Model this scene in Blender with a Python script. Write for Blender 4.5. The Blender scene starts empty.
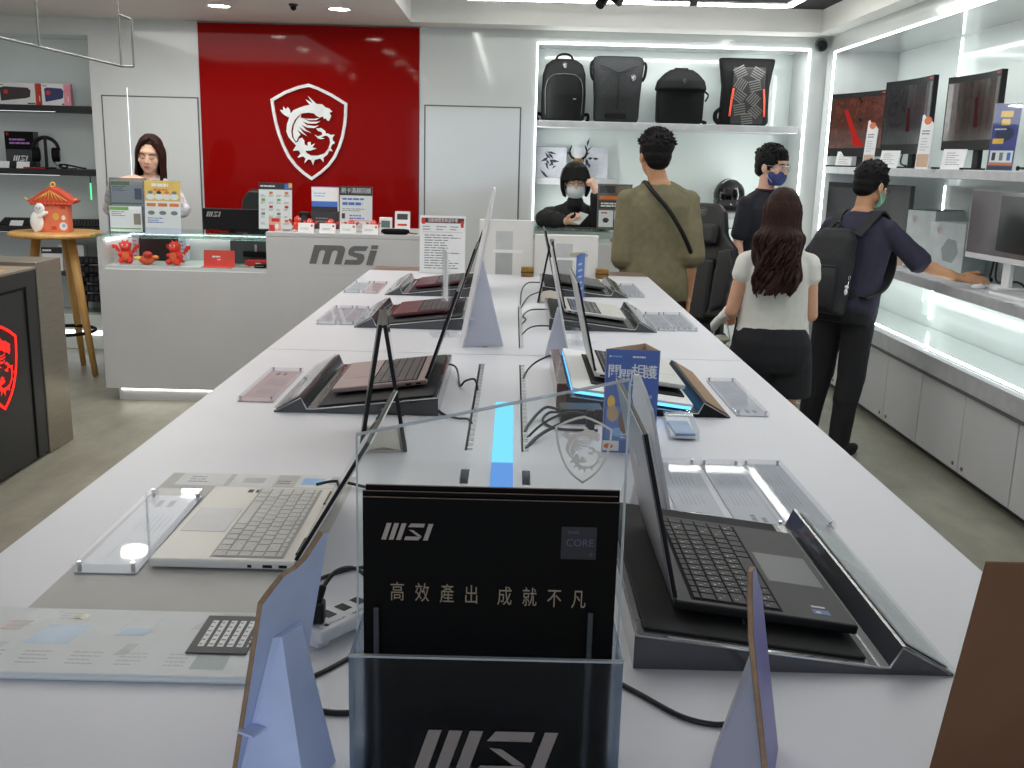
import bpy, bmesh, math, random
from mathutils import Vector, Matrix, Euler, Quaternion
from mathutils.geometry import tessellate_polygon
random.seed(7)
C = bpy.context.scene.collection
PI = math.pi
R = math.radians
V = Vector

# ------------------------------------------------------------------ materials
def lin(c):
    c = c / 255.0
    return c / 12.92 if c <= 0.04045 else ((c + 0.055) / 1.055) ** 2.4
def rgb(c): return (lin(c[0]), lin(c[1]), lin(c[2]), 1.0)
MATS = {}
def mat(name, col, rough=0.5, metal=0.0, coat=0.0, spec=0.5, var=0.04, scale=14.0, bump=0.0, bscale=200.0, stretch=None):
    """procedural surface: base colour varied by noise, optional fine bump"""
    if name in MATS: return MATS[name]
    m = bpy.data.materials.new(name); m.use_nodes = True
    nt = m.node_tree; b = nt.nodes['Principled BSDF']
    b.inputs['Roughness'].default_value = rough
    b.inputs['Metallic'].default_value = metal
    b.inputs['Coat Weight'].default_value = coat
    b.inputs['Coat Roughness'].default_value = 0.04
    b.inputs['Specular IOR Level'].default_value = spec
    tc = nt.nodes.new('ShaderNodeTexCoord')
    mp = nt.nodes.new('ShaderNodeMapping')
    if stretch: mp.inputs['Scale'].default_value = stretch
    nt.links.new(tc.outputs['Object'], mp.inputs['Vector'])
    n = nt.nodes.new('ShaderNodeTexNoise'); n.inputs['Scale'].default_value = scale; n.inputs['Detail'].default_value = 4
    nt.links.new(mp.outputs['Vector'], n.inputs['Vector'])
    r = nt.nodes.new('ShaderNodeValToRGB')
    c = rgb(col)
    lo = [max(0, x * (1 - var * 2.2)) for x in c[:3]] + [1]
    hi = [min(1, x * (1 + var * 2.2)) for x in c[:3]] + [1]
    r.color_ramp.elements[0].color = lo; r.color_ramp.elements[0].position = 0.3
    r.color_ramp.elements[1].color = hi; r.color_ramp.elements[1].position = 0.7
    nt.links.new(n.outputs['Fac'], r.inputs['Fac'])
    nt.links.new(r.outputs['Color'], b.inputs['Base Color'])
    if bump:
        n2 = nt.nodes.new('ShaderNodeTexNoise'); n2.inputs['Scale'].default_value = bscale
        nt.links.new(mp.outputs['Vector'], n2.inputs['Vector'])
        bp = nt.nodes.new('ShaderNodeBump'); bp.inputs['Strength'].default_value = bump; bp.inputs['Distance'].default_value = 0.004
        nt.links.new(n2.outputs['Fac'], bp.inputs['Height'])
        nt.links.new(bp.outputs['Normal'], b.inputs['Normal'])
    MATS[name] = m
    return m
def emit(name, col, strength):
    if name in MATS: return MATS[name]
    m = bpy.data.materials.new(name); m.use_nodes = True
    nt = m.node_tree; nt.nodes.remove(nt.nodes['Principled BSDF'])
    e = nt.nodes.new('ShaderNodeEmission'); e.inputs['Color'].default_value = rgb(col); e.inputs['Strength'].default_value = strength
    nt.links.new(e.outputs[0], nt.nodes['Material Output'].inputs['Surface'])
    MATS[name] = m
    return m
def clear(name, tint=(250, 252, 252), refl=1.0, haze=0.0, hazecol=(225, 230, 235), edge=0.0):
    """clear acrylic: see-through with fresnel reflection, optional milky haze"""
    if name in MATS: return MATS[name]
    m = bpy.data.materials.new(name); m.use_nodes = True
    nt = m.node_tree; nt.nodes.remove(nt.nodes['Principled BSDF'])
    t = nt.nodes.new('ShaderNodeBsdfTransparent'); t.inputs['Color'].default_value = rgb(tint)
    g = nt.nodes.new('ShaderNodeBsdfGlossy'); g.inputs['Roughness'].default_value = 0.03
    # schlick reflectance, the same from both sides of the sheet
    lw = nt.nodes.new('ShaderNodeLayerWeight'); lw.inputs['Blend'].default_value = 0.5
    pw = nt.nodes.new('ShaderNodeMath'); pw.operation = 'POWER'; pw.inputs[1].default_value = 5.0
    nt.links.new(lw.outputs['Facing'], pw.inputs[0])
    mul = nt.nodes.new('ShaderNodeMath'); mul.operation = 'MULTIPLY_ADD'; mul.inputs[1].default_value = 0.8*refl; mul.inputs[2].default_value = 0.035*refl; mul.use_clamp = True
    nt.links.new(pw.outputs[0], mul.inputs[0])
    mx = nt.nodes.new('ShaderNodeMixShader')
    nt.links.new(mul.outputs[0], mx.inputs[0]); nt.links.new(t.outputs[0], mx.inputs[1]); nt.links.new(g.outputs[0], mx.inputs[2])
    out = mx
    if haze:
        d = nt.nodes.new('ShaderNodeBsdfDiffuse'); d.inputs['Color'].default_value = rgb(hazecol)
        tl = nt.nodes.new('ShaderNodeBsdfTranslucent'); tl.inputs['Color'].default_value = rgb(hazecol)
        h = nt.nodes.new('ShaderNodeMixShader'); h.inputs[0].default_value = 0.5
        nt.links.new(d.outputs[0], h.inputs[1]); nt.links.new(tl.outputs[0], h.inputs[2])
        m2 = nt.nodes.new('ShaderNodeMixShader'); m2.inputs[0].default_value = haze
        nt.links.new(mx.outputs[0], m2.inputs[1]); nt.links.new(h.outputs[0], m2.inputs[2])
        out = m2
    nt.links.new(out.outputs[0], nt.nodes['Material Output'].inputs['Surface'])
    MATS[name] = m
    return m

# ------------------------------------------------------------------ mesh builder
class MB:
    def __init__(s):
        s.v = []; s.f = []; s.mi = []; s.sm = []; s.mats = []; s.M = Matrix.Identity(4)
    def slot(s, m):
        if m not in s.mats: s.mats.append(m)
        return s.mats.index(m)
    def add(s, vs, fs, m, smooth=False, M=None):
        k = len(s.v); T = s.M @ M if M is not None else s.M; i = s.slot(m)
        flip = T.to_3x3().determinant() < 0
        s.v.extend(T @ V(p) for p in vs)
        for f in fs:
            f = tuple(k + j for j in f)
            s.f.append(f[::-1] if flip else f); s.mi.append(i); s.sm.append(smooth)
        return s
    def bm(s, bm, m, smooth=False, M=None):
        bm.verts.ensure_lookup_table(); bm.verts.index_update()
        s.add([v.co.copy() for v in bm.verts], [[v.index for v in f.verts] for f in bm.faces], m, smooth, M)
        bm.free(); return s
    def box(s, x0, x1, y0, y1, z0, z1, m, bev=0.0, seg=2, M=None, smooth=False):
        if x1 < x0: x0, x1 = x1, x0
        if y1 < y0: y0, y1 = y1, y0
        if z1 < z0: z0, z1 = z1, z0
        vs = [(x0,y0,z0),(x1,y0,z0),(x1,y1,z0),(x0,y1,z0),(x0,y0,z1),(x1,y0,z1),(x1,y1,z1),(x0,y1,z1)]
        fs = [(0,3,2,1),(4,5,6,7),(0,1,5,4),(1,2,6,5),(2,3,7,6),(3,0,4,7)]
        if bev <= 0: return s.add(vs, fs, m, smooth, M)
        b = bmesh.new(); bv = [b.verts.new(p) for p in vs]
        for f in fs: b.faces.new([bv[i] for i in f])
        bmesh.ops.bevel(b, geom=list(b.edges), offset=bev, segments=seg, affect='EDGES', profile=0.5)
        return s.bm(b, m, smooth, M)
    def prism(s, pts, a0, a1, m, axis='y', bev=0.0, M=None, smooth=False):
        """2-D outline pts extruded from a0 to a1 along an axis. axis y: pts=(x,z); x: (y,z); z: (x,y)"""
        if axis == 'y': mk = lambda p, a: (p[0], a, p[1])
        elif axis == 'x': mk = lambda p, a: (a, p[0], p[1])
        else: mk = lambda p, a: (p[0], p[1], a)
        n = len(pts)
        vs = [mk(p, a0) for p in pts] + [mk(p, a1) for p in pts]
        b = bmesh.new(); bv = [b.verts.new(p) for p in vs]
        b.faces.new(bv[:n]); b.faces.new(bv[n:][::-1])
        for i in range(n):
            j = (i + 1) % n
            b.faces.new([bv[i], bv[i + n], bv[j + n], bv[j]])
        bmesh.ops.recalc_face_normals(b, faces=list(b.faces))
        if bev > 0: bmesh.ops.bevel(b, geom=list(b.edges), offset=bev, segments=2, affect='EDGES', profile=0.5)
        bmesh.ops.triangulate(b, faces=[f for f in b.faces if len(f.verts) > 4])
        return s.bm(b, m, smooth, M)
    def ring_loft(s, rings, m, cap=True, smooth=True, M=None, closed=True):
        n = len(rings[0]); vs = [p for r in rings for p in r]; fs = []
        for k in range(len(rings) - 1):
            for i in range(n if closed else n - 1):
                j = (i + 1) % n
                fs.append((k*n+i, k*n+j, (k+1)*n+j, (k+1)*n+i))
        if cap:
            fs.append(tuple(range(n))[::-1]); fs.append(tuple((len(rings)-1)*n + i for i in range(n)))
        return s.add(vs, fs, m, smooth, M)
    def tube(s, pts, r, m, seg=8, M=None, cap=True, smooth=True):
        pts = [V(p) for p in pts]; n = len(pts)
        rr = r if isinstance(r, (list, tuple)) else [r] * n
        rings = []; up = None
        for i, p in enumerate(pts):
            t = (pts[min(i+1, n-1)] - pts[max(i-1, 0)])
            t = t.normalized() if t.length > 1e-9 else V((0,0,1))
            if up is None:
                up = t.orthogonal().normalized()
            else:
                up = (up - t * up.dot(t)); up = up.normalized() if up.length > 1e-6 else t.orthogonal().normalized()
            w = t.cross(up)
            rings.append([p + (up * math.cos(2*PI*k/seg) + w * math.sin(2*PI*k/seg)) * rr[i] for k in range(seg)])
        return s.ring_loft(rings, m, cap, smooth, M)
    def cyl(s, p0, p1, r0, m, r1=None, seg=24, M=None, smooth=True):
        p0 = V(p0); p1 = V(p1); r1 = r0 if r1 is None else r1
        t = (p1 - p0).normalized(); up = t.orthogonal().normalized(); w = t.cross(up)
        ring = lambda p, r: [p + (up*math.cos(2*PI*k/seg) + w*math.sin(2*PI*k/seg))*r for k in range(seg)]
        s.ring_loft([ring(p0, r0), ring(p1, r1)], m, False, smooth, M)
        s.add(ring(p0, r0), [tuple(range(seg))[::-1]], m, False, M)
        return s.add(ring(p1, r1), [tuple(range(seg))], m, False, M)
    def ell(s, c, r, m, seg=20, rings=12, M=None, rot=None):
        c = V(c); r = V(r) if not isinstance(r, (int, float)) else V((r, r, r))
        vs = []; fs = []
        Q = rot.to_matrix() if rot is not None else Matrix.Identity(3)
        P = lambda a, b: c + Q @ V((r.x*math.sin(a)*math.cos(b), r.y*math.sin(a)*math.sin(b), r.z*math.cos(a)))
        vs.append(P(0, 0))
        for i in range(1, rings):
            for j in range(seg): vs.append(P(PI*i/rings, 2*PI*j/seg))
        vs.append(P(PI, 0))
        for j in range(seg): fs.append((0, 1+j, 1+(j+1) % seg))
        for i in range(rings-2):
            for j in range(seg):
                a = 1+i*seg+j; b = 1+i*seg+(j+1) % seg
                fs.append((a, a+seg, b+seg, b))
        e = len(vs)-1; k = 1+(rings-2)*seg
        for j in range(seg): fs.append((e, k+(j+1) % seg, k+j))
        return s.add(vs, fs, m, True, M)
    def capsule(s, p0, r0, p1, r1, m, seg=14):
        """tapered capsule, closed"""
        p0 = V(p0); p1 = V(p1); d = p1 - p0
        t = d.normalized() if d.length > 1e-9 else V((0,0,1)); up = t.orthogonal().normalized(); w = t.cross(up)
        rings = []
        for a in (-80, -50, -20): rings.append((p0 + t*r0*math.sin(R(a)), r0*math.cos(R(a))))
        for a in (20, 50, 80): rings.append((p1 + t*r1*math.sin(R(a)), r1*math.cos(R(a))))
        return s.ring_loft([[p + (up*math.cos(2*PI*k/seg) + w*math.sin(2*PI*k/seg))*q for k in range(seg)] for p, q in rings], m)
    def torus(s, c, R0, r, m, axis=(0,0,1), seg=32, sub=8, arc=1.0, M=None, sx=1.0, sy=1.0):
        q = V((0,0,1)).rotation_difference(V(axis).normalized()).to_matrix(); c = V(c)
        n = seg if arc >= 1 else seg + 1
        rings = []
        for i in range(n):
            a = 2*PI*arc*i/seg
            rings.append([c + q @ V(((R0 + r*math.cos(2*PI*k/sub))*math.cos(a)*sx, (R0 + r*math.cos(2*PI*k/sub))*math.sin(a)*sy, r*math.sin(2*PI*k/sub))) for k in range(sub)])
        if arc >= 1: rings.append(rings[0])
        return s.ring_loft(rings, m, arc < 1, True, M)
    def poly(s, pts, m, M=None, h=0.0):
        """flat (or h-thick) polygon in the local xy plane, facing +z; may be concave"""
        if h > 0: return s.prism(pts, 0, h, m, 'z', 0, M)
        p3 = [V((p[0], p[1], 0)) for p in pts]
        tri = tessellate_polygon([p3])
        out = []
        for t in tri:
            a, b, c = [p3[i] for i in t]
            out.append(tuple(t) if (b-a).cross(c-a).z > 0 else tuple(t)[::-1])
        return s.add(p3, out, m, False, M)
    def text(s, string, size, m, M=None, align='CENTER', shear=0.0, offset=0.0, h=0.0, sx=1.0):
        key = (string, align, shear, offset)
        if key not in TXT:
            cu = bpy.data.curves.new('txt', 'FONT'); cu.body = string; cu.size = 1.0
            cu.align_x = align; cu.align_y = 'CENTER'; cu.shear = shear; cu.offset = offset; cu.resolution_u = 3
            o = bpy.data.objects.new('txt', cu); C.objects.link(o)
            dg = bpy.context.evaluated_depsgraph_get()
            me = bpy.data.meshes.new_from_object(o.evaluated_get(dg))
            TXT[key] = ([v.co.copy() for v in me.vertices], [tuple(p.vertices) for p in me.polygons])
            bpy.data.objects.remove(o); bpy.data.curves.remove(cu); bpy.data.meshes.remove(me)
        vs, fs = TXT[key]
        k = Matrix.Diagonal((size*sx, size, size, 1))
        s.add(vs, fs, m, False, (M @ k) if M is not None else k)
        return s
    def build(s, name, parent=None, loc=None):
        me = bpy.data.meshes.new(name)
        me.from_pydata([tuple(p) for p in s.v], [], s.f)
        for m in s.mats: me.materials.append(m)
        me.polygons.foreach_set('material_index', s.mi)
        me.polygons.foreach_set('use_smooth', s.sm)
        me.update()
        o = bpy.data.objects.new(name, me); C.objects.link(o)
        if parent is not None: o.parent = parent
        if loc is not None: o.location = loc
        return o
TXT = {}

def tag(o, label=None, cat=None, group=None, kind=None):
    if label: o['label'] = label
    if cat: o['category'] = cat
    if group: o['group'] = group
    if kind: o['kind'] = kind
    return o
def thing(name, label, cat, loc=(0,0,0), rot=(0,0,0), group=None):
    o = bpy.data.objects.new(name, None); C.objects.link(o)
    o.empty_display_size = 0.05
    o.location = loc; o.rotation_euler = rot if isinstance(rot, (tuple, list)) else (0, 0, rot)
    return tag(o, label, cat, group)
def copy_tree(o, parent=None):
    c = o.copy(); C.objects.link(c)
    if parent is not None: c.parent = parent
    for ch in [k for k in bpy.data.objects if k.parent is o]: copy_tree(ch, c)
    return c
def frame(origin, xdir, ydir):
    """4x4 whose local x,y lie along xdir,ydir (a surface to print on); z is its outward normal"""
    x = V(xdir).normalized(); y = V(ydir); y = (y - x*y.dot(x)).normalized(); z = x.cross(y)
    M = Matrix.Identity(4)
    for i in range(3): M[i][0], M[i][1], M[i][2], M[i][3] = x[i], y[i], z[i], origin[i]
    return M
def rect(mb, x0, x1, y0, y1, m, M, z=0.0):
    return mb.add([(x0,y0,z),(x1,y0,z),(x1,y1,z),(x0,y1,z)], [(0,1,2,3)], m, False, M)
def lines(mb, x0, x1, y0, y1, rows, m, M, fill=0.45, z=0.0, rnd=None, gap=0.25):
    """rows of small unreadable print"""
    rnd = rnd or random.Random(int(abs(x0*7919 + y0*104729)*1000) + rows)
    dy = (y1 - y0)/rows
    for i in range(rows):
        y = y1 - (i + .5)*dy; x = x0; end = x0 + (x1-x0)*rnd.uniform(.55, 1)
        while x < end:
            w = min((x1-x0)*rnd.uniform(.08, .26), end - x)
            rect(mb, x, x+w, y - dy*fill/2, y + dy*fill/2, m, M, z)
            x += w + (x1-x0)*.03
def catmull(pts, n=6):
    P = [V(p) for p in pts]; out = []
    for i in range(len(P)-1):
        a = P[max(i-1,0)]; b = P[i]; c = P[i+1]; d = P[min(i+2,len(P)-1)]
        for k in range(n):
            t = k/n
            out.append(.5*((2*b) + (c-a)*t + (2*a-5*b+4*c-d)*t*t + (3*b-a-3*c+d)*t*t*t))
    out.append(P[-1]); return out
def remeshed(mb, voxel, smooth=6, factor=0.5):
    """union of the overlapping closed shapes of one builder as one continuous surface"""
    me = bpy.data.meshes.new('tmp'); me.from_pydata([tuple(p) for p in mb.v], [], mb.f); me.update()
    o = bpy.data.objects.new('tmp', me); C.objects.link(o)
    r = o.modifiers.new('r', 'REMESH'); r.mode = 'VOXEL'; r.voxel_size = voxel; r.use_smooth_shade = True
    s = o.modifiers.new('s', 'SMOOTH'); s.iterations = smooth; s.factor = factor
    dg = bpy.context.evaluated_depsgraph_get()
    out = bpy.data.meshes.new_from_object(o.evaluated_get(dg))
    bpy.data.objects.remove(o); bpy.data.meshes.remove(me)
    return out
def organic(name, mb, m, parent=None, voxel=0.006, smooth=6, factor=0.5):
    me = remeshed(mb, voxel, smooth, factor); me.name = name
    me.materials.clear(); me.materials.append(m)
    me.polygons.foreach_set('use_smooth', [True]*len(me.polygons))
    o = bpy.data.objects.new(name, me); C.objects.link(o)
    if parent is not None: o.parent = parent
    return o

# ------------------------------------------------------------------ palette
WHITE = mat('white_laminate', (211, 211, 217), 0.38, var=0.012, scale=3)
GLOSSW = mat('glossy_white_panel', (205, 208, 207), 0.12, coat=0.4, var=0.01, scale=2)
GLASSW = mat('back_painted_glass', (226, 235, 232), 0.1, coat=0.15, var=0.01, scale=2)
DESKW = mat('desk_white', (196, 195, 195), 0.3, var=0.015, scale=3)
BLACK = mat('black_plastic', (16, 16, 17), 0.45, spec=.25)
MATTEB = mat('matte_black', (11, 11, 12), 0.8, spec=.2)
INKL = mat('print_light', (158, 160, 166), 0.6)
DARKG = mat('dark_grey_plastic', (52, 53, 56), 0.4)
GREY = mat('grey_plastic', (120, 121, 124), 0.42)
LGREY = mat('light_grey', (176, 177, 179), 0.45)
SILVER = mat('silver_metal', (190, 190, 192), 0.3, metal=0.85)
STEEL = mat('brushed_steel', (150, 143, 130), 0.34, metal=0.8, var=0.05, scale=6, stretch=(1, 1, 30))
CHROME = mat('chrome', (215, 215, 218), 0.12, metal=1.0)
PAPER = mat('white_paper', (232, 232, 232), 0.6, var=0.01)
INK = mat('print_grey', (120, 122, 128), 0.6)
INKD = mat('print_dark', (45, 45, 52), 0.6)
RED = mat('print_red', (200, 48, 40), 0.5)
ORANGE = mat('print_orange', (226, 120, 46), 0.5)
YELLOW = mat('print_yellow', (236, 190, 70), 0.5)
BLUE = mat('print_blue', (66, 112, 196), 0.5)
LBLUE = mat('print_light_blue', (140, 182, 224), 0.5)
GREEN = mat('print_green', (120, 170, 90), 0.5)
WOOD = mat('bamboo_wood', (205, 158, 92), 0.45, var=0.08, scale=5, stretch=(6, 1, 1))
CORD = mat('black_cord', (14, 14, 15), 0.45)
ACR = clear('clear_acrylic')
ACRE = clear('acrylic_block', (251, 252, 253), .42)
FOAM = mat('foam_board_back', (190, 192, 205), 0.5, var=0.01)
KRAFT = mat('board_edge_brown', (146, 118, 90), 0.7, var=0.08, scale=80)
# ------------------------------------------------------------------ marks: the dragon shield and the two word marks
def _q(pts): return [((x - 335)/670.0, (363 - y)/670.0) for x, y in pts]
SHIELD_OUT = _q([(335,28),(400,48),(500,92),(607,155),(604,240),(596,310),(580,390),(556,460),(520,535),(475,595),(420,645),(345,698),(280,655),(225,605),(175,540),(138,465),(108,385),(88,310),(73,230),(62,140),(165,82),(260,45)])
SHIELD_IN = _q([(336,50),(396,68),(490,110),(587,166),(584,240),(577,305),(561,383),(538,452),(503,525),(461,582),(409,630),(345,675),(291,638),(239,591),(192,530),(156,458),(127,380),(107,305),(93,228),(84,152),(175,100),(266,65)])
DRAGON = [_q(p) for p in [
    [(195,245),(225,212),(265,195),(300,182),(342,172),(312,135),(362,160),(328,110),(390,165),(430,167),(452,186),(480,195),(502,215),(480,224),(494,245),(478,280),(462,276),(455,262),(440,266),(436,250),(410,258),(385,246),(372,231),(330,226),(285,233),(258,252),(232,280),(214,318),(206,360),(212,400),(236,436),(252,430),(262,408),(282,400),(298,420),(300,448),(322,456),(322,432),(342,428),(346,452),(374,438),(354,466),(386,474),(338,490),(306,490),(313,506),(342,523),(392,523),(440,508),(468,474),(483,430),(478,398),(460,382),(436,384),(440,370),(466,366),(490,376),(516,373),(500,396),(502,414),(519,431),(497,442),(486,466),(500,490),(476,487),(464,512),(434,536),(434,569),(410,542),(370,553),(358,592),(344,556),(324,550),(294,580),(304,546),(288,530),(246,542),(268,512),(255,490),(214,494),(238,455),(208,426),(184,396),(171,360),(177,310),(190,275)],
    [(280,240),(248,275),(228,312),(217,360),(222,402),(240,430),(256,398),(272,380),(248,345),(285,372),(318,388),(290,362),(264,325),(300,352),(350,366),(312,345),(280,310),(320,330),(372,332),(405,312),(372,318),(320,312),(286,288),(330,302),(385,300),(418,282),(385,288),(340,288),(300,270),(340,278),(385,276),(412,260),(370,268),(310,268),(275,262)],
    [(128,212),(152,214),(154,188),(172,206),(186,192),(201,210),(205,236),(190,262),(166,250),(146,236)],
    [(385,335),(420,330),(450,350),(455,372),(430,392),(395,400),(372,378),(398,388),(428,376),(424,358),(400,352)],
    [(402,392),(445,402),(415,408),(392,402)]]]
def shield(mb, m, M, size, h=0.004, dragon=True):
    k = M @ Matrix.Diagonal((size, size, 1, 1))
    n = len(SHIELD_OUT)
    vs = [(p[0], p[1], z) for z in (0, h) for ring in (SHIELD_OUT, SHIELD_IN) for p in ring]
    fs = []
    for i in range(n):
        j = (i+1) % n
        fs += [(2*n+i, 3*n+i, 3*n+j, 2*n+j), (i, 2*n+i, 2*n+j, j), (n+i, n+j, 3*n+j, 3*n+i)]
    mb.add(vs, [f[::-1] for f in fs], m, False, k)
    if dragon:
        for i, p in enumerate(DRAGON):
            k2 = k @ Matrix.Translation((0, 0, h*(1 + .06*i)))
            mb.poly(p, m, k2)
def word_new(mb, m, M, H, h=0.0008):
    """the slanted three-bar word mark, H = letter height, origin at its lower left"""
    def sl(pts): return [((x + .32*y)*H, y*H) for x, y in pts]
    bars = [[(.0,0),(.27,0),(.27,1),(.0,1)], [(.42,0),(.69,0),(.69,1),(.42,1)], [(.84,0),(1.11,0),(1.11,1),(.84,1)],
            [(1.30,0),(2.08,0),(2.22,.22),(1.30,.22)], [(1.36,.62),(1.62,.60),(2.22,.24),(1.98,.24)], [(1.26,.78),(2.16,.78),(2.16,1),(1.36,1)],
            [(2.36,0),(2.63,0),(2.63,1),(2.36,1)]]
    for b in bars: mb.poly(sl(b), m, M, h)
def word_old(mb, m, M, H, sx=1.0):
    # m, s, i as slanted strokes of even weight (unit = x-height), i with a bar-shaped dot
    def arc(cx, cy, rx, ry, a0, a1, n=10): return [(cx + rx*math.cos(R(a0 + (a1-a0)*k/n)), cy + ry*math.sin(R(a0 + (a1-a0)*k/n))) for k in range(n+1)]
    h_ = H*.62; k = Matrix.Translation((-1.72*h_*sx, -.5*h_, 0)) @ Matrix.Diagonal((h_*sx, h_, 1, 1)); k[0][1] = .30*h_
    w = .34
    mpoly = [(0, 0), (w, 0), (w, .62)] + [(w + .04, .70), (w + .13, .74)] + [(.60, .70), (.62, .62), (.62, 0), (.62 + w, 0), (.62 + w, .62)] + [(.62 + w + .04, .70), (.62 + w + .13, .74)] + [(1.22, .70), (1.24, .62), (1.24, 0), (1.24 + w, 0), (1.24 + w, .70)] + arc(1.24 + w - .28, .72, .28, .28, 0, 90, 5) + [(0, 1)]
    mb.poly(mpoly, m, M @ k, 0)
    spoly = [(1.72, 0), (2.42, 0)] + arc(2.42, .30, .22, .30, -90, 60, 6) + [(2.36, .60), (2.05, .66), (2.05, .74), (2.60, .74), (2.66, 1.0), (2.0, 1.0)] + arc(2.0, .72, .26, .28, 90, 230, 6) + [(2.28, .36), (2.28, .26), (1.72, .26)]
    mb.poly(spoly, m, M @ k, 0)
    mb.poly([(2.80, 0), (2.80 + w, 0), (2.80 + w, .78), (2.80, .78)], m, M @ k, 0)
    mb.poly([(2.80, .86), (2.80 + w, .86), (2.80 + w, 1.06), (2.80, 1.06)], m, M @ k, 0)
# ------------------------------------------------------------------ camera
cam = bpy.data.cameras.new('camera'); co = bpy.data.objects.new('camera', cam); C.objects.link(co)
rw = V((0.99967654, 0.00195122, 0.02535741)); uw = V((-0.02516717, 0.21951178, 0.97528519)); fw = V((0.00366326, 0.9756079, -0.21948988))
Mc = Matrix.Identity(4)
for i in range(3): Mc[i][0], Mc[i][1], Mc[i][2] = rw[i], uw[i], -fw[i]
Mc[2][3] = 1.60
co.matrix_world = Mc
cam.sensor_width = 36; cam.lens = 36*1000/1024; cam.clip_start = 0.05; cam.clip_end = 60
bpy.context.scene.camera = co

def struct(name, mb): return tag(mb.build(name), kind='structure')

# ------------------------------------------------------------------ floor: pale grey-green stone-look tiles
def floor_mat():
    m = bpy.data.materials.new('concrete_tile'); m.use_nodes = True; nt = m.node_tree; b = nt.nodes['Principled BSDF']
    tc = nt.nodes.new('ShaderNodeTexCoord')
    n = nt.nodes.new('ShaderNodeTexNoise'); n.inputs['Scale'].default_value = 2.6; n.inputs['Detail'].default_value = 9; n.inputs['Roughness'].default_value = .65
    mp = nt.nodes.new('ShaderNodeMapping'); mp.inputs['Scale'].default_value = (1.7, .8, 1); mp.inputs['Rotation'].default_value = (0, 0, .5)
    nt.links.new(tc.outputs['Object'], mp.inputs['Vector']); nt.links.new(mp.outputs['Vector'], n.inputs['Vector'])
    r = nt.nodes.new('ShaderNodeValToRGB')
    r.color_ramp.elements[0].position = .3; r.color_ramp.elements[0].color = rgb((116, 114, 101))
    r.color_ramp.elements[1].position = .72; r.color_ramp.elements[1].color = rgb((150, 148, 134))
    nt.links.new(n.outputs['Fac'], r.inputs['Fac'])
    br = nt.nodes.new('ShaderNodeTexBrick'); br.inputs['Scale'].default_value = 1; br.inputs['Mortar Size'].default_value = .002
    br.inputs['Brick Width'].default_value = 1.2; br.inputs['Row Height'].default_value = .6; br.inputs['Mortar Smooth'].default_value = .6
    nt.links.new(tc.outputs['Object'], br.inputs['Vector'])
    mx = nt.nodes.new('ShaderNodeMix'); mx.data_type = 'RGBA'
    mx.inputs[7].default_value = rgb((112, 108, 95)); nt.links.new(r.outputs['Color'], mx.inputs[6]); nt.links.new(br.outputs['Fac'], mx.inputs[0])
    nt.links.new(mx.outputs[2], b.inputs['Base Color'])
    b.inputs['Roughness'].default_value = .42
    bp = nt.nodes.new('ShaderNodeBump'); bp.inputs['Strength'].default_value = .06
    nt.links.new(n.outputs['Fac'], bp.inputs['Height']); nt.links.new(bp.outputs['Normal'], b.inputs['Normal'])
    return m
f = MB(); f.box(-6.5, 3.2, -2.5, 8.8, -0.08, 0, floor_mat()); struct('floor', f)

CEILW = mat('ceiling_white', (228, 226, 221), 0.7, var=0.006, scale=3)
CEILB = mat('ceiling_black', (14, 14, 16), 0.8)
# lowered ceiling over the desk side, white band round the raised black ceiling
m = MB(); m.box(-6.5, -.78, -2.5, 8.6, 2.56, 2.76, CEILW); struct('ceiling', m)
m = MB(); m.box(-.78, 2.23, -2.5, 7.72, 2.72, 2.76, CEILB)
for y in (6.2, 4.6, 3.0): m.box(-.78, 2.23, y, y+.05, 2.69, 2.72, CEILB)
struct('ceiling', m)
m = MB(); m.box(-.78, 2.23, 7.72, 8.6, 2.56, 2.76, CEILW); struct('trim_1', m)
m = MB(); m.box(2.23, 3.2, -2.5, 8.6, 2.56, 2.76, CEILW); struct('trim_2', m)

# back wall with two recesses
m = MB()
m.box(-3.27, -2.43, 8.0, 8.6, 0, 2.56, GLOSSW)
m.box(-2.43, -.74, 8.04, 8.6, 0, 2.56, GLOSSW)
m.box(-.74, .15, 8.0, 8.6, 0, 2.56, GLOSSW)
m.box(2.245, 2.9, 8.0, 8.6, 0, 2.56, GLOSSW)
m.box(.15, 2.245, 8.0, 8.6, 2.475, 2.56, GLOSSW)
m.box(.15, 2.245, 8.5, 8.6, 0, 2.475, GLASSW)
m.box(-6.5, -3.27, 8.4, 8.6, 0, 2.56, GLASSW)
m.box(-6.5, -3.27, 8.0, 8.4, 2.44, 2.56, GLOSSW)
struct('wall_back', m)
# right wall: lit display recess
m = MB()
m.box(2.86, 3.2, -2.5, 8.0, 0, 2.56, GLASSW)
m.box(2.37, 2.86, -2.5, 8.0, 2.445, 2.56, GLOSSW)
m.box(2.37, 2.86, 7.83, 8.0, 0, 2.445, GLOSSW)
struct('wall_right', m)
SEAM = mat('seam_shadow_gap', (92, 92, 92), 0.6)
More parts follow.
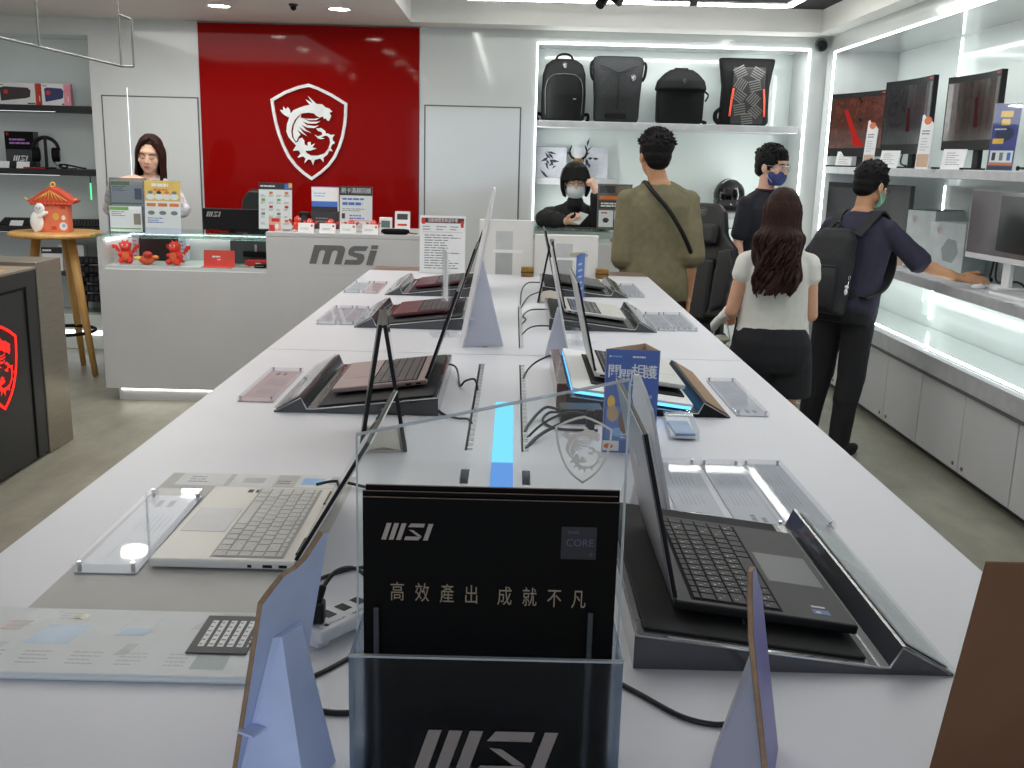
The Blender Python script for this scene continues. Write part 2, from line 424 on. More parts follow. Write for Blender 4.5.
# flush doors: a panel with a narrow dark gap round it
def flush_door(name, x0, x1, z1):
    d = MB(); d.box(x0+.008, x1-.008, 7.992, 8.0, .02, z1-.008, GLOSSW, .002)
    d.box(x0-.002, x0+.008, 7.996, 8.0, .02, z1, SEAM); d.box(x1-.008, x1+.002, 7.996, 8.0, .02, z1, SEAM); d.box(x0-.002, x1+.002, 7.996, 8.0, z1-.008, z1+.002, SEAM)
    return struct(name, d)
flush_door('door_1', -3.19, -2.445, 2.0)
dr = flush_door('door_2', -.70, .045, 1.99)
h = MB(); h.box(-.13, -.115, 7.97, 7.992, 1.0, 1.14, SILVER, .003); h.build('door_handle', dr)
m = MB(); m.box(-6.5, -3.27, 8.36, 8.4, 0, .1, GLOSSW); struct('baseboard_back', m)

# red back-painted panel with the raised white emblem
REDG = mat('red_back_painted_glass', (138, 13, 11), 0.06, coat=0.0, spec=.1, var=0.01, scale=2)
t = thing('logo_panel', 'tall glossy red wall panel with a white dragon shield, behind the service desk', 'wall panel', (-1.585, 8.0, .02))
p = MB(); p.box(-.842, .842, -.012, .026, 0, 2.53, REDG, .003); p.build('panel', t)
p = MB(); EMBL = mat('emblem_white', (240, 240, 240), 0.4)
shield(p, EMBL, frame((-.002, -.014, 1.74), (1,0,0), (0,0,1)), .725, .02)
tag(p.build('dragon_emblem', t), 'raised white dragon shield emblem')

# ------------------------------------------------------------------ LED lines
LED = emit('led_white', (240, 250, 250), 8.0)
LEDL = emit('led_shelf', (242, 248, 250), 1.6)
LEDC = emit('led_ceiling', (248, 250, 244), 20.0)
LEDS = emit('led_white_soft', (242, 248, 250), 6)
HOUSING = mat('led_housing', (190, 190, 192), .4)
def led(name, label, group, p0, p1, w=.014, strength=LED, back=(0, 1, 0), cat='led strip'):
    t = thing(name, label, cat, p0, group=group)
    p0 = V(p0); d = V(p1) - p0; L = d.length; x = d.normalized(); b = V(back).normalized()
    M = frame((0,0,0), x, x.cross(b).normalized() if abs(x.dot(b)) < .9 else (0,0,1))
    M2 = frame((0,0,0), x, b)       # local x along, local y towards the mounting
    a = MB(); a.box(0, L, -w*.15, w*.35, -w/2, w/2, strength, M=M2); a.build('diffuser', t)
    a = MB(); a.box(0, L, w*.35, w*.7, -w*.62, w*.62, HOUSING, M=M2); a.build('channel', t)
    return t
led('led_strip', 'thin white light strip along the top edge of the backpack recess', None, (.155, 7.995, 2.467), (2.24, 7.995, 2.467), .014)
led('led_strip', 'upright white light strip at the right end of the backpack recess', None, (2.235, 7.995, .3), (2.235, 7.995, 2.467), .016)
led('led_strip', 'upright white light strip at the left end of the backpack recess', None, (.16, 7.995, .3), (.16, 7.995, 2.467), .012, LEDS)
led('led_strip', 'long white light strip along the top edge of the monitor wall', None, (2.368, -2.4, 2.437), (2.368, 7.82, 2.437), .013, back=(1,0,0))
led('led_strip', 'bright upright light strip at the far end of the monitor wall', None, (2.372, 7.815, .6), (2.372, 7.815, 2.437), .014, back=(0,1,0))
for k, (y, lb) in enumerate([(6.75, 'upright white light strip on the back panel behind the middle monitor'), (3.9, 'upright white light strip on the back panel past the third monitor')]):
    led('led_strip', lb, None, (2.855, y, 1.62), (2.855, y, 2.43), .012, back=(1,0,0))
led('led_strip', 'short upright light strip on the back panel just under the monitor shelf', None, (2.855, 6.75, 1.02), (2.855, 6.75, 1.5), .012, back=(1,0,0))
led('led_strip', 'long white light strip along the front lip of the empty lit niche', None, (2.385, 1.5, .612), (2.385, 7.8, .612), .016, back=(0,0,-1))
led('led_strip', 'horizontal light strip along the back of the empty lit niche', None, (2.853, 1.5, .75), (2.853, 6.73, .75), .014, LEDS, back=(1,0,0))
led('led_strip', 'upright light strip inside the empty lit niche beside the man with the backpack', None, (2.853, 6.75, .61), (2.853, 6.75, .93), .016, back=(1,0,0))
led('led_strip', 'thin upright line of light on the white wall behind the clerk', None, (-2.985, 7.985, 1.2), (-2.985, 7.985, 2.06), .006, LEDL)
# suspended square-section LED lines under the black ceiling
lg = 'linear lights hung under the black ceiling'
def ceil_led(p0, p1, label): return led('linear_light', label, None, p0, p1, .034, LEDC, back=(0,0,1), cat='ceiling light')
ceil_led((-.35, 7.24, 2.66), (1.17, 7.24, 2.66), 'long white linear ceiling light above the wall door and first backpacks')
ceil_led((1.23, 7.24, 2.66), (1.84, 7.24, 2.66), 'shorter white linear ceiling light above the patterned backpack')
ceil_led((1.85, 7.22, 2.66), (1.85, 1.2, 2.66), 'white linear ceiling light running forward beside the monitor wall')
ceil_led((-.36, 7.22, 2.66), (-.36, 1.2, 2.66), 'white linear ceiling light running forward beside the lowered ceiling')
# track spot beside the line light
t = thing('track_spotlight', 'small black track spotlight under the black ceiling', 'spotlight', (.62, 7.2, 2.72))
p = MB(); p.box(-.05, .05, -.02, .02, -.03, 0, BLACK, .004); p.build('mount', t)
p = MB(); p.cyl((-.02, 0, -.03), (-.07, -.05, -.09), .03, BLACK, .034); p.cyl((.02, 0, -.03), (.07, -.05, -.07), .028, BLACK, .03); p.build('lamp_head', t)
# recessed downlights in the lowered ceiling
GLOW = emit('downlight_glow', (255, 250, 240), 70.0)
t0 = thing('downlight', 'round recessed downlight in the lowered ceiling, left of the two in view', 'ceiling light', (-2.01, 7.12, 2.56), group=None)
p = MB(); p.torus((0,0,-.002), .075, .008, CEILW); p.build('trim_ring', t0)
p = MB(); p.cyl((0,0,-.004), (0,0,.0), .07, GLOW, seg=32); p.build('diffuser', t0)
first = True
for x in (-2.01, -1.2):
    for y in (7.12, 6.1, 5.1, 4.1, 3.1):
        if x == -2.01 and y == 7.12: continue
        c = copy_tree(t0); c.location = (x, y, 2.56)
        if y == 7.12: c['label'] = 'round recessed downlight in the lowered ceiling, right of the two in view'
        else:
            c['label'] = 'round recessed downlight over the desk aisle, seen only mirrored in the red panel'; c['group'] = 'downlights over the desk aisle'
t = thing('ceiling_camera', 'tiny black dome sensor between the two ceiling downlights', 'security camera', (-1.48, 6.98, 2.56))
p = MB(); p.cyl((0,0,-.012), (0,0,0), .03, DARKG); p.build('base', t)
p = MB(); p.ell((0,0,-.022), .02, BLACK); p.build('lens', t)
t = thing('security_camera', 'small dark dome security camera in the corner above the monitor wall', 'security camera', (2.30, 7.99, 2.50))
p = MB(); p.cyl((0,0,0), (0,-.05,0), .045, GREY, .05); p.build('base', t)
p = MB(); p.ell((0,-.07,-.01), (.042,.042,.042), BLACK); p.build('lens', t)

# ------------------------------------------------------------------ lamps: what the ceiling gives
def area(name, loc, sx, sy, power, rot=(0,0,0), col=(1, 1, .99)):
    l = bpy.data.lights.new(name, 'AREA'); l.shape = 'RECTANGLE'; l.size = sx; l.size_y = sy; l.energy = power; l.color = col
    o = bpy.data.objects.new(name, l); C.objects.link(o); o.location = loc; o.rotation_euler = rot
    return o
area('ceiling_lamp', (.75, 4.3, 2.64), 2.0, 4.8, 30)
area('niche_lamp', (2.42, 4.9, .625), .03, 5.6, 13, (0, R(195), 0), (.97, 1, .985))
area('monitor_wall_lamp', (2.42, 4.9, 2.425), .03, 5.6, 13, (0, R(-14), 0), (.97, 1, .985))
area('desk_ceiling_lamp', (-2.5, 6.0, 2.55), 1.5, 2.6, 40)
area('recess_lamp', (1.2, 8.03, 2.455), 1.9, .03, 12, (R(12), 0, 0), (.97, 1, .98))
area('recess_lamp', (.175, 8.05, 1.4), 1.9, .03, 9.5, (0, R(-90), 0), (.97, 1, .98))
area('recess_lamp', (2.225, 8.05, 1.4), 1.9, .03, 9.5, (0, R(90), 0), (.97, 1, .98))
area('aisle_ceiling_lamp', (.6, .2, 2.64), 2.4, 2.4, 3)
area('shop_screen', (-.6, -2.2, 1.7), 2.4, 1.4, 24, (R(90), 0, 0), (.62, .76, 1.0))
w = bpy.data.worlds.new('mall_light'); bpy.context.scene.world = w; w.use_nodes = True
w.node_tree.nodes['Background'].inputs[0].default_value = (.80, .82, .82, 1); w.node_tree.nodes['Background'].inputs[1].default_value = .65
# ------------------------------------------------------------------ long white display table
TABT = 1.0
t = thing('display_table', 'long white display table of laptops running down the middle of the shop', 'table', (0, 0, 0))
p = MB()
xs = [-.76, -.089, -.072, .031, .047, .735]; ys = [.5, 1.8, 1.89, 2.02, 2.93, 3.078, 3.083, 3.2, 4.15, 5.37]
GAP = mat('table_gap_grey', (110, 110, 112), .5)
for i in range(5):
    for j in range(9):
        slot = i in (1, 3) and j in (1, 3, 7)
        if slot or j == 5:
            p.box(xs[i], xs[i+1], ys[j], ys[j+1], .955, .962 if slot else .994, GAP)
        else:
            p.box(xs[i], xs[i+1], ys[j], ys[j+1], .95, 1.0, WHITE)
for y in (3.083,): pass
p.build('tabletop', t)
for x in (-.0725, .0465):           # brush seals in the cable slots
    for (a, b) in ((2.02, 2.93), (3.2, 4.15)):
        p = MB(); n = int((b-a)/.02)
        for k in range(n):
            yy = a + (b-a)*(k+.5)/n
            p.box(x-.011, x+.0005, yy-.0085, yy+.0085, .975, .9985, SILVER if k % 2 else LGREY)
        p.build('cable_brush', t)
p = MB(); p.box(-.035, -.0325, .5, 5.37, .9992, 1.0004, GAP) if False else None
p = MB(); p.box(-.60, .58, .7, 5.2, 0, .95, WHITE, .004); p.build('base_cabinet', t)
p = MB(); p.box(-.755, .73, 5.372, 5.60, .955, .998, mat('brown_laminate', (128, 108, 96), .35, var=.06, scale=4, stretch=(1, 8, 1)), .002); tag(p.build('end_strip', t), 'brown end strip at the far end of the tabletop')
p = MB()  # glowing plates put in for a blue screen reflected in the acrylic
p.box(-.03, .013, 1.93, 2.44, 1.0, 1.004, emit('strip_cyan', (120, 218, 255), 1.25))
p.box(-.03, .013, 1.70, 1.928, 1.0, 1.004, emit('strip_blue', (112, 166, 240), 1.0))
tag(p.build('reflection_strip'), 'flat pale blue glowing strip on the table painted as a reflection, behind the black brochures', 'painted reflection')

# ------------------------------------------------------------------ service desk
t = thing('service_desk', 'white service desk with a glass niche at left and grey lettering on its front', 'desk', (-1.6, 6.3, 0))
p = MB()
x0, x1 = -1.0, 1.03
p.box(x0, x1, 0, .03, .09, .86, DESKW, .002)            # front below the niche
p.box(.06, x1, 0, .03, .86, 1.089, DESKW, .002)
p.box(.06, x1, .0, .62, 1.09, 1.118, DESKW, .003)
p.box(x0, x0+.03, .03, .62, .09, 1.06, DESKW, .002)
p.box(x1-.03, x1, .03, .62, .09, 1.09, DESKW, .002)
p.box(x0, .06, .03, .62, .85, .88, DESKW)
p.box(.06, .09, .03, .4, .88, 1.09, DESKW)
p.box(x0+.03, .06, .46, .49, .88, 1.06, DESKW)
p.box(x0+.0, x0+.035, 0, .05, .86, 1.06, DESKW, .002)
p.build('body', t)
p = MB(); p.box(x0+.06, x1-.05, .06, .58, 0, .09, WHITE); p.build('plinth', t)
p = MB(); p.box(x0+.08, x1-.1, .052, .062, .07, .085, emit('plinth_led', (255, 250, 235), 7)); p.build('plinth_light', t)
p = MB(); p.box(x0-.03, .06, -.02, .62, 1.06, 1.075, clear('desk_glass', (232, 246, 241), 1.0), .002); tag(p.build('glass_top', t), 'clear glass top over the display niche')
p = MB(); p.box(x0+.04, x0+.052, .06, .44, 1.03, 1.045, LEDS); p.box(x0+.05, .04, .42, .43, 1.045, 1.055, LED); p.build('niche_light', t)
p = MB(); word_old(p, mat('letter_grey', (112, 112, 110), .35, metal=.4), frame((.548, -.003, .985), (1,0,0), (0,0,1)), .19, 1.08)
w_ = p.build('lettering', t)

# ------------------------------------------------------------------ left island with the glowing dragon
t = thing('gaming_island', 'black display island with steel ends and a red glowing dragon shield', 'display island', (-2.44, 4.2, 0))
ISB = mat('island_black', (30, 31, 32), .45, var=.03, bump=.05, bscale=300)
p = MB(); p.box(-1.1, -.02, -2.2, .88, 0, .98, ISB); p.build('body', t)
p = MB(); p.box(-.02, 0, -2.2, .92, .02, .99, ISB, .004); p.box(0, .006, -2.2, .80, .90, .912, MATTEB); p.box(0, .006, .79, .802, .02, .912, MATTEB); p.build('side_panel', t)
p = MB(); p.box(-1.1, .002, .935, 1.22, 0, 1.02, STEEL, .004); tag(p.build('end_panel', t), 'brushed steel end panel')
p = MB(); p.box(-1.1, 0, -2.2, .935, .985, 1.0, mat('island_top', (132, 120, 104), .4), .003); p.build('top', t)
p = MB(); shield(p, emit('red_neon', (255, 44, 38), 1.8), frame((.004, .49, .56), (0,1,0), (0,0,1)), .42, .004); tag(p.build('dragon_emblem', t), 'glowing red dragon shield')

# ------------------------------------------------------------------ right-hand display wall furniture
gc = 'base cabinets under the lit niche'
ycab = [7.72, 6.66, 5.60, 4.48, 3.4, 2.3, 1.2]
CABW = mat('cabinet_white', (196, 196, 198), .35, var=.012, scale=3)
BRASS = mat('brass', (150, 120, 70), .35, metal=.8)
names = ['farthest', 'second', 'third', 'fourth', 'fifth', 'nearest']
for k in range(6):
    a, b = ycab[k+1]+.002, ycab[k]-.002; md = (a+b)/2
    lab = ['white base cabinet hidden mostly by the man with the backpack, at the far end', 'white two door base cabinet just right of the shopper with the backpack', 'white two door base cabinet nearest within view under the lit niche',
           'white base cabinet at the right edge of the photo', 'white base cabinet beyond the right edge of the photo', 'white base cabinet beyond the right edge of the photo'][k]
    t = thing('base_cabinet', lab, 'cabinet', (2.37, md, 0), group=gc if k < 4 else 'base cabinets out of view')
    L = (b-a)/2
    p = MB(); p.box(.02, .48, -L, L, .045, .47, CABW); p.box(.05, .48, -L, L, 0, .045, DARKG); p.build('carcass', t)
    for sg in (-1, 1):
        d = MB(); d.box(0, .018, *sorted((sg*.003, sg*(L-.003))), .05, .462, CABW, .002); d = d.build('door', t)
        kb = MB(); kb.cyl((-.004, sg*.055, .085), (0, sg*.055, .085), .011, BRASS, seg=16); kb.build('lock', d)
t = thing('display_ledge', 'grey fronted ledge on top of the white base cabinets', 'ledge', (2.37, 4.5, .47))
p = MB(); p.box(-.015, .485, -3.3, 3.32, 0, .02, SEAM); p.box(-.02, .012, -3.3, 3.32, .02, .118, LGREY, .002); p.box(.012, .485, -3.3, 3.32, .02, .085, GLASSW); p.build('ledge', t)
t = thing('display_counter', 'white wall counter carrying the white computers and mice', 'counter', (2.37, 4.5, .935))
p = MB(); p.box(0, .486, -3.3, 3.32, 0, .055, LGREY, .003); p.box(.012, .488, -3.29, 3.31, .0551, .0575, WHITE); p.build('counter_top', t)
for y in (-2.2, 0, 2.26): p = MB(); p.box(.43, .487, y-.01, y+.01, -.30, 0, GLASSW); p.build('bracket', t)
t = thing('monitor_shelf', 'long white wall shelf holding the three monitors', 'shelf', (2.37, 4.5, 1.555))
p = MB(); p.box(0, .487, -3.3, 3.32, 0, .05, mat('shelf_white', (198, 200, 203), .35), .003); p.build('board', t)
p = MB(); p.box(.03, .05, -1.0, .2, -.012, -.001, LEDS); p.build('shelf_light', t)
# shelves in the backpack recess
t = thing('backpack_shelf', 'long white shelf in the back recess holding four backpacks', 'shelf', (1.2, 8.02, 1.85))
p = MB(); p.box(-1.045, 1.0, 0, .478, 0, .05, mat('shelf_white', (198, 200, 203), .35), .003); p.build('board', t)
t = thing('picture_ledge', 'short white ledge holding two ink-style prints', 'shelf', (.45, 8.3, 1.405))
p = MB(); p.box(-.275, .40, 0, .198, 0, .055, LGREY, .003); p.build('board', t)
t = thing('helmet_shelf', 'small white shelf under the black helmet', 'shelf', (1.75, 8.25, 1.165))
p = MB(); p.box(-.17, .2, 0, .248, 0, .055, LGREY, .003); p.build('board', t)
t = thing('hook_rail', 'chrome hook rail on the wall under the helmet shelf', 'hook rail', (1.78, 8.44, 1.08))
p = MB(); p.tube([(-.12, 0, 0), (.16, 0, 0)], .006, CHROME); p.build('rail', t)
for x in (-.08, .0, .08, .14):
    q = MB(); q.tube(catmull([(x, 0, 0), (x, -.05, -.03), (x, -.08, -.14), (x, -.05, -.2), (x, -.03, -.16)]), .006, CHROME); q.build('hook', t)
for x_ in (-.11, .15): p = MB(); p.box(x_-.01, x_+.01, 0, .058, -.01, .01, CHROME); p.build('bracket', t)

# ------------------------------------------------------------------ small counter at the back where the masked shopper leans
t = thing('glass_counter', 'white back counter with a green glass top where the masked person leans', 'counter', (.42, 6.85, 0))
p = MB(); p.box(-.30, .50, .02, .50, 0, 1.05, DESKW, .003); p.box(-.30, -.28, .02, .5, 1.05, 1.13, DESKW); p.box(.48, .50, .02, .5, 1.05, 1.13, DESKW); p.box(-.28, .48, .46, .5, 1.05, 1.13, DESKW); p.build('body', t)
p = MB(); p.box(-.32, .52, 0, .52, 1.13, 1.145, clear('counter_glass', (240, 250, 246), .8), .002); tag(p.build('glass_top', t), 'green edged glass top')
t = thing('gift_pouch', 'small red pouch inside the back glass counter', 'pouch', (.72, 6.93, 1.051))
p = MB(); p.ell((0,0,.02), (.045,.035,.02), RED); p.build('pouch', t)
p = MB(); p.ell((0,0,.042), (.010,.010,.008), YELLOW); p.build('knot', t)

# ------------------------------------------------------------------ left recess shelves
BSH = mat('shelf_black', (28, 28, 30), .5)
def bshelf(name, z, label, x1=-3.29, th=.045):
    t = thing(name, label, 'shelf', (-4.0, 8.02, z-th))
    p = MB(); p.box(-2.3, x1+4.0, 0, .378, 0, th, BSH, .003); p.build('board', t)
    p = MB(); p.box(-2.2, .42, .03, .036, -.003, -.0005, LEDL); p.build('shelf_light', t)
    return t
bshelf('storage_shelf', 1.915, 'black wall shelf holding the white graphics card boxes')
bshelf('storage_shelf', 1.43, 'black wall shelf holding the headset and black box')
bshelf('storage_shelf', .98, 'black wall shelf of keyboards behind the round stool')
t = thing('base_unit', 'low white lit base unit on the floor behind the round stool', 'cabinet', (-4.4, 8.02, 0))
p = MB(); p.box(-1.8, 1.12, 0, .37, .0, .28, GLASSW, .004); p.build('carcass', t)
p = MB(); p.box(-1.8, 1.1, -.006, 0, .12, .15, LEDS); p.build('light', t)
# thin steel frame hung from the lowered ceiling
t = thing('hanging_frame', 'thin grey steel hanging frame at the upper left of the photo', 'hanging frame', (-2.2, 5.0, 2.56))
FR = mat('frame_grey', (128, 130, 128), .4, metal=.6)
def rod(a, b): p.cyl(a, b, .005, FR, seg=10)
for y_ in (0, -.85, -2.6): p = MB(); rod((.31,y_,0),(.31,y_,-.575)); p.build('hanger', t)
p = MB()
rod((.31, -2.6, -.575), (.31, 0, -.575)); rod((.31, 0, -.575), (.37, 0, -.575)); rod((.37, 0, -.575), (.37, 0, -.36)); rod((.31, 0, -.34), (.37, 0, -.36)); rod((.37,-2.6,-.36),(.37,-2.6,-.575)); rod((.37,-2.6,-.575),(.31,-2.6,-.575))

p.build('rail', t)

# ------------------------------------------------------------------ round three-legged bamboo stool
t = thing('stool', 'tall round bamboo stool table with a black foot ring', 'stool', (-3.22, 7.12, 0))
p = MB(); p.cyl((0,0,.985), (0,0,1.02), .30, WOOD, seg=48); p.torus((0,0,1.0025), .30, .0175, WOOD, seg=48); p.build('top', t)
for a in (-22, 207, 88):
    q = MB(); c, s_ = math.cos(R(a)), math.sin(R(a))
    q.tube([(c*.13, s_*.13, .985), (c*.20, s_*.20, .5), (c*.275, s_*.275, .004)], [.032, .028, .02], WOOD, 12); q.build('leg', t)
p = MB(); p.torus((0,0,.31), .215, .013, BLACK, seg=48); p.build('foot_ring', t)
t = thing('pole_stand', 'slim chrome stand foot between the stool and the desk', 'stand', (-3.03, 7.45, 0))
p = MB(); p.tube([(0,0,0), (-.01,0,.5), (-.03,0,.9)], .013, CHROME); p.build('pole', t)
p = MB(); p.cyl((0,0,0), (0,0,.012), .025, CHROME); p.build('foot', t)
# ------------------------------------------------------------------ laptops on their wedge stands
T0 = 1.0
random.seed(11)
SCREEN = mat('screen_off', (10, 11, 14), 0.08, coat=.6, var=.01)
KEYROWS = ["`1234567890-=B", "TQWERTYUIOP[]\\", "CASDFGHJKL;'E", "SZXCVBNM,./S", "FWA     AMC<"]
def laptop(name, label, loc, rz, tilt, W, D, base, keyc, legend, lean, outer, th=.015, lf=.985, group=None, small=False, logo=None, bezel=None, padc=None, deck=None):
    t = thing(name, label, 'laptop', loc, (0, tilt, rz), group)
    p = MB(); p.box(0, D, -W/2, W/2, .003, th, base, .003)
    for y in (-W*.36, W*.36): p.box(D*.12, D*.16, y-.03, y+.03, 0, .003, BLACK); p.box(D*.86, D*.9, y-.03, y+.03, 0, .003, BLACK)
    for sg in (-1, 1):
        for k, (xx, ww) in enumerate(((.06, .012), (.16, .014), (.30, .006))):
            p.box(D*xx, D*xx+ww, sg*W/2-.0006*sg, sg*W/2+.0004*sg, .006, .0105, BLACK)
    if deck: p.box(D*.03, D*.97, -W*.475, W*.475, th, th+.0003, deck)
    p.build('base', t)
    k = MB(); x0, x1 = D*.11, D*.585; y0, y1 = -W*.455, W*.455
    k.box(x0-.003, x1+.003, y0-.003, y1+.003, th, th+.0005, MATTEB if keyc is BLACK or keyc is DARKG else mat('key_well_grey', (158,157,153), .5))
    rows = [(.5, 16)] + [(1, 15), (1, 15), (1, 14), (1, 13), (1, 10)]
    xx = x0; u = (x1-x0)/5.5
    for ri, (hh, n) in enumerate(rows):
        dx = u*hh; yy = y0
        ws = [1.0]*n
        if ri == 1: ws[-2] = 1.6
        if ri == 2: ws[0] = 1.4; ws[-2] = 1.4
        if ri == 3: ws[0] = 1.7; ws[-2] = 1.9
        if ri == 4: ws[0] = 2.2; ws[-2] = 2.2
        if ri == 5: ws[3] = 5.0
        tot = sum(ws)
        for ki, w_ in enumerate(ws):
            dy = (y1-y0)*w_/tot
            k.box(xx+.0011, xx+dx-.0011, yy+.0011, yy+dy-.0011, th+.0003, th+.0017, keyc, 0 if small else .0004, 1)
            if legend and not small and ri > 0:
                ch = KEYROWS[ri-1][ki] if ki < len(KEYROWS[ri-1]) else '.'
                if ch != ' ':
                    k.text(ch, .0062, legend, frame((xx+dx*.36, yy+dy*.36, th+.00176), (0,1,0), (-1,0,0)))
                    k.text(ch, .004, legend, frame((xx+dx*.68, yy+dy*.66, th+.00176), (0,1,0), (-1,0,0)))
            elif legend and small:
                k.box(xx+dx*.35, xx+dx*.55, yy+dy*.3, yy+dy*.6, th+.0017, th+.0018, legend)
            yy += dy
        xx += dx
    k.build('keyboard', t)
    q = MB(); q.box(D*.63, D*.945, -W*.16, W*.16, th-.0002, th+.0004, padc or base, .0002, 1)
    q.box(D*.63-.0006, D*.945+.0006, -W*.16-.0006, W*.16+.0006, th-.0002, th+.0001, GREY); q.build('touchpad', t)
    # lid
    a = R(lean); M = Matrix.Translation((.002, 0, th+.002)) @ Matrix.Rotation(-a, 4, 'Y')
    l = MB(); l.M = M
    l.box(-.0065, -.0042, -W/2, W/2, 0, D*lf, outer, .0009)
    if logo == 'new': word_new(l, SILVER, frame((-.0068, W*.10, D*.55), (0,-1,0), (0,0,1)), .016)
    if logo == 'shield': shield(l, SILVER, frame((-.0066, 0, D*.55), (0,-1,0), (0,0,1)), .05, .0006)
    l = l.build('lid', t)
    s = MB(); s.M = M
    bz = bezel or BLACK
    s.box(-.0042, .0012, -W*.498, W*.498, .001, D*lf-.0006, bz, .001, 1)
    s.box(.0012, .0015, -W*.475, W*.475, D*.09, D*(lf-.04), SCREEN)
    s.box(.0012, .0016, -.02, .02, D*.04, D*.055, GREY)
    s.box(.0012, .0017, -.003, .003, D*(lf-.03), D*(lf-.017), DARKG)
    s.build('screen', l)
    h = MB()
    for y in (-W*.33, W*.33): h.cyl((.002, y-.03, th), (.002, y+.03, th), .0045, bz, seg=10)
    h.build('hinge', t)
    return t

ROSE = mat('rose_grey_metal', (150, 130, 128), .38, metal=.3, var=.02)
MAROON = mat('maroon_metal', (92, 34, 46), .35, metal=.2, var=.02)
SILV = mat('silver_white_metal', (206, 205, 200), .36, metal=.15, var=.01)
BLKM = mat('black_metal', (16, 16, 18), .45, metal=.1, spec=.3, var=.02)
GUN = mat('gunmetal_lid', (118, 118, 120), .36, metal=.5)
STGREY = mat('stand_grey_acrylic', (74, 75, 80), .14, coat=.5, var=.01)
STDARK = mat('stand_dark_acrylic', (58, 59, 62), .16, coat=.5, var=.01)
PADB = mat('rubber_pad', (24, 24, 25), .8)
def stand(label, loc, rz, L, body, lipm, w=.39, card=True):
    """wedge stand: high at the back (x=0), low in front, then a sloped card lip; runs along local y"""
    t = thing('laptop_stand', label, 'laptop stand', loc, (0, 0, rz))
    p = MB()
    p.prism([(0, 0), (0, .044), (.004, .046), (.298, .010), (.312, .010), (.324, .038), (.328, .038), (w, .003), (w, 0)], -L/2, L/2, body, 'y')
    p.build('tray', t)
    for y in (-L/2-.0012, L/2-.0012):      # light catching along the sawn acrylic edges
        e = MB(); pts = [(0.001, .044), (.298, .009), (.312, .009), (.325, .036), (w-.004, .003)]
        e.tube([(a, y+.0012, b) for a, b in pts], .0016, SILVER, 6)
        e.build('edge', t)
    ang = math.atan2(.036, .294)
    M = Matrix.Translation((.004, 0, .046)) @ Matrix.Rotation(ang, 4, 'Y')
    q = MB(); q.box(.008, .285, -L/2+.012, L/2-.012, .0003, .004, PADB, .002, M=M); tag(q.build('pad', t), 'black rubber pad')
    b2 = math.atan2(.035, w-.328)
    M = Matrix.Translation((.328, 0, .0385)) @ Matrix.Rotation(b2, 4, 'Y')
    ll = math.hypot(.035, w-.328)
    c = MB(); c.box(.004, ll-.004, -L/2+.01, L/2-.01, .0002, .0012, lipm, M=M)
    Mf = M @ frame((0, 0, .0014), (0, 1, 0), (-1, 0, 0))
    if card:
        lines(c, -L*.32, -L*.02, -ll*.85, -ll*.2, 4, INK, Mf, .3)
        rect(c, L*.10, L*.36, -ll*.9, -ll*.12, mat('card_pale_green', (176, 196, 186), .4), Mf)
        c.box(.002, ll, -L/2+.004, L/2-.004, .003, .0045, ACR, M=M)
    c.build('card_lip', t)
    return t
TL = math.atan2(.036, .294)
HZ = T0 + .0505
def on_stand(side, yc): return (side*.20, yc, HZ)
GLIP = mat('lip_grey', (128, 132, 134), .15, coat=.5)

# right-hand side, nearest first
stand('grey wedge stand under the black open laptop at lower right', (.160, 1.352, T0), 0, .485, STGREY, GLIP)
l = laptop('laptop', 'open black laptop facing the right table edge, nearest on the right', (.214, 1.325, HZ-.0012), 0, TL, .322, .236, BLKM, BLACK, LGREY, 20, GUN, logo='new', th=.016, lf=.93, padc=mat('black_metal2', (30, 30, 33), .3), deck=None)
st = MB(); st.box(.184, .206, -.142, -.128, .0161, .0164, mat('sticker_blue', (60, 92, 150), .4)); st.box(.188, .194, -.139, -.134, .0164, .0166, LGREY); tag(st.build('sticker', l), 'small blue sticker'); st = MB(); st.box(.186, .204, -.122, -.117, .0161, .0164, LGREY); tag(st.build('sticker', l), 'small silver sticker')
stand('white topped stand with glowing blue edges and a brown lip', (.150, 2.61, T0), 0, .52, BLACK, KRAFT, card=False)
R2 = [o for o in bpy.data.objects if o.get('label') == 'white topped stand with glowing blue edges and a brown lip'][0]
BLUEL = emit('edge_blue', (90, 180, 255), 2.6)
M = Matrix.Translation((.004, 0, .050)) @ Matrix.Rotation(TL, 4, 'Y')
q = MB(); q.box(.0, .292, -.258, .258, .003, .010, BLUEL, M=M); q.box(-.002, .294, -.26, .26, .010, .0145, ACRE, M=M); tag(q.build('edge_light', R2), 'blue glowing edge light')
q = MB(); q.box(.0, .295, -.259, .259, .0105, .0165, PAPER, M=M)
q.M = M; shield(q, INKD, frame((.272, -.18, .0167), (0, 1, 0), (-1, 0, 0)), .024, .0002, True); q.M = Matrix.Identity(4)
q.build('white_top', R2)
q = MB(); q.box(-.03, -.004, -.2, .26, .0, .062, mat('brown_mirror', (110, 74, 58), .2, coat=.5), .002); tag(q.build('back_board', R2), 'brown back board')
laptop('laptop', 'open silver laptop on the blue glowing stand, half behind the blue tent card', (.215, 2.62, HZ+.018), 0, TL, .325, .232, SILV, BLACK, LGREY, 20, SILV, small=True)
q = MB(); q.box(.05, .285, -.19, .19, .0165, .0185, PADB, .003, M=M); q.build('pad', R2)
stand('dark wedge stand on the right with a clear price lip, second from the far end', (.142, 3.83, T0), 0, .52, STDARK, LGREY)
laptop('laptop', 'open silver laptop on the right side, second from the far end', on_stand(1, 3.82), 0, TL, .322, .230, SILV, DARKG, LGREY, 20, SILV, small=True)
stand('dark wedge stand at the far right end of the long table', (.142, 4.74, T0), 0, .50, STDARK, GLIP)
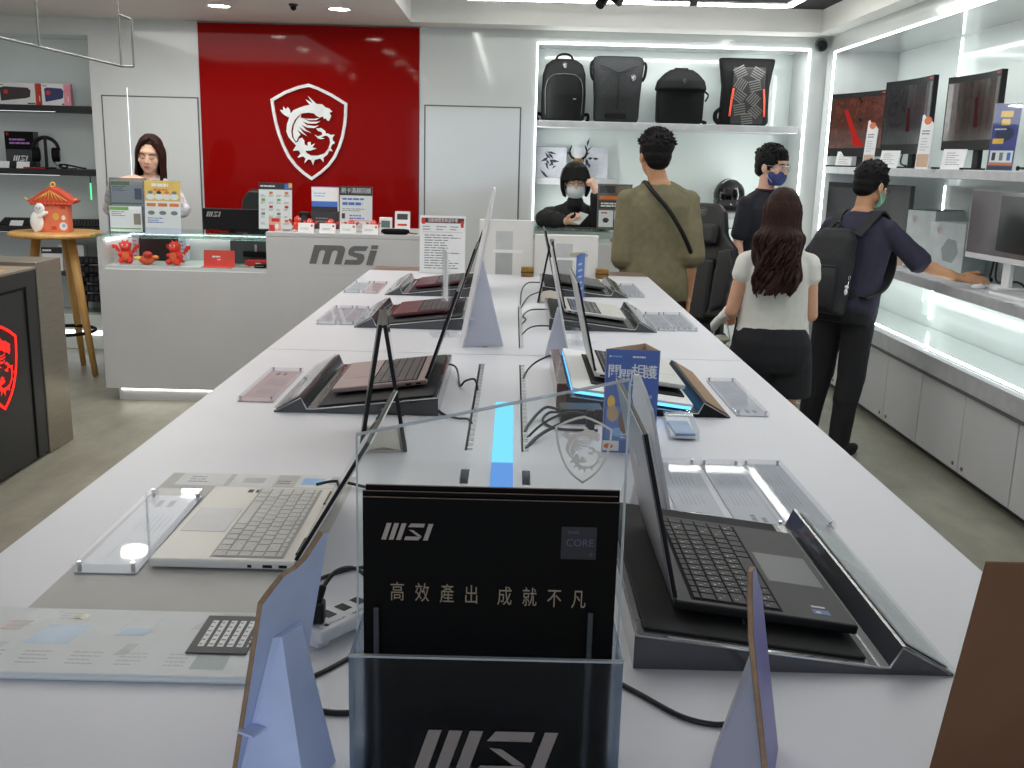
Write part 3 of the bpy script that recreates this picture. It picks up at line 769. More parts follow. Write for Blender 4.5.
laptop('laptop', 'open charcoal laptop at the far right end of the long table', on_stand(1, 4.72), 0, TL, .322, .230, DARKG, BLACK, None, 20, DARKG, small=True)
# left-hand side
laptop('laptop', 'open silver white laptop lying flat on the grey mat, nearest on the left', (-.304, 1.535, T0+.0014), PI, 0, .336, .216, mat('pale_champagne_metal', (206, 203, 196), .38, metal=.1, var=.008), mat('key_silver', (200, 198, 192), .5), mat('key_print', (150, 150, 148), .6), 30.5, SILV, th=.016, padc=mat('pad_grey', (190, 190, 190), .35))
L1 = [o for o in bpy.data.objects if str(o.get('label', '')).startswith('open silver white laptop lying')][0]
st = MB(); st.box(.125, .150, .125, .135, .0161, .0163, INKD) ; st.box(.155, .165, .125, .135, .0161, .0163, INKD); st.box(.128, .148, .127, .133, .0163, .0164, GREY)
st = MB(); st.box(.105, .135, -.150, -.135, .0161, .0163, INKD); st.box(.108, .132, -.147, -.139, .0163, .0164, GREY); st.build('sticker', L1); st = MB(); st.box(.140, .149, -.150, -.135, .0161, .0163, INKD); st.build('sticker', L1)
stand('dark grey wedge stand under the rose grey laptop, left middle', (-.165, 2.565, T0), PI, .53, STDARK, GLIP)
laptop('laptop', 'open rose grey laptop on the left, beyond the nearest seam', on_stand(-1, 2.56), PI, TL, .322, .235, ROSE, DARKG, None, 25.5, DARKG, logo='new', small=False)
stand('dark wedge stand on the left under the maroon laptop with its lip to the aisle', (-.165, 3.78, T0), PI, .52, STDARK, LGREY)
laptop('laptop', 'open maroon laptop on the left, second from the far end', on_stand(-1, 3.77), PI, TL, .322, .230, MAROON, DARKG, None, 25, DARKG, small=True, logo='shield')
stand('dark wedge stand at the far left end of the long table', (-.165, 4.66, T0), PI, .54, STDARK, PAPER)
laptop('laptop', 'open maroon laptop at the far left end of the long table', on_stand(-1, 4.62), PI, TL, .322, .230, MAROON, DARKG, None, 25, DARKG, small=True)

# ------------------------------------------------------------------ clear price-card blocks
def price_block(label, x0, x1, y0, y1, rz=0, tone=PAPER, group=None, th=.012, face=1, z=T0):
    cx, cy = (x0+x1)/2, (y0+y1)/2; hx, hy = (x1-x0)/2, (y1-y0)/2
    t = thing('price_card_block', label, 'price sign', (cx, cy, z), rz, group)
    p = MB(); p.box(-hx, hx, -hy, hy, .001, .0022, tone)
    M = frame((0, 0, .0024), (0, face, 0), (-face, 0, 0))
    lines(p, -hy*.86, -hy*.62, -hx*.6, hx*.3, 2, INK, M, .5)
    lines(p, -hy*.4, hy*.1, -hx*.5, hx*.65, 6, INKL, M, .3)
    lines(p, hy*.25, hy*.7, -hx*.5, hx*.65, 6, INKL, M, .3)
    p.build('card', t)
    q = MB(); q.box(-hx-.002, hx+.002, -hy-.003, hy+.003, .0026, th, ACRE, .0012)
    q.build('acrylic_cover', t)
    for sx in (-1, 1):
        for sy in (-1, 1): s = MB(); s.cyl((sx*(hx-.006), sy*(hy-.006), 0), (sx*(hx-.006), sy*(hy-.006), th+.0006), .003, CHROME, seg=10); s.build('magnet', t)
    return t
GCARD = mat('card_grey', (182, 184, 192), .5, var=.01)
PINKC = mat('card_pinkish', (196, 176, 176), .5, var=.02)
price_block('long clear price block on the grey mat in front of the white laptop', -.622, -.533, 1.345, 1.680, .02, GCARD, th=.016, face=-1, z=T0+.0014)
price_block('clear price block with a pinkish card on the left beside the rose laptop stand', -.665, -.578, 2.39, 2.75, 0, PINKC, face=-1)
price_block('clear price block on the left by the second maroon laptop, at the table edge', -.700, -.625, 3.57, 3.97, 0, GCARD, face=-1)
price_block('clear price block touching the lip of the second left stand from the far end', -.618, -.562, 3.57, 3.97, 0, GCARD, face=-1)
price_block('clear price block on the left at the far end, at the table edge', -.745, -.672, 4.43, 4.79, 0, GCARD, face=-1)
price_block('clear price block on the left at the far end, against the stand lip', -.662, -.590, 4.43, 4.79, 0, PINKC, face=-1)
price_block('clear price block beside the tall white standee, leftmost of three beyond the black laptop', .303, .383, 1.598, 1.960, 0, GCARD)
price_block('middle one of three clear price blocks beyond the black laptop', .397, .473, 1.598, 1.960, 0, GCARD)
price_block('clear price block nearest the table edge, rightmost of three beyond the black laptop', .483, .560, 1.604, 1.965, 0, GCARD)
price_block('clear price block next to the brown lip of the blue glowing stand', .560, .638, 2.37, 2.76, 0, GCARD)
price_block('clear price block by the second right stand from the far end, against its lip', .540, .606, 3.61, 4.0, 0, GCARD)
price_block('clear price block by the second right stand from the far end, near the table edge', .614, .690, 3.62, 4.01, 0, GCARD)
price_block('clear price block at the far right end of the table', .538, .610, 4.52, 4.95, 0, GCARD)

# ------------------------------------------------------------------ mat, glossy promo pad, key card, hub
t = thing('desk_mat', 'large pale grey printed desk mat under the white laptop', 'mat', (-.46, 1.53, T0))
MATG = mat('mat_grey', (184, 182, 178), .55, var=.015)
p = MB(); p.box(-.172, .175, -.306, .29, .0002, .0012, MATG)
Mf = frame((0, 0, .00125), (1, 0, 0), (0, 1, 0))
for (a, b, c_, d) in ((-.15, -.06, .22, .29), (-.05, .03, .22, .29), (.07, .165, .22, .295)): rect(p, a, b, c_, d, mat('mat_print', (206, 206, 206), .5), Mf)
lines(p, -.13, -.08, .235, .275, 3, INK, Mf, .3, .0001); rect(p, -.03, .01, .24, .27, LGREY, Mf, .0001); rect(p, .08, .12, .235, .275, LBLUE, Mf, .0001); rect(p, .13, .16, .24, .285, LGREY, Mf, .0001)
lines(p, .035, .065, .235, .26, 2, INKD, Mf, .3, .0001)
p.build('mat', t)
t = thing('promo_pad', 'white glossy printed promotion pad with rounded edge at the near left', 'pad', (-.465, 1.135, T0))
p = MB(); p.box(-.24, .172, -.088, .084, 0, .009, mat('pad_white', (208, 211, 212), .45, coat=.0, var=.01), .004, 3)
Mf = frame((0, 0, .0091), (1, 0, 0), (0, 1, 0))
PB = mat('pad_blue', (158, 184, 208), .3); PG = mat('pad_grey_print', (186, 190, 192), .3); PT = mat('pad_text_grey', (166, 168, 170), .3)
def para(a, b, c_, d, m_, sh=.012):
    p.add([(a, c_, 0), (b, c_, 0), (b+sh, d, 0), (a+sh, d, 0)], [(0,1,2,3)], m_, False, Mf)
para(-.12, -.066, -.015, .035, PB); para(-.02, .018, .01, .058, PG); p.add([(-.016,.012,.0002),(.016,.012,.0002),(.024,.030,.0002),(-.008,.030,.0002)], [(0,1,2,3)], PB, False, Mf)
para(-.156, -.118, .05, .074, PG); para(.07, .104, .03, .062, PG); para(-.165, -.14, .02, .045, PT, .008); lines(p, -.165, -.13, .014, .048, 3, ORANGE, Mf, .1, .0001)
lines(p, -.105, -.075, .05, .07, 3, PT, Mf, .4); para(-.088, -.072, .052, .066, mat('pad_yellow', (206, 200, 168), .3), .003)
for k in range(5): lines(p, -.165+k*.058, -.165+k*.058+.036, -.066, -.03, 4, PT, Mf, .35)
para(-.17, -.15, -.055, -.012, PG, .014); para(.0, .014, -.04, -.01, PT, .008)
p.build('pad', t)
p = MB(); p.box(.10, .14, -.07, .076, .0091, .0098, ACR)
p.build('sleeve', t)
t = thing('keypad_card', 'black card printed with rows of white keys lying on the white pad', 'card', (-.343, 1.152, T0+.0099))
p = MB(); p.box(-.038, .036, -.05, .05, 0, .0014, mat('card_black', (42, 42, 43), .5), .0006)
Mf = frame((0, 0, .00145), (1, 0, 0), (0, 1, 0))
for k in range(5):
    xa = -.028 + k*.0118
    rect(p, xa, xa+.0075, -.034, .036, PAPER, Mf)
    for j in range(6): lines(p, xa+.001, xa+.0065, -.032+j*.0115, -.0235+j*.0115, 1, INK, Mf, .4, .0001)
for j in range(6): rect(p, .0315, .034, -.034+j*.011, -.027+j*.011, LGREY, Mf)
p.build('card', t)
t = thing('usb_hub', 'white four port hub block with a black plug in its first port', 'usb hub', (-.206, 1.182, T0), R(52))
HUBW = mat('hub_white', (206, 208, 214), .35)
p = MB(); p.box(-.055, .055, -.024, .024, .012, .030, HUBW, .004)
p.box(.015, .035, -.012, .012, 0, .012, HUBW, .003); p.box(-.05, -.03, -.012, .012, 0, .012, HUBW, .003); p.build('body', t)
p = MB()
for x in (-.022, .004, .030): p.box(x, x+.014, -.001, .018, .0302, .0306, BLACK)
p.build('port', t)
p = MB(); Mf = frame((-.035, -.0243, .0215), (1, 0, 0), (0, 0, 1))
Mf = frame((-.04, -.014, .0303), (1, 0, 0), (0, 1, 0))
rect(p, 0, .006, -.003, .003, INKD, Mf); p.text('Microsoft', .007, INKD, Mf @ Matrix.Translation((.0075, 0, 0)), 'LEFT'); p.text('| BYNEXT', .007, INKD, Mf @ Matrix.Translation((.043, 0, 0)), 'LEFT'); p.build('lettering', t)
t = thing('usb_plug', 'black plug pushed into the white hub with its cord', 'plug', (-.231, 1.152, T0+.031))
p = MB(); p.box(-.010, .010, -.009, .009, 0, .028, BLACK, .003); p.capsule((0,0,.028), .008, (.006,.006,.042), .005, BLACK); p.build('plug', t)
p = MB(); p.tube(catmull([(.006,.006,.042), (.02,.03,.055), (.045,.05,.048), (.075,.045,.01), (.08,.02,-.026), (.07,-.03,-.027)]), .0028, CORD); p.build('cord', t)

# ------------------------------------------------------------------ brochure stand with black brochures
t = thing('brochure_stand', 'clear acrylic brochure stand with slanted back and frosted pocket, front centre', 'brochure stand', (-.013, .90, T0))
p = MB(); p.prism([(-.133, .0), (.131, .0), (.129, .398), (-.132, .337)], .028, .032, ACR, 'y')
ED = clear('acrylic_edge', (215, 222, 226), 1.2, .55, (226, 230, 234))
p.tube([(-.132, .03, .337), (.129, .03, .398)], .0018, ED, 6); p.tube([(-.133, .03, 0), (-.132, .03, .337)], .0011, ED, 6); p.tube([(.131, .03, 0), (.129, .03, .398)], .0013, ED, 6)
p.build('back_plate', t)
p = MB(); shield(p, mat('etched_taupe', (206, 198, 186), .6), frame((.0865, .0275, .328), (1,0,0), (0,0,1)), .068, .0004); tag(p.build('dragon_emblem', t), 'etched grey dragon shield')
FROST = bpy.data.materials.new('frosted_acrylic'); FROST.use_nodes = True
b = FROST.node_tree.nodes['Principled BSDF']; b.inputs['Base Color'].default_value = (.86, .88, .92, 1); b.inputs['Transmission Weight'].default_value = 1; b.inputs['Roughness'].default_value = .34; b.inputs['IOR'].default_value = 1.2
MIL = clear('pocket_side', (214, 222, 232), .8, .22, (196, 206, 222))
p = MB(); p.box(-.127, .125, -.062, -.059, .001, .153, FROST)
p.box(-.1275, .1255, -.0625, -.0585, .1515, .1535, mat('frost_edge', (150, 156, 160), .4))
tag(p.build('pocket_front', t), 'frosted pocket front')
p = MB(); p.box(-.127, -.124, -.059, .028, .001, .152, MIL); p.build('pocket_side', t)
p = MB(); p.box(.122, .125, -.059, .028, .001, .152, MIL); p.build('pocket_side', t)
p = MB(); p.box(-.127, .125, -.059, .028, .0, .003, MIL); p.build('pocket_floor', t)
for x in (-.106, .096):
    p = MB(); p.box(x-.0025, x+.0025, -.03, -.026, .003, .185, clear('tab', (200, 204, 208), 1, .6, (110, 112, 114)), .001); p.build('divider_tab', t)
p = MB(); word_new(p, mat('pocket_word', (128, 118, 112), .5), frame((-.068, -.0628, .034), (1,0,0), (0,0,1)), .046, .0004); p.build('lettering', t)
BROB = mat('brochure_black', (7, 6, 5), .5, spec=.08, var=.02)
BROE = mat('brochure_edge', (104, 80, 66), .6)
def brochure(label, y, dx, dz, front, group=None):
    t = thing('brochure', label, 'brochure', (-.013+dx, y, T0+.0035), 0, group)
    p = MB(); p.box(-.119, .119, -.0012, .0012, 0, .288+dz, BROB)
    p.box(-.1188, .1188, -.0011, .0011, .288+dz, .2884+dz, BROE); p.build('sheet', t)
    if front:
        q = MB(); TX = mat('brochure_gold_grey', (150, 138, 128), .5); M = frame((0, -.00125, 0), (1,0,0), (0,0,1))
        word_new(q, TX, frame((-.102, -.00125, .247), (1,0,0), (0,0,1)), .0165, .0001)
        for cx_, ch in zip((-.087, -.0635, -.040, -.017, .0145, .038, .0615, .0845), '高效產出成就不凡'): q.text(ch, .0205, mat('brochure_copy', (134, 118, 98), .5), M @ Matrix.Translation((cx_, .192 - .02*cx_, 0)), sx=.7)
        rect(q, .066, .099, .232, .264, mat('badge_navy', (10, 10, 20), .5), M, .0001)
        q.text('intel', .006, mat('badge_print', (70, 70, 92), .5), M @ Matrix.Translation((.077, .259, .0002))); q.text('CORE', .010, mat('badge_print', (70, 70, 92), .5), M @ Matrix.Translation((.0835, .248, .0002))); q.text('i9', .005, mat('badge_print', (70, 70, 92), .5), M @ Matrix.Translation((.094, .2365, .0002)))
        q.build('print', t)
brochure('front black brochure with pale lettering in the clear brochure stand', .880, 0, 0, True)
brochure('black brochure just behind the front one, brown edge showing above it', .886, -.001, .004, False)
brochure('rearmost black brochure in the clear stand, its top edge highest', .892, .001, .008, False)

# ------------------------------------------------------------------ standees with easel backs
def standee(label, loc, rz, W, H, lean, front, cat='standee', strut=.55, top=0, edge=KRAFT, back=FOAM, art=None):
    t = thing('standee', label, cat, loc, (0, 0, rz))
    M = Matrix.Rotation(-R(lean), 4, 'X'); th = .005
    tops = [[(-W/2, H*.84), (-W*.36, H*.885), (-W*.22, H*.89), (-W*.12, H*.965), (W*.08, H), (W*.30, H*.985), (W*.46, H*.93), (W/2, H*.90)],
            [(-W/2, H*.985), (-W*.40, H), (-W*.16, H*.915), (-W*.02, H*.895), (W*.20, H*.89), (W*.36, H*.85), (W/2, H*.81)],
            [(-W/2, H*.78), (-W*.40, H*.82), (-W*.30, H*.9), (-W*.05, H), (W*.2, H*.985), (W*.30, H*.9), (W*.42, H*.84), (W/2, H*.80)]][top]
    out = [(-W/2, 0)] + tops + [(W/2, 0)]
    p = MB()
    p.prism(out, 0, th, edge, 'y', M=M)
    n3 = [V((x, 0, z)) for x, z in out]
    tri = tessellate_polygon([n3])
    for yy, mm, sgn in ((-.0004, front, -1), (th+.0004, back, 1)):
        fs = []
        for f in tri:
            nrm = (n3[f[1]]-n3[f[0]]).cross(n3[f[2]]-n3[f[0]])
            fs.append(f if nrm.y*sgn > 0 else f[::-1])
        p.add([(x, yy, z) for x, z in out], fs, mm, False, M)
    if art: art(p, M, W, H)
    p.build('board', t)
    # easel: hinged tapered strut splayed behind, with a locking tab
    s0 = H*strut; foot = s0*.46; w0, w1 = W*.24, W*.46
    tp = M @ V((0, th+.0008, s0)); y0, z0 = tp.y, tp.z
    yb = M_y(M, .002, th) + .001; yf = M_y(M, 0, th) + foot; wb = w1*.62
    q = MB(); q.ring_loft([[(-w1, yb, .0008), (w1, yb, .0008), (wb, yf, .0008), (-wb, yf, .0008)], [(-w0, y0, z0), (w0, y0, z0), (w0*.7, y0+.006, z0), (-w0*.7, y0+.006, z0)]], back, True, False)
    q.build('easel_strut', t)
    q = MB(); zt = s0*.28; yt = (M @ V((0, th, zt))).y; f = yt + (foot + M_y(M, 0, th) - yt)*.72
    q.box(w1*.8, w1*1.22, yt+.0008, yt+.020, zt+.012, zt+.0145, back); q.build('easel_tab', t)
    return t
def M_y(M, z, th): return (M @ V((0, th, z))).y
WF = mat('foam_white', (224, 224, 226), .5, var=.01)
BLUEF = mat('standee_front_violet', (120, 116, 178), .4)
standee('small standee seen from behind with pale blue back, near left of the brochures', (-.243, .915, T0), R(-117), .088, .245, 12, BLUEF, edge=KRAFT, top=1, back=mat('standee_back_blue', (190, 202, 234), .5), strut=.62)
standee('small standee with a brown edge at the bottom right, easel to the left', (.280, .905, T0), R(71), .088, .216, 10, BLUEF, edge=KRAFT, top=2, back=mat('standee_back_grey', (166, 166, 180), .5), strut=.58)
standee('white cut-out standee leaning behind the black laptop lid', (.280, 1.70, T0), R(103), .092, .25, 13, WF, edge=WF, back=WF, top=2, strut=.60)
standee('slim white standee edge on, beside the second right laptop from the far end', (.190, 3.08, T0), R(88), .10, .315, 12, WF, edge=WF, back=FOAM, strut=.5)
standee('tall white cut-out standee edge on, beside the second left laptop from the far end', (-.160, 3.26, T0), R(-84), .15, .52, 11, WF, edge=WF, back=FOAM, top=2, strut=.55)
t = thing('display_board', 'brown backed board standing at the lower right corner of the table', 'board', (.52, .876, T0))
M = Matrix.Rotation(R(12.5), 4, 'X'); BRB = mat('board_brown', (112, 80, 58), .7, spec=.2, var=.03)
p = MB(); p.box(-.098, .10, .0012, .004, 0, .2725, BRB, M=M); p.build('front_sheet', t)
p = MB(); p.box(-.10, .10, -.0012, .0012, 0, .274, BRB, M=M); p.build('backing', t)
p = MB(); p.prism([(-.16, 0), (-.06, 0), (-.05, .12)], .05, .053, KRAFT, 'x'); p.build('easel_strut', t)

# black tent-shaped double boards with folded card inside
def tent_pair(label, loc, rz, L=.21, Hh=.268, half=.046):
    t = thing('tent_display', label, 'tent display', loc, (0, 0, rz))
    for sg in (-1, 1):
        p = MB(); ang = math.atan2(half-.004, Hh)
        M = Matrix.Translation((sg*.004, 0, Hh)) @ Matrix.Rotation(-sg*ang, 4, 'Y') @ Matrix.Rotation(PI, 4, 'X')
        ln = math.hypot(half-.004, Hh)
        p.box(-.004, .004, -L/2, L/2, 0, ln-.001, BLACK, .0015, M=M)
        p.box(sg*.004, sg*.0044, -L/2+.008, L/2-.008, .01, ln-.012, SCREEN if sg > 0 else mat('tent_dark_brown', (60, 50, 46), .3), M=M)
        p.build('board', t)
    p = MB(); CARD = mat('folded_card', (222, 212, 196), .6)
    p.prism([(-half+.008, .002), (half-.008, .002), (half-.010, .004), (-half+.010, .004)], -L/2+.004, L/2-.01, CARD, 'y')
    p.prism([(-half*.78, .004), (0, .012), (half*.78, .004), (half*.62, .05), (0, .056), (-half*.62, .05)], -L/2+.004, -L/2+.006, CARD, 'y'); p.build('card_insert', t)
tent_pair('black tent-shaped display with a folded card inside, left of the slots', (-.268, 2.09, T0), R(7))
tent_pair('black tent-shaped display by the far right laptop', (.172, 4.34, T0), R(-3), .16, .262, .05)

# clear acrylic sign holders seen edge on
def clear_holder(label, loc, rz, H, art):
    t = thing('acrylic_sign_holder', label, 'sign holder', loc, (0, 0, rz))
    p = MB(); p.box(-.05, .05, -.008, -.005, .004, H, ACRE, .0008); p.build('front_sheet', t); p = MB(); p.box(-.05, .05, .005, .008, .004, H*.8, ACRE, .0008); p.build('rear_sheet', t)
    p = MB(); p.box(-.055, .055, -.05, .05, 0, .004, ACRE, .001); p.build('foot', t)
    p = MB(); p.box(-.045, .045, -.0015, .0015, H*.42, H*.97, art, .0004)
    M = frame((0, -.0017, H*.7), (1,0,0), (0,0,1)); lines(p, -.03, .03, -H*.2, H*.2, 6, PAPER, M, .3); p.build('card', t)
clear_holder('clear upright acrylic sign holder with a white card, left of the tall white standee', (-.222, 3.40, T0), R(-78), .30, WF)
clear_holder('clear upright acrylic sign holder with a blue card, beside the silver laptop on the right', (.228, 3.30, T0), R(70), .31, BLUE)

# ------------------------------------------------------------------ blue triangular tent card
t = thing('promo_tent_card', 'blue triangular card tower with white lettering on the right of the table', 'tent card', (.256, 2.03, T0), R(-4))
BC = mat('card_blue', (78, 106, 178), .4, var=.02); BEI = mat('card_inside_beige', (206, 180, 160), .6)
A, B_, Cc = (-.056, 0), (.056, 0), (.03, .085)
p = MB(); Hc = .222
for (a, b) in ((A, B_), (B_, Cc), (Cc, A)):
    d = (V((b[0]-a[0], b[1]-a[1], 0))).normalized(); n = V((d.y, -d.x, 0))*.0012
    o = [(a[0], a[1], 0), (b[0], b[1], 0), (b[0], b[1], Hc), (a[0], a[1], Hc)]
    i_ = [tuple(V(q)-n) for q in o]; e = [tuple(V(q)) for q in o]
    p.add(e, [(0,1,2,3)], BC); p.add(i_, [(3,2,1,0)], BEI); p.add([e[3], e[2], i_[2], i_[3]], [(0,1,2,3)], BEI)
p.build('card', t)
p = MB(); M = frame((0, -.0003, 0), (1,0,0), (0,0,1))
for k, (ch, dz) in enumerate((('關', 0), ('關', -.009), ('相', .002), ('護', 0))): p.text(ch, .030, PAPER, M @ Matrix.Translation((-.036+k*.0245, .174+dz, 0)), offset=.01)
rect(p, -.048, -.044, .205, .209, PAPER, M); lines(p, -.042, -.012, .204, .210, 1, LBLUE, M, .5); lines(p, .0, .03, .204, .210, 1, PAPER, M, .6)
rect(p, .012, .044, .120, .127, LBLUE, M); lines(p, -.002, .02, .145, .150, 1, PAPER, M, .5); 
blob = lambda x, y, a, b, mm: p.poly([(x+a*math.cos(k*PI/8), y+b*math.sin(k*PI/8)) for k in range(16)], mm, M @ Matrix.Translation((0,0,.0001*random.random())))
rect(p, -.05, .05, .028, .10, mat('card_mid_blue', (96, 130, 196), .4), M)
blob(-.04, .11, .008, .014, YELLOW); blob(-.036, .085, .012, .018, mat('card_tan', (196, 160, 120), .5)); blob(-.005, .07, .018, .030, mat('card_brown', (128, 92, 72), .5)); blob(.0, .055, .007, .016, GREEN); blob(.034, .095, .012, .010, mat('card_peach', (220, 170, 140), .5)); blob(-.02, .045, .02, .010, LBLUE)
rect(p, -.054, -.02, .004, .026, PAPER, M); blob(-.042, .014, .010, .006, ORANGE); lines(p, -.018, .05, .03, .045, 2, PAPER, M, .3, .0003)
p.build('print', t)
# small clear box and power bricks beside it
t = thing('clear_box', 'small clear acrylic box lying beside the blue card tower', 'box', (.398, 2.225, T0), R(-4))
p = MB(); p.box(-.034, .034, -.095, .095, 0, .003, ACRE); p.box(-.034, .034, -.095, .095, .021, .024, ACRE); p.box(-.034, -.031, -.095, .095, .003, .021, ACRE); p.box(.031, .034, -.095, .095, .003, .021, ACRE); p.box(-.031, .031, -.095, -.092, .003, .021, ACRE); p.build('shell', t)
p = MB(); p.box(-.027, .027, -.085, .085, .004, .009, PAPER); p.box(-.025, .02, -.08, .03, .010, .015, mat('clear_box_blue', (150, 172, 206), .4), M=Matrix.Rotation(.08, 4, 'Z')); p.build('card', t)
t = thing('power_adapter', 'black power adapter brick behind the blue card tower', 'power adapter', (.172, 2.29, T0), R(2))
p = MB(); p.box(-.05, .05, -.035, .035, 0, .036, BLACK, .004); p.build('brick', t)
p = MB(); p.tube(catmull([(-.05, 0, .02), (-.075, .0, .018), (-.09, -.03, .006), (-.06, -.09, .004), (.03, -.10, .004)]), .0032, CORD); p.build('cord', t)
t = thing('plug_block', 'small black upright plug left of the blue card tower', 'plug', (.186, 2.17, T0))
p = MB(); p.box(-.009, .009, -.013, .013, 0, .058, BLACK, .003); p.build('plug', t)
p = MB(); p.tube(catmull([(-.008, 0, .045), (-.05, .0, .05), (-.10, -.01, .03), (-.138, -.03, .0), (-.142, -.03, -.02)]), .003, CORD); p.build('cord', t)

# ------------------------------------------------------------------ cords
def cord(label, pts, r=.0028):
    t = MB(); t.tube(catmull([(x, y, T0 + z) for x, y, z in pts]), r, CORD, 8)
    return tag(t.build('cable'), label, 'cable')
cord('black cord on the table between the brochures and the right front standee', [(.12, 1.09, .003), (.16, 1.045, .003), (.20, 1.0, .003), (.235, .985, .003), (.262, .99, .004)], .0032)
cord('black charging cord from the side of the near black laptop down to the standee', [(.305, 1.192, .044), (.306, 1.178, .040), (.308, 1.165, .02), (.307, 1.14, .004), (.29, 1.06, .003), (.272, 1.02, .003)])
cord('black cord curving behind the brochures by the white hub', [(-.30, 1.30, .003), (-.25, 1.36, .003), (-.21, 1.385, .004), (-.15, 1.38, .003), (-.09, 1.34, .003)])
cord('black cord passing under the white hub to the brochure stand', [(-.235, 1.05, .003), (-.205, 1.085, .003), (-.17, 1.13, .003), (-.12, 1.15, .003)])
cord('black cord on the table between the near left standee and the brochure stand', [(-.205, .995, .003), (-.18, .99, .003), (-.15, .995, .003), (-.10, 1.02, .003)], .0034)
cord('black cord from the back corner of the white laptop behind the brochures', [(-.345, 1.738, .012), (-.31, 1.76, .012), (-.25, 1.75, .004), (-.18, 1.72, .003), (-.09, 1.70, .003)])
cord('black cord from the rose laptop stand to the left slot', [(-.19, 2.46, .004), (-.16, 2.32, .004), (-.12, 2.27, .004), (-.09, 2.26, .004), (-.079, 2.23, -.01), (-.079, 2.20, -.03)])
cord('black cord looping from the rose laptop lid to the left slot', [(-.205, 2.73, .04), (-.15, 2.74, .03), (-.13, 2.62, .004), (-.115, 2.60, .02), (-.09, 2.62, .02), (-.079, 2.58, -.01), (-.079, 2.56, -.03)])
cord('black cord from the second left stand to the far left slot', [(-.16, 3.70, .03), (-.13, 3.70, .02), (-.10, 3.55, .006), (-.082, 3.5, -.005), (-.08, 3.48, -.03)])
cord('thin black cord from the far left stand to the left slot', [(-.16, 4.55, .04), (-.12, 4.5, .05), (-.09, 4.2, .02), (-.08, 4.12, -.01), (-.08, 4.1, -.03)])
cord('second black cord from the far left stand, lower loop', [(-.16, 4.50, .02), (-.11, 4.42, .03), (-.088, 4.1, .004), (-.08, 4.03, -.02)])
cord('black cord from the blue glowing stand to the right slot', [(.13, 2.86, .05), (.08, 2.88, .02), (.05, 2.80, .006), (.039, 2.72, -.01), (.039, 2.70, -.03)])
cord('upper black cord from the power adapter to the right slot', [(.122, 2.31, .02), (.09, 2.33, .02), (.055, 2.25, .006), (.039, 2.18, -.005), (.039, 2.15, -.03)], .0036)
cord('lower heavy black cord from the plug to the right slot', [(.178, 2.165, .044), (.13, 2.16, .03), (.075, 2.12, .012), (.04, 2.05, -.005), (.039, 2.04, -.03)], .0042)
cord('black cord from the second right stand to the far right slot, nearer one', [(.30, 3.545, .006), (.18, 3.53, .02), (.09, 3.54, .018), (.05, 3.48, .004), (.039, 3.44, -.02)])
cord('black kinked cord from the second right stand to the far right slot', [(.140, 3.95, .02), (.08, 3.93, .018), (.05, 3.85, .006), (.06, 3.78, .004), (.042, 3.68, -.005), (.039, 3.66, -.03)])
cord('black cord from the far right stand to the right slot, farther one', [(.138, 4.75, .03), (.08, 4.72, .03), (.05, 4.6, .006), (.042, 4.14, -.004), (.039, 4.10, -.03)])
cord('black cord from the far right stand to the right slot, nearer one', [(.138, 4.50, .02), (.085, 4.4, .012), (.055, 4.2, .006), (.041, 4.08, -.01), (.039, 4.06, -.03)])

# ------------------------------------------------------------------ far end of the table: poster, cartons
t = thing('notice_poster', 'white notice poster with a dark red heading at the far left table end', 'poster', (-.366, 5.30, T0))
M = Matrix.Rotation(-R(4), 4, 'X')
p = MB(); p.box(-.12, .12, 0, .004, 0, .30, PAPER, .001, M=M)
Mf = M @ frame((0, -.0004, 0), (1,0,0), (0,0,1))
rect(p, -.112, .112, .262, .288, mat('heading_maroon', (92, 34, 32), .5), Mf); rect(p, -.110, -.092, .256, .286, RED, Mf, .0002); rect(p, .095, .11, .24, .275, RED, Mf, .0002)
p.text('活動期間登錄送好禮', .022, PAPER, Mf @ Matrix.Translation((0, .275, .0003)), sx=.8)
for k in range(3): lines(p, -.105+k*.072, -.045+k*.072, .222, .25, 2, INK, Mf, .35)
rect(p, -.105, .105, .214, .216, LGREY, Mf)
lines(p, -.095, .1, .02, .205, 14, INK, Mf, .35); p.build('sheet', t)
p = MB(); p.box(-.122, .122, -.03, .05, 0, .003, ACR); p.build('holder', t)
CART = mat('carton_white', (222, 220, 216), .45, var=.01)
def carton(label, x, y, W, H, D, gold):
    t = thing('carton', label, 'carton', (x, y, T0))
    p = MB(); p.box(-W/2, W/2, 0, D, 0, H, CART, .002)
    M = frame((0, -.0004, 0), (1,0,0), (0,0,1)); c = -.01
    CP = mat('carton_print', (192, 194, 192), .5)
    rect(p, c-.045, c+.045, .0, H*.80, CP, M); rect(p, c-.06, c+.10, H*.40, H*.46, PAPER, M, .0001); rect(p, c-.045, c+.045, 0, H*.40, mat('carton_print_dark', (168, 170, 168), .5), M, .0001)
    if gold: p.poly([(W*.2+.05*math.cos(a*PI/8), H*.53+.014*math.sin(a*PI/8)) for a in range(16)], mat('carton_leaf', (178, 168, 146), .5), M @ Matrix.Translation((0,0,.0002)))
    p.build('box', t)
    q = MB(); q.box(-W/2-.0006, W/2+.0006, D*.45, D*.55, H, H+.0006, LGREY); q.build('tape', t)
carton('pale carton with a printed stand picture at the far table end, left one', -.03, 5.32, .285, .285, .06, False)
carton('white carton with a printed stand picture at the far table end, right one', .288, 5.30, .335, .215, .07, True)
GOLD = mat('gold_foil', (150, 112, 50), .35, metal=.6, var=.2, scale=60)
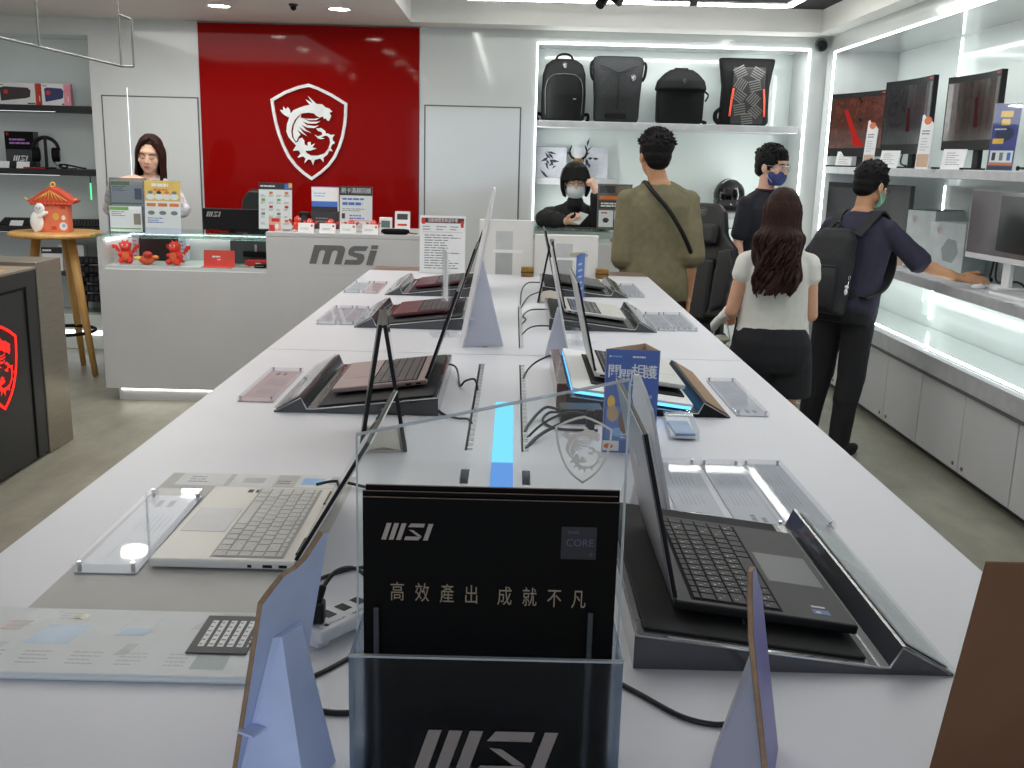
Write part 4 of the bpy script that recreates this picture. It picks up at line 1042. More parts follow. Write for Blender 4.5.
for x, lab in ((.085, 'small gold patterned box on the table between the two white cartons'), (.476, 'small gold patterned box on the table right of the right white carton')):
    t = thing('gift_box', lab, 'box', (x, 5.22, T0))
    p = MB(); p.box(-.033, .033, 0, .05, 0, .05, GOLD, .003); p.build('box', t)
    p = MB(); p.box(-.034, .034, -.001, .051, .020, .028, mat('foil_brown', (70, 48, 28), .4)); p.build('ribbon', t)
# ------------------------------------------------------------------ backpacks on the shelf
BPK = mat('backpack_fabric', (8, 8, 9), .85, spec=.2, var=.08, scale=40, bump=.15, bscale=300)
BPG = mat('backpack_grey_fabric', (34, 35, 36), .85, spec=.2, var=.08, scale=40, bump=.15, bscale=300)
def se(cx, cy, z, hw, hd, e=3.6, n=28): return [V((cx + hw*math.copysign(abs(math.cos(2*PI*k/n))**(2/e), math.cos(2*PI*k/n)), cy + hd*math.copysign(abs(math.sin(2*PI*k/n))**(2/e), math.sin(2*PI*k/n)), z)) for k in range(n)]
def shelf_pack(label, x, prof, m_, cx=None):
    t = thing('backpack', label, 'backpack', (x, 8.22, 1.9))
    b = MB(); b.ring_loft([se((cx or (lambda z: 0))(z), 0, z, w, d) for z, w, d in prof], m_)
    o = organic('body', b, m_, t, .009, 3); 
    return t
def seam(t, name, pts, m_, r=.004):
    b = MB(); b.tube(catmull(pts, 5), r, m_, 6); return b.build(name, t)
# school-bag shape
t = shelf_pack('plain black backpack with a rounded top, leftmost on the back shelf', .378, [(.004, .15, .09), (.02, .172, .10), (.2, .176, .115), (.36, .168, .10), (.43, .145, .075), (.465, .10, .05), (.475, .06, .03)], BPK)
seam(t, 'handle', [(-.075, .02, .45), (-.05, .02, .50), (.0, .02, .515), (.05, .02, .50), (.075, .02, .45)], BPK, .009)
seam(t, 'pocket_zip', [(-.14, -.100, .05), (-.145, -.104, .25), (-.10, -.096, .34), (.0, -.104, .355), (.10, -.096, .34), (.145, -.104, .25), (.14, -.100, .05)], DARKG, .003)
b = MB(); shield(b, GREY, frame((0, -.084, .42), (1,0,0), (0,.25,1)), .04, .002); b.box(.07, .095, -.117, -.114, .165, .172, GREY); b.build('badge', t)
for sx in (-1, 1): seam(t, 'strap', [(sx*.16, .06, .05), (sx*.20, .05, .06), (sx*.205, .04, .02), (sx*.19, .02, .008)], BPK, .013)
# roll-top
t = shelf_pack('tall charcoal roll-top backpack with side clips, second from the left on the back shelf', .80, [(.004, .165, .085), (.03, .178, .095), (.2, .182, .105), (.38, .198, .09), (.46, .205, .07), (.495, .19, .055), (.505, .16, .04)], BPG)
seam(t, 'fold_seam', [(-.15, -.088, .43), (-.07, -.098, .405), (0, -.104, .375), (.07, -.098, .405), (.15, -.088, .43)], BPK, .003)
seam(t, 'centre_zip', [(0, -.105, .37), (0, -.11, .25), (0, -.108, .1)], BPK, .003)
for sx in (-1, 1): seam(t, 'side_clip', [(sx*.19, 0, .47), (sx*.215, -.03, .44), (sx*.21, -.03, .36), (sx*.19, -.03, .32)], BPK, .011)
b = MB(); shield(b, LGREY, frame((.115, -.098, .34), (1,0,0), (0,0,1)), .045, .002); b.build('badge', t)
b = MB(); b.box(-.10, .07, -.107, -.096, .03, .07, BPK, .004); b.build('front_pocket', t)
# lidded
t = shelf_pack('black backpack with a rounded lid flap, third from the left on the back shelf', 1.30, [(.004, .165, .09), (.02, .184, .10), (.2, .188, .115), (.30, .185, .11), (.36, .15, .085), (.395, .11, .06), (.405, .08, .04)], BPK)
b = MB(); b.ring_loft([se(0, -.004, z, w, d) for z, w, d in ((.255, .196, .125), (.27, .200, .130), (.33, .185, .118), (.385, .135, .085), (.415, .09, .05), (.42, .06, .03))], BPK); organic('lid_flap', b, BPK, t, .009, 3)
b = MB(); b.box(-.055, .055, -.01, .03, .405, .432, BPK, .008); b.build('handle', t)
b = MB(); shield(b, DARKG, frame((.01, -.128, .325), (1,0,0), (0,.2,1)), .04, .002); b.build('badge', t)
seam(t, 'strap', [(.18, -.02, .26), (.215, -.04, .23), (.20, -.05, .19), (.19, -.05, .18)], BPK, .007)
seam(t, 'strap', [(.17, .0, .03), (.21, -.02, .02), (.19, -.04, .008)], BPK, .012)
# flared, patterned
t = shelf_pack('black backpack with grey line pattern and orange side piping, rightmost on the back shelf', 1.81, [(.004, .175, .085), (.03, .195, .095), (.12, .188, .10), (.3, .185, .095), (.42, .205, .075), (.50, .222, .05), (.515, .215, .04)], BPK)
PAT = mat('pattern_grey', (96, 94, 92), .8); ORB = mat('piping_orange', (214, 72, 44), .6)
b = MB(); M = frame((.005, -.106, .25), (1,0,0), (0,0,1)); b.box(-.125, .125, -.012, .0, -.235, .19, mat('pattern_black', (20, 20, 21), .7), .006, M=M @ Matrix.Rotation(-PI/2, 4, 'X') if False else Matrix.Translation((.005, -.095, .25)))
rnd = random.Random(4)
M = frame((.005, -.1078, .25), (1,0,0), (0,0,1))
for (cx, cy, ang) in ((-.07, .15, 28), (.06, .14, -28), (-.06, .06, 60), (.05, .05, 15), (-.07, -.03, -35), (.045, -.05, 50), (-.06, -.13, 12), (.06, -.14, -40), (0, -.2, 8)):
    A = M @ Matrix.Translation((cx, cy, 0)) @ Matrix.Rotation(R(ang), 4, 'Z')
    for k in range(5):
        y = -.036 + k*.018
        b.add([(-.045, y, 0), (.045, y, 0), (.045, y+.008, 0), (-.045, y+.008, 0)], [(0,1,2,3)], PAT, False, A)
b.build('patterned_front', t)
for sx in (-1, 1): tag(seam(t, 'piping', [(.005+sx*.118, -.108, .28), (.005+sx*.128, -.108, .18), (.005+sx*.135, -.106, .07)], ORB, .008), 'orange side piping')
b = MB(); shield(b, ORB, frame((.10, -.100, .40), (1,0,0), (0,0,1)), .05, .003); tag(b.build('badge', t), 'orange shield badge')
seam(t, 'strap', [(-.17, 0, .14), (-.22, -.02, .10), (-.225, -.03, .05), (-.19, -.04, .01)], BPK, .018)

# ------------------------------------------------------------------ prints, helmet
def print_art(label, x, w, seed, frame_):
    t = thing('art_print', label, 'print', (x, 8.42, 1.46), 0)
    M0 = Matrix.Rotation(-R(6), 4, 'X')
    b = MB(); b.box(-w/2, w/2, 0, .008, 0, .245, mat('print_pale', (214, 216, 224), .4), .001, M=M0)
    if frame_: b.box(-w/2-.003, w/2+.003, .001, .009, -.003, .248, mat('print_border', (96, 98, 110), .5), M=M0)
    rnd = random.Random(seed); IK = mat('brush_ink', (44, 44, 66), .6); Mf = M0 @ frame((0, -.0006, .12), (1,0,0), (0,0,1))
    for k in range(13):
        x0, y0 = rnd.gauss(-.03, .03), rnd.gauss(.0, .045); a = rnd.uniform(0, 6.3); l = rnd.uniform(.04, .10); wd = rnd.uniform(.007, .018)
        d = V((math.cos(a), math.sin(a))); n = V((-d.y, d.x))
        pts = [V((x0, y0)) - d*l*.5, V((x0, y0)) + n*wd, V((x0, y0)) + d*l*.5, V((x0, y0)) - n*wd*.4]
        b.poly([(p.x, p.y) for p in pts], IK, Mf @ Matrix.Translation((0, 0, .0001*k)))
    lines(b, w*.16, w*.4, -.09, -.02, 6, mat('ink_pale', (178, 180, 196), .6), Mf, .15)
    b.build('sheet', t)
print_art('pale print with a dark ink brush figure, left one on the picture ledge', .305, .255, 3, True)
print_art('pale print with a dark ink brush figure, right one behind the golden antlers', .635, .275, 8, False)
t = thing('antler_ornament', 'golden based ornament with two dark antlers behind the person in the black jacket', 'ornament', (.52, 8.33, 1.46))
b = MB(); b.ring_loft([se(0, 0, z, r, r, 2, 16) for z, r in ((0, .03), (.02, .02), (.09, .025), (.13, .045), (.16, .03))], GOLD); b.build('base', t)
for sx in (-1, 1):
    b = MB(); b.tube(catmull([(sx*.02, 0, .15), (sx*.055, 0, .17), (sx*.07, 0, .21), (sx*.052, 0, .262)], 5), [.010]*10+[.007]*4+[.004]*2, BLACK); b.tube([(sx*.062, 0, .185), (sx*.09, 0, .205)], [.007, .003], BLACK); b.build('antler', t)
t = thing('helmet', 'black full-face helmet with white line graphics on its small shelf', 'helmet', (1.77, 8.335, 1.222), R(-18))
b = MB(); b.ell((0, 0, .135), (.125, .15, .135), BLACK, 28, 18); b.ring_loft([se(0, -.01, z, w, d, 2.3) for z, w, d in ((.0, .10, .115), (.02, .118, .14), (.10, .124, .15))], BLACK); b.capsule((-.06, -.12, .05), .05, (.06, -.12, .05), .05, BLACK)
o = organic('shell', b, mat('helmet_black', (16, 16, 17), .35, coat=.1), t, .007, 3)
b = MB(); rr = []
for z in (.085, .115, .15, .185): 
    u = (z-.135)/.135; q = math.sqrt(max(0, 1-u*u)); rr.append([V((.128*q*math.sin(a), -.153*q*math.cos(a) - .012*(1-abs(u)), z)) for a in [R(-75+150*k/14) for k in range(15)]])
b.ring_loft(rr, mat('visor', (6, 6, 8), .12, spec=.3), False, True, None, False); b.build('visor', t)
b = MB()
for k in range(3):
    b.torus((-.085, -.09, .12), .05+.012*k, .0038, PAPER, axis=(-.75, -.6, .15), sx=.6, sy=1.1)
b.tube(catmull([(-.05, -.135, .23), (.0, -.12, .262), (.05, -.08, .262), (.09, -.02, .23)]), .003, PAPER); b.tube(catmull([(.03, -.168, .07), (.07, -.142, .05), (.11, -.07, .05)]), .003, PAPER)
b.build('line_graphics', t)

# ------------------------------------------------------------------ black gaming chair beyond the table
LEA = mat('chair_leather', (27, 27, 29), .42, var=.04, bump=.08, bscale=250)
def gaming_chair(label, loc, rz):
    t = thing('gaming_chair', label, 'chair', loc, (0, 0, rz))
    M = Matrix.Translation((0, .20, .50)) @ Matrix.Rotation(-R(10), 4, 'X')
    b = MB(); b.prism([(-.20, 0), (.20, 0), (.25, .22), (.285, .42), (.24, .58), (.165, .66), (.14, .80), (.09, .86), (-.09, .86), (-.14, .80), (-.165, .66), (-.24, .58), (-.285, .42), (-.25, .22)], -.04, .05, LEA, 'y', M=M)
    organic('backrest', b, LEA, t, .012, 6)
    for sx in (-1, 1):
        b = MB(); b.prism([(sx*.13, .12), (sx*.25, .20), (sx*.282, .42), (sx*.235, .57), (sx*.15, .55)], -.095, -.01, LEA, 'y', M=M); organic('side_bolster', b, LEA, t, .012, 6)
    b = MB(); b.box(-.13, .13, -.11, -.03, .58, .72, LEA, .03, 3, M=M); b.build('head_pillow', t)
    b = MB(); b.box(-.14, .14, -.10, -.03, .08, .50, LEA, .03, 3, M=M); b.build('back_pad', t)
    b = MB(); shield(b, GREY, M @ frame((0, -.045, .80), (1,0,0), (0,0,1)), .06, .002); b.build('badge', t)
    b = MB(); b.box(-.26, .26, -.30, .24, .42, .53, LEA, .04, 3); b.build('seat', t)
    for sx in (-1, 1):
        b = MB(); b.box(sx*.29-.045, sx*.29+.045, -.18, .12, .66, .70, BLACK, .012); b.box(sx*.29-.02, sx*.29+.02, -.05, .02, .46, .66, BLACK, .006); b.box(sx*.24-.04, sx*.24+.05, -.05, .02, .44, .47, BLACK, .004); b.build('armrest', t)
    b = MB(); b.cyl((0,0,.10), (0,0,.42), .03, CHROME); b.build('gas_lift', t)
    b = MB(); 
    for k in range(5): a = 2*PI*k/5 + .3; b.tube([(0,0,.11), (.16*math.cos(a), .16*math.sin(a), .10), (.32*math.cos(a), .32*math.sin(a), .075)], [.032, .026, .02], BLACK)
    b.build('star_base', t)
    for k in range(5): a = 2*PI*k/5 + .3; b = MB(); b.cyl((.32*math.cos(a)-.02, .32*math.sin(a), .032), (.32*math.cos(a)+.02, .32*math.sin(a), .032), .032, BLACK); b.build('caster', t)
    return t
gaming_chair('black gaming chair between the man in olive and the woman in white', (1.09, 6.42, 0), R(-34))
gaming_chair('black gaming chair behind the service desk, mostly hidden by the poster stands', (-1.70, 7.45, 0), R(172))

# ------------------------------------------------------------------ things on the service desk
DZ = 1.118; GZ = 1.075
def acrylic_poster(label, x, y, z, w, h, paint, name='poster_stand', rz=0, lean=7, cat='poster'):
    t = thing(name, label, cat, (x, y, z), rz)
    M = Matrix.Rotation(-R(lean), 4, 'X')
    b = MB(); b.box(-w/2, w/2, 0, .0015, .004, h, PAPER, M=M); paint(b, M @ frame((0, -.0004, 0), (1,0,0), (0,0,1)), w, h); b.build('sheet', t)
    b = MB(); b.box(-w/2-.002, w/2+.002, -.0035, -.001, 0, h+.003, ACR, M=M); b.box(-w/2-.002, w/2+.002, .002, .0045, 0, h+.003, ACR, M=M); b.box(-w/2-.002, w/2+.002, -.03, .06, 0, .003, ACR); b.build('holder', t)
    return t
def p_black_head(b, M, w, h):
    rect(b, -w/2, w/2, h*.86, h, INKD, M); lines(b, -w*.45, w*.1, h*.9, h*.96, 1, PAPER, M, .5, .0002); rect(b, w*.28, w*.46, h*.87, h*.99, BLUE, M, .0002); rect(b, w*.4, w*.5, h*.9, h, YELLOW, M, .0003)
    rnd = random.Random(5)
    for i in range(4):
        for j in range(5):
            x = -w*.44 + i*w*.235; y = h*.10 + j*h*.15
            lines(b, x, x+w*.17, y, y+h*.05, 2, INK, M, .4, .0002)
            if (i+j) % 2: rect(b, x+w*.02, x+w*.13, y+h*.06, y+h*.115, [RED, INK, ORANGE, GREEN][(i*2+j) % 4], M, .0002)
def p_card_promo(b, M, w, h):
    rect(b, -w/2, w/2, h*.80, h, INKD, M); b.text('刷卡滿額回饋', h*.13, PAPER, M @ Matrix.Translation((0, h*.90, .0004)), sx=.86)
    lines(b, -w*.42, w*.42, h*.68, h*.76, 1, BLUE, M, .5, .0002); lines(b, -w*.42, w*.44, h*.56, h*.67, 1, BLUE, M, .6, .0002); lines(b, -w*.42, w*.3, h*.44, h*.52, 2, INK, M, .4, .0002)
    rect(b, -w*.44, -w*.34, h*.28, h*.40, INKD, M, .0002); lines(b, -w*.2, w*.42, h*.26, h*.38, 2, BLUE, M, .5, .0002); rect(b, -w*.1, w*.42, h*.235, h*.245, RED, M, .0002); lines(b, -w*.44, w*.42, h*.06, h*.2, 4, INK, M, .35, .0002)
acrylic_poster('clear stand with a black headed price leaflet on the service desk, left of two', -1.525, 6.50, DZ, .212, .295, p_black_head, lean=6)
acrylic_poster('clear stand with a dark headed card promotion poster on the service desk, right of two', -1.01, 6.52, DZ, .208, .285, p_card_promo, lean=6)
def p_yellow(b, M, w, h):
    rect(b, -w/2, w/2, h*.62, h, mat('flyer_yellow', (232, 190, 96), .5), M); lines(b, -w*.3, w*.3, h*.88, h*.96, 1, PAPER, M, .7, .0002); lines(b, -w*.25, w*.25, h*.8, h*.86, 1, ORANGE, M, .6, .0002)
    for i, x in enumerate((-.34, -.1, .12, .33)): b.poly([(w*(x+.12*math.cos(k*PI/8)), h*(.70+.055*math.sin(k*PI/8))) for k in range(16)], PAPER, M @ Matrix.Translation((0,0,.0003))); b.poly([(w*(x+.07*math.cos(k*PI/8)), h*(.78+.03*math.sin(k*PI/8))) for k in range(16)], [INK, INKD, ORANGE, INK][i], M @ Matrix.Translation((0,0,.0004)))
    for i, x in enumerate((-.32, 0, .32)): rect(b, w*(x-.13), w*(x+.13), h*.52, h*.58, ORANGE, M, .0002); b.poly([(w*(x+.10*math.cos(k*PI/8)), h*(.40+.04*math.sin(k*PI/8))) for k in range(16)], INK, M @ Matrix.Translation((0,0,.0003)))
    lines(b, -w*.42, w*.1, h*.2, h*.32, 3, BLUE, M, .4, .0002); rect(b, -w/2, w/2, 0, h*.12, mat('flyer_lilac', (206, 210, 228), .5), M, .0001)
acrylic_poster('yellow and white flyer in a clear holder on the desk glass before the clerk', -2.225, 6.43, GZ, .235, .335, p_yellow, lean=4, name='flyer_holder', rz=R(-5))
t = thing('brochure_rack', 'two-tier clear rack of green and white leaflets on the desk glass, far left', 'brochure rack', (-2.465, 6.46, GZ))
b = MB()
for k, (y, z) in enumerate(((0, 0), (.05, .155))):
    b.box(-.12, .12, y, y+.002, z, z+.15, ACRE); b.box(-.12, .12, y, y+.05, z, z+.003, ACRE)
b.box(-.12, .12, .055, .058, 0, .345, clear('rack_back', (200, 206, 210), 1, .3, (150, 156, 162))); b.box(-.122, -.119, 0, .058, 0, .32, ACR); b.build('rack', t)
for k, (y, z) in enumerate(((.012, .003), (.052, .16))):
    b = MB(); b.box(-.112, .09, y+.004, y+.012, z+.004, z+.165, PAPER); M = frame((-.01, y+.0036, z), (1,0,0), (0,0,1))
    rect(b, -.10, .02, .14, .162, GREEN, M); lines(b, -.09, .02, .10, .135, 3, INK, M, .4); rect(b, .05, .095, .05, .12, [mat('leaf_a', (150, 140, 130), .5), mat('leaf_b', (90, 110, 150), .5)][k], M, .0002); rect(b, -.10, .095, .02, .028, GREEN, M, .0002)
    tag(b.build('leaflet', t), ['white leaflets with a green corner in the lower tier', 'white leaflets with a green corner in the upper tier'][k])
t = thing('monitor', 'back of a black monitor with silver lettering on the desk glass', 'monitor', (-1.835, 6.62, GZ))
b = MB(); b.box(-.19, .19, -.012, .016, .022, .162, BLACK, .005); b.build('panel', t)
b = MB(); word_new(b, SILVER, frame((-.165, -.0125, .108), (1,0,0), (0,0,1)), .033); b.build('lettering', t)
b = MB(); b.box(-.08, .08, -.06, .08, 0, .006, BLACK, .002); b.box(-.025, .025, .0, .012, .006, .03, BLACK); b.build('foot', t)
t = thing('boxed_device', 'blue and white retail box standing on a dark box on the service desk', 'box', (-1.235, 6.66, DZ+.115))
b = MB(); b.box(-.085, .085, 0, .06, 0, .155, PAPER, .002); M = frame((0, -.0004, 0), (1,0,0), (0,0,1)); rect(b, -.085, .085, .03, .065, BLUE, M); lines(b, -.07, .05, .09, .125, 2, LBLUE, M, .4); rect(b, -.085, .085, 0, .03, INKD, M); b.build('box', t)
b = MB(); b.box(-.0855, .0855, -.0005, .0605, .1548, .157, mat('box_violet', (120, 104, 170), .5)); b.build('lid_edge', t)
t = thing('dark_box', 'dark box under the blue and white retail box on the service desk', 'box', (-1.235, 6.66, DZ))
b = MB(); b.box(-.09, .09, -.01, .09, 0, .113, DARKG, .003); M = frame((0, -.0105, 0), (1,0,0), (0,0,1)); lines(b, -.06, .06, .04, .08, 2, GREY, M, .4); b.build('box', t)
b = MB(); b.box(-.0905, .0905, .03, .05, .0, .1133, BLACK); b.build('band', t)
t = thing('speaker_block', 'small black round-edged device beside the dark box on the service desk', 'device', (-1.365, 6.64, DZ))
b = MB(); b.box(-.035, .035, -.03, .03, 0, .11, BLACK, .012, 3); b.build('body', t)
b = MB(); b.cyl((0, -.031, .07), (0, -.029, .07), .02, DARKG); b.build('cone', t)
# small red dragon figures behind white name cards
RPL = mat('figure_red', (214, 60, 40), .5, var=.05)
PLR = mat('plush_red', (226, 58, 44), .9, var=.05, scale=60, bump=.3, bscale=500)
def dragon_plush(label, loc, rz, s, m_, vox, name='dragon_plush', cat='plush toy', group=None, wings=True):
    t = thing(name, label, cat, loc, rz, group); b = MB(); S = lambda *p: V(p)*s
    E = lambda c, r: b.ell(S(*c), V(r)*s, m_, 14, 10)
    E((0, .02, .30), (.26, .24, .29)); E((0, -.02, .66), (.22, .21, .20)); E((0, -.19, .60), (.12, .12, .09))
    for sx in (-1, 1):
        E((sx*.17, -.18, .12), (.11, .17, .11)); E((sx*.22, -.12, .36), (.07, .12, .07)); E((sx*.09, -.05, .87), (.035, .035, .075)); E((sx*.20, -.02, .76), (.05, .03, .07))
    b.capsule(S(0, .2, .18), .11*s, S(.05, .42, .08), .05*s, m_)
    organic('body', b, m_, t, vox, 3)
    b = MB()
    for sx in (-1, 1): b.ell(S(sx*.09, -.215, .71), V((.038, .02, .045))*s, PAPER, 10, 8); b.ell(S(sx*.09, -.235, .71), V((.018, .01, .026))*s, BLACK, 8, 6)
    b.build('eyes', t)
    if wings:
        for sx in (-1, 1):
            w_ = MB(); w_.prism([(sx*.18, .42), (sx*.34, .70), (sx*.52, .72), (sx*.48, .56), (sx*.42, .58), (sx*.38, .46), (sx*.32, .48), (sx*.26, .36)], .17, .21, m_, 'y', M=Matrix.Diagonal((s, s, s, 1))); w_.build('wing', t)
    bl = MB(); bl.ell(S(0, -.16, .30), V((.15, .09, .19))*s, mat('plush_belly', (236, 110, 70), .9), 12, 8); bl.build('belly', t)
    return t
fx = (-1.285, -1.150, -1.022, -.882)
fl = ['small red dragon figure on the service desk, leftmost of four behind name cards', 'small red dragon figure on the service desk, second of four behind name cards', 'small red dragon figure on the service desk, third of four behind name cards', 'small red dragon figure on the service desk, rightmost of four near the card terminal']
f0 = dragon_plush(fl[0], (fx[0], 6.42, DZ), R(0), .092, RPL, .004, 'dragon_figure', 'figurine', 'red dragon figures on the desk')
for k in (1, 2, 3): c = copy_tree(f0); c.location = (fx[k], 6.42, DZ); c['label'] = fl[k]; c.rotation_euler = (0, 0, R((-8, 6, 10)[k-1]))
dragon_plush('larger red dragon figure lying at the left end of the row on the service desk', (-1.375, 6.46, DZ), R(60), .105, RPL, .004, 'dragon_figure', 'figurine')
cl = ['white name card on the service desk, leftmost of four', 'white name card on the service desk, second of four', 'white name card on the service desk, third of four', 'white name card on the service desk, rightmost of four']
t0 = None
for k in range(4):
    if t0 is None:
        t0 = thing('name_card', cl[0], 'card', (fx[0]-.01, 6.335, DZ), 0, 'name cards on the desk')
        b = MB(); b.prism([(0, 0), (.012, .058), (.014, .058), (.03, 0), (.028, 0), (.0125, .054), (.002, 0)], -.05, .05, PAPER, 'x'); M = frame((0, .0052, .028), (1,0,0), (0,.2,1)); b.build('card', t0)
        b = MB(); M = frame((0, .0045, .028), (1,0,0), (0,.207,1)); rect(b, .03, .042, .008, .02, RED, M); lines(b, -.035, .02, -.012, .002, 2, INK, M, .3); b.build('print', t0)
    else:
        c = copy_tree(t0); c.location = (fx[k]-.01, 6.335, DZ); c['label'] = cl[k]
t = thing('folded_leaflet', 'small pink and red folded leaflet at the left end of the raised desk top', 'leaflet', (-1.495, 6.36, DZ), R(6))
b = MB(); b.box(-.037, .037, 0, .002, 0, .085, mat('leaflet_pink', (222, 168, 152), .5)); b.build('front', t)
b = MB(); M = frame((0, -.0004, 0), (1,0,0), (0,0,1)); rect(b, -.035, .0, .0, .04, RED, M); rect(b, -.02, .03, .06, .08, RED, M); b.poly([(.012+.014*math.cos(k), .03+.02*math.sin(k)) for k in range(6)], PAPER, M @ Matrix.Translation((0,0,.0002))); b.box(-.037, .037, .02, .022, 0, .083, PAPER); b.build('print', t)
t = thing('paper_slip', 'small stack of slips lying beside the pink folded leaflet on the desk', 'paper', (-1.40, 6.36, DZ))
b = MB(); b.box(-.045, .045, -.03, .03, 0, .006, LGREY, .001); b.build('slips', t)
b = MB(); b.box(-.04, .0, -.02, .02, .006, .007, INKD); b.build('pen', t)
t = thing('card_terminal', 'white card terminal with a red stripe at the right end of the service desk', 'card terminal', (-.705, 6.46, DZ+.002))
M = Matrix.Rotation(-R(12), 4, 'X')
b = MB(); b.box(-.048, .048, 0, .03, 0, .14, PAPER, .006, M=M); b.build('body', t)
b = MB(); b.box(-.034, .034, -.001, .001, .085, .122, DARKG, .001, M=M); b.build('screen', t)
b = MB(); b.box(-.03, .03, -.001, .001, .045, .058, RED, M=M); b.box(-.045, .045, .0, .03, .1385, .142, RED, M=M); b.build('stripe', t)
t = thing('payment_reader', 'small white box with a green grey screen left of the card terminal', 'card reader', (-.815, 6.50, DZ))
b = MB(); b.box(-.04, .04, 0, .03, 0, .095, PAPER, .004); b.build('body', t)
b = MB(); b.box(-.028, .028, -.001, .001, .03, .075, mat('reader_screen', (92, 118, 108), .3)); b.build('screen', t)
t = thing('card_tray', 'black oval tray in front of the card terminal on the service desk', 'tray', (-.735, 6.35, DZ))
b = MB(); b.ring_loft([se(0, 0, z, w, d, 2.6) for z, w, d in ((0, .07, .025), (.012, .092, .036), (.030, .086, .032), (.034, .07, .025))], MATTEB); b.build('tray', t)
b = MB(); b.tube(catmull([(.08, .01, .01), (.12, .03, .004), (.13, .08, .004)]), .003, CORD); b.build('cord', t)

# ------------------------------------------------------------------ inside the desk niche
NZ = .881
dragon_plush('red dragon plush toy at the left end of the desk niche', (-2.475, 6.44, NZ+.002), R(14), .165, PLR, .005)
dragon_plush('red dragon plush toy right of the dark case in the desk niche', (-2.155, 6.44, NZ), R(-16), .172, PLR, .005)
t = thing('toy_cluster', 'small orange and yellow mini plush between the two red dragon plush toys', 'plush toy', (-2.335, 6.42, NZ), R(10))
b = MB(); b.ell((0,0,.03), (.05,.035,.03), mat('mini_orange', (214, 92, 60), .8), 12, 8); b.ell((.01,-.02,.065), (.03,.025,.022), RED, 12, 8); b.build('body', t)
b = MB(); b.ell((-.05,0,.04), (.03,.02,.012), YELLOW, 10, 6); b.ell((.05,.01,.045), (.025,.02,.014), ORANGE, 10, 6); b.build('wing', t)
t = thing('display_case', 'dark boxed case at the back of the desk niche behind the red plush toys', 'box', (-2.34, 6.66, NZ))
b = MB(); b.box(-.13, .13, 0, .07, 0, .165, mat('case_brown_black', (44, 36, 36), .3), .003); b.build('case', t)
b = MB(); b.box(-.175, -.132, 0, .06, 0, .16, mat('case_pink', (190, 170, 180), .5)); M = frame((-.153, -.0004, .08), (1,0,0), (0,0,1)); lines(b, -.015, .015, -.06, .06, 5, RED, M, .3); b.build('side_panel', t); b = MB(); b.box(.132, .185, 0, .06, 0, .16, mat('case_white', (206, 208, 220), .5)); M = frame((.158, -.0004, .08), (1,0,0), (0,0,1)); lines(b, -.018, .018, -.06, .06, 5, BLUE, M, .3); b.build('side_panel', t)
t = thing('greeting_card', 'red folded card with white print standing in the desk niche', 'card', (-1.865, 6.39, NZ), R(-2))
CR = mat('card_coral', (214, 72, 62), .5)
b = MB(); b.box(-.10, .10, 0, .002, 0, .105, CR, M=Matrix.Rotation(-R(8), 4, 'X')); b.box(-.10, .10, -.06, 0, 0, .002, CR); b.build('card', t)
b = MB(); M = Matrix.Rotation(-R(8), 4, 'X') @ frame((0, -.0006, .06), (1,0,0), (0,0,1)); lines(b, -.045, .045, -.004, .012, 1, PAPER, M, .6); lines(b, -.012, .012, -.02, -.008, 1, PAPER, M, .6); b.build('print', t)
t = thing('gift_box', 'dark grey gift box lying at the right of the desk niche behind a red lid', 'box', (-1.70, 6.60, NZ))
b = MB(); b.box(-.15, .14, 0, .15, .0, .16, mat('giftbox_grey', (66, 68, 70), .5), .006); b.build('box', t)
b = MB(); b.box(-.06, .13, -.03, 0, .05, .085, MATTEB, .006); b.box(.02, .035, -.034, -.028, .085, .13, SILVER, .002); b.build('clasp', t)
t = thing('red_box', 'flat red box at the right end of the desk niche', 'box', (-1.66, 6.47, NZ))
b = MB(); b.box(-.06, .085, 0, .10, 0, .036, mat('lid_red', (188, 30, 34), .4), .003); b.build('box', t)
b = MB(); M = frame((.03, -.0004, .018), (1,0,0), (0,0,1)); lines(b, -.02, .03, -.006, .006, 1, PAPER, M, .6); b.build('print', t)
t = thing('key_ring_pack', 'small clear pack with a silver charm at the front right of the desk niche', 'packet', (-1.715, 6.385, NZ))
b = MB(); b.box(-.05, .05, -.03, .03, 0, .004, LGREY); b.box(-.05, .05, -.03, .03, .004, .018, ACR, .003); b.build('pack', t)
b = MB(); b.torus((0, 0, .010), .014, .004, SILVER); b.ell((.02, .005, .009), (.014,.01,.006), YELLOW); b.build('charm', t)
t = thing('black_pouch', 'small black pouch beside the silver charm pack in the desk niche', 'pouch', (-1.60, 6.385, NZ))
b = MB(); b.box(-.035, .035, -.03, .03, 0, .024, MATTEB, .008, 3); b.build('body', t)
b = MB(); b.box(-.03, .03, -.031, -.029, .012, .015, GREY); b.build('zip', t)

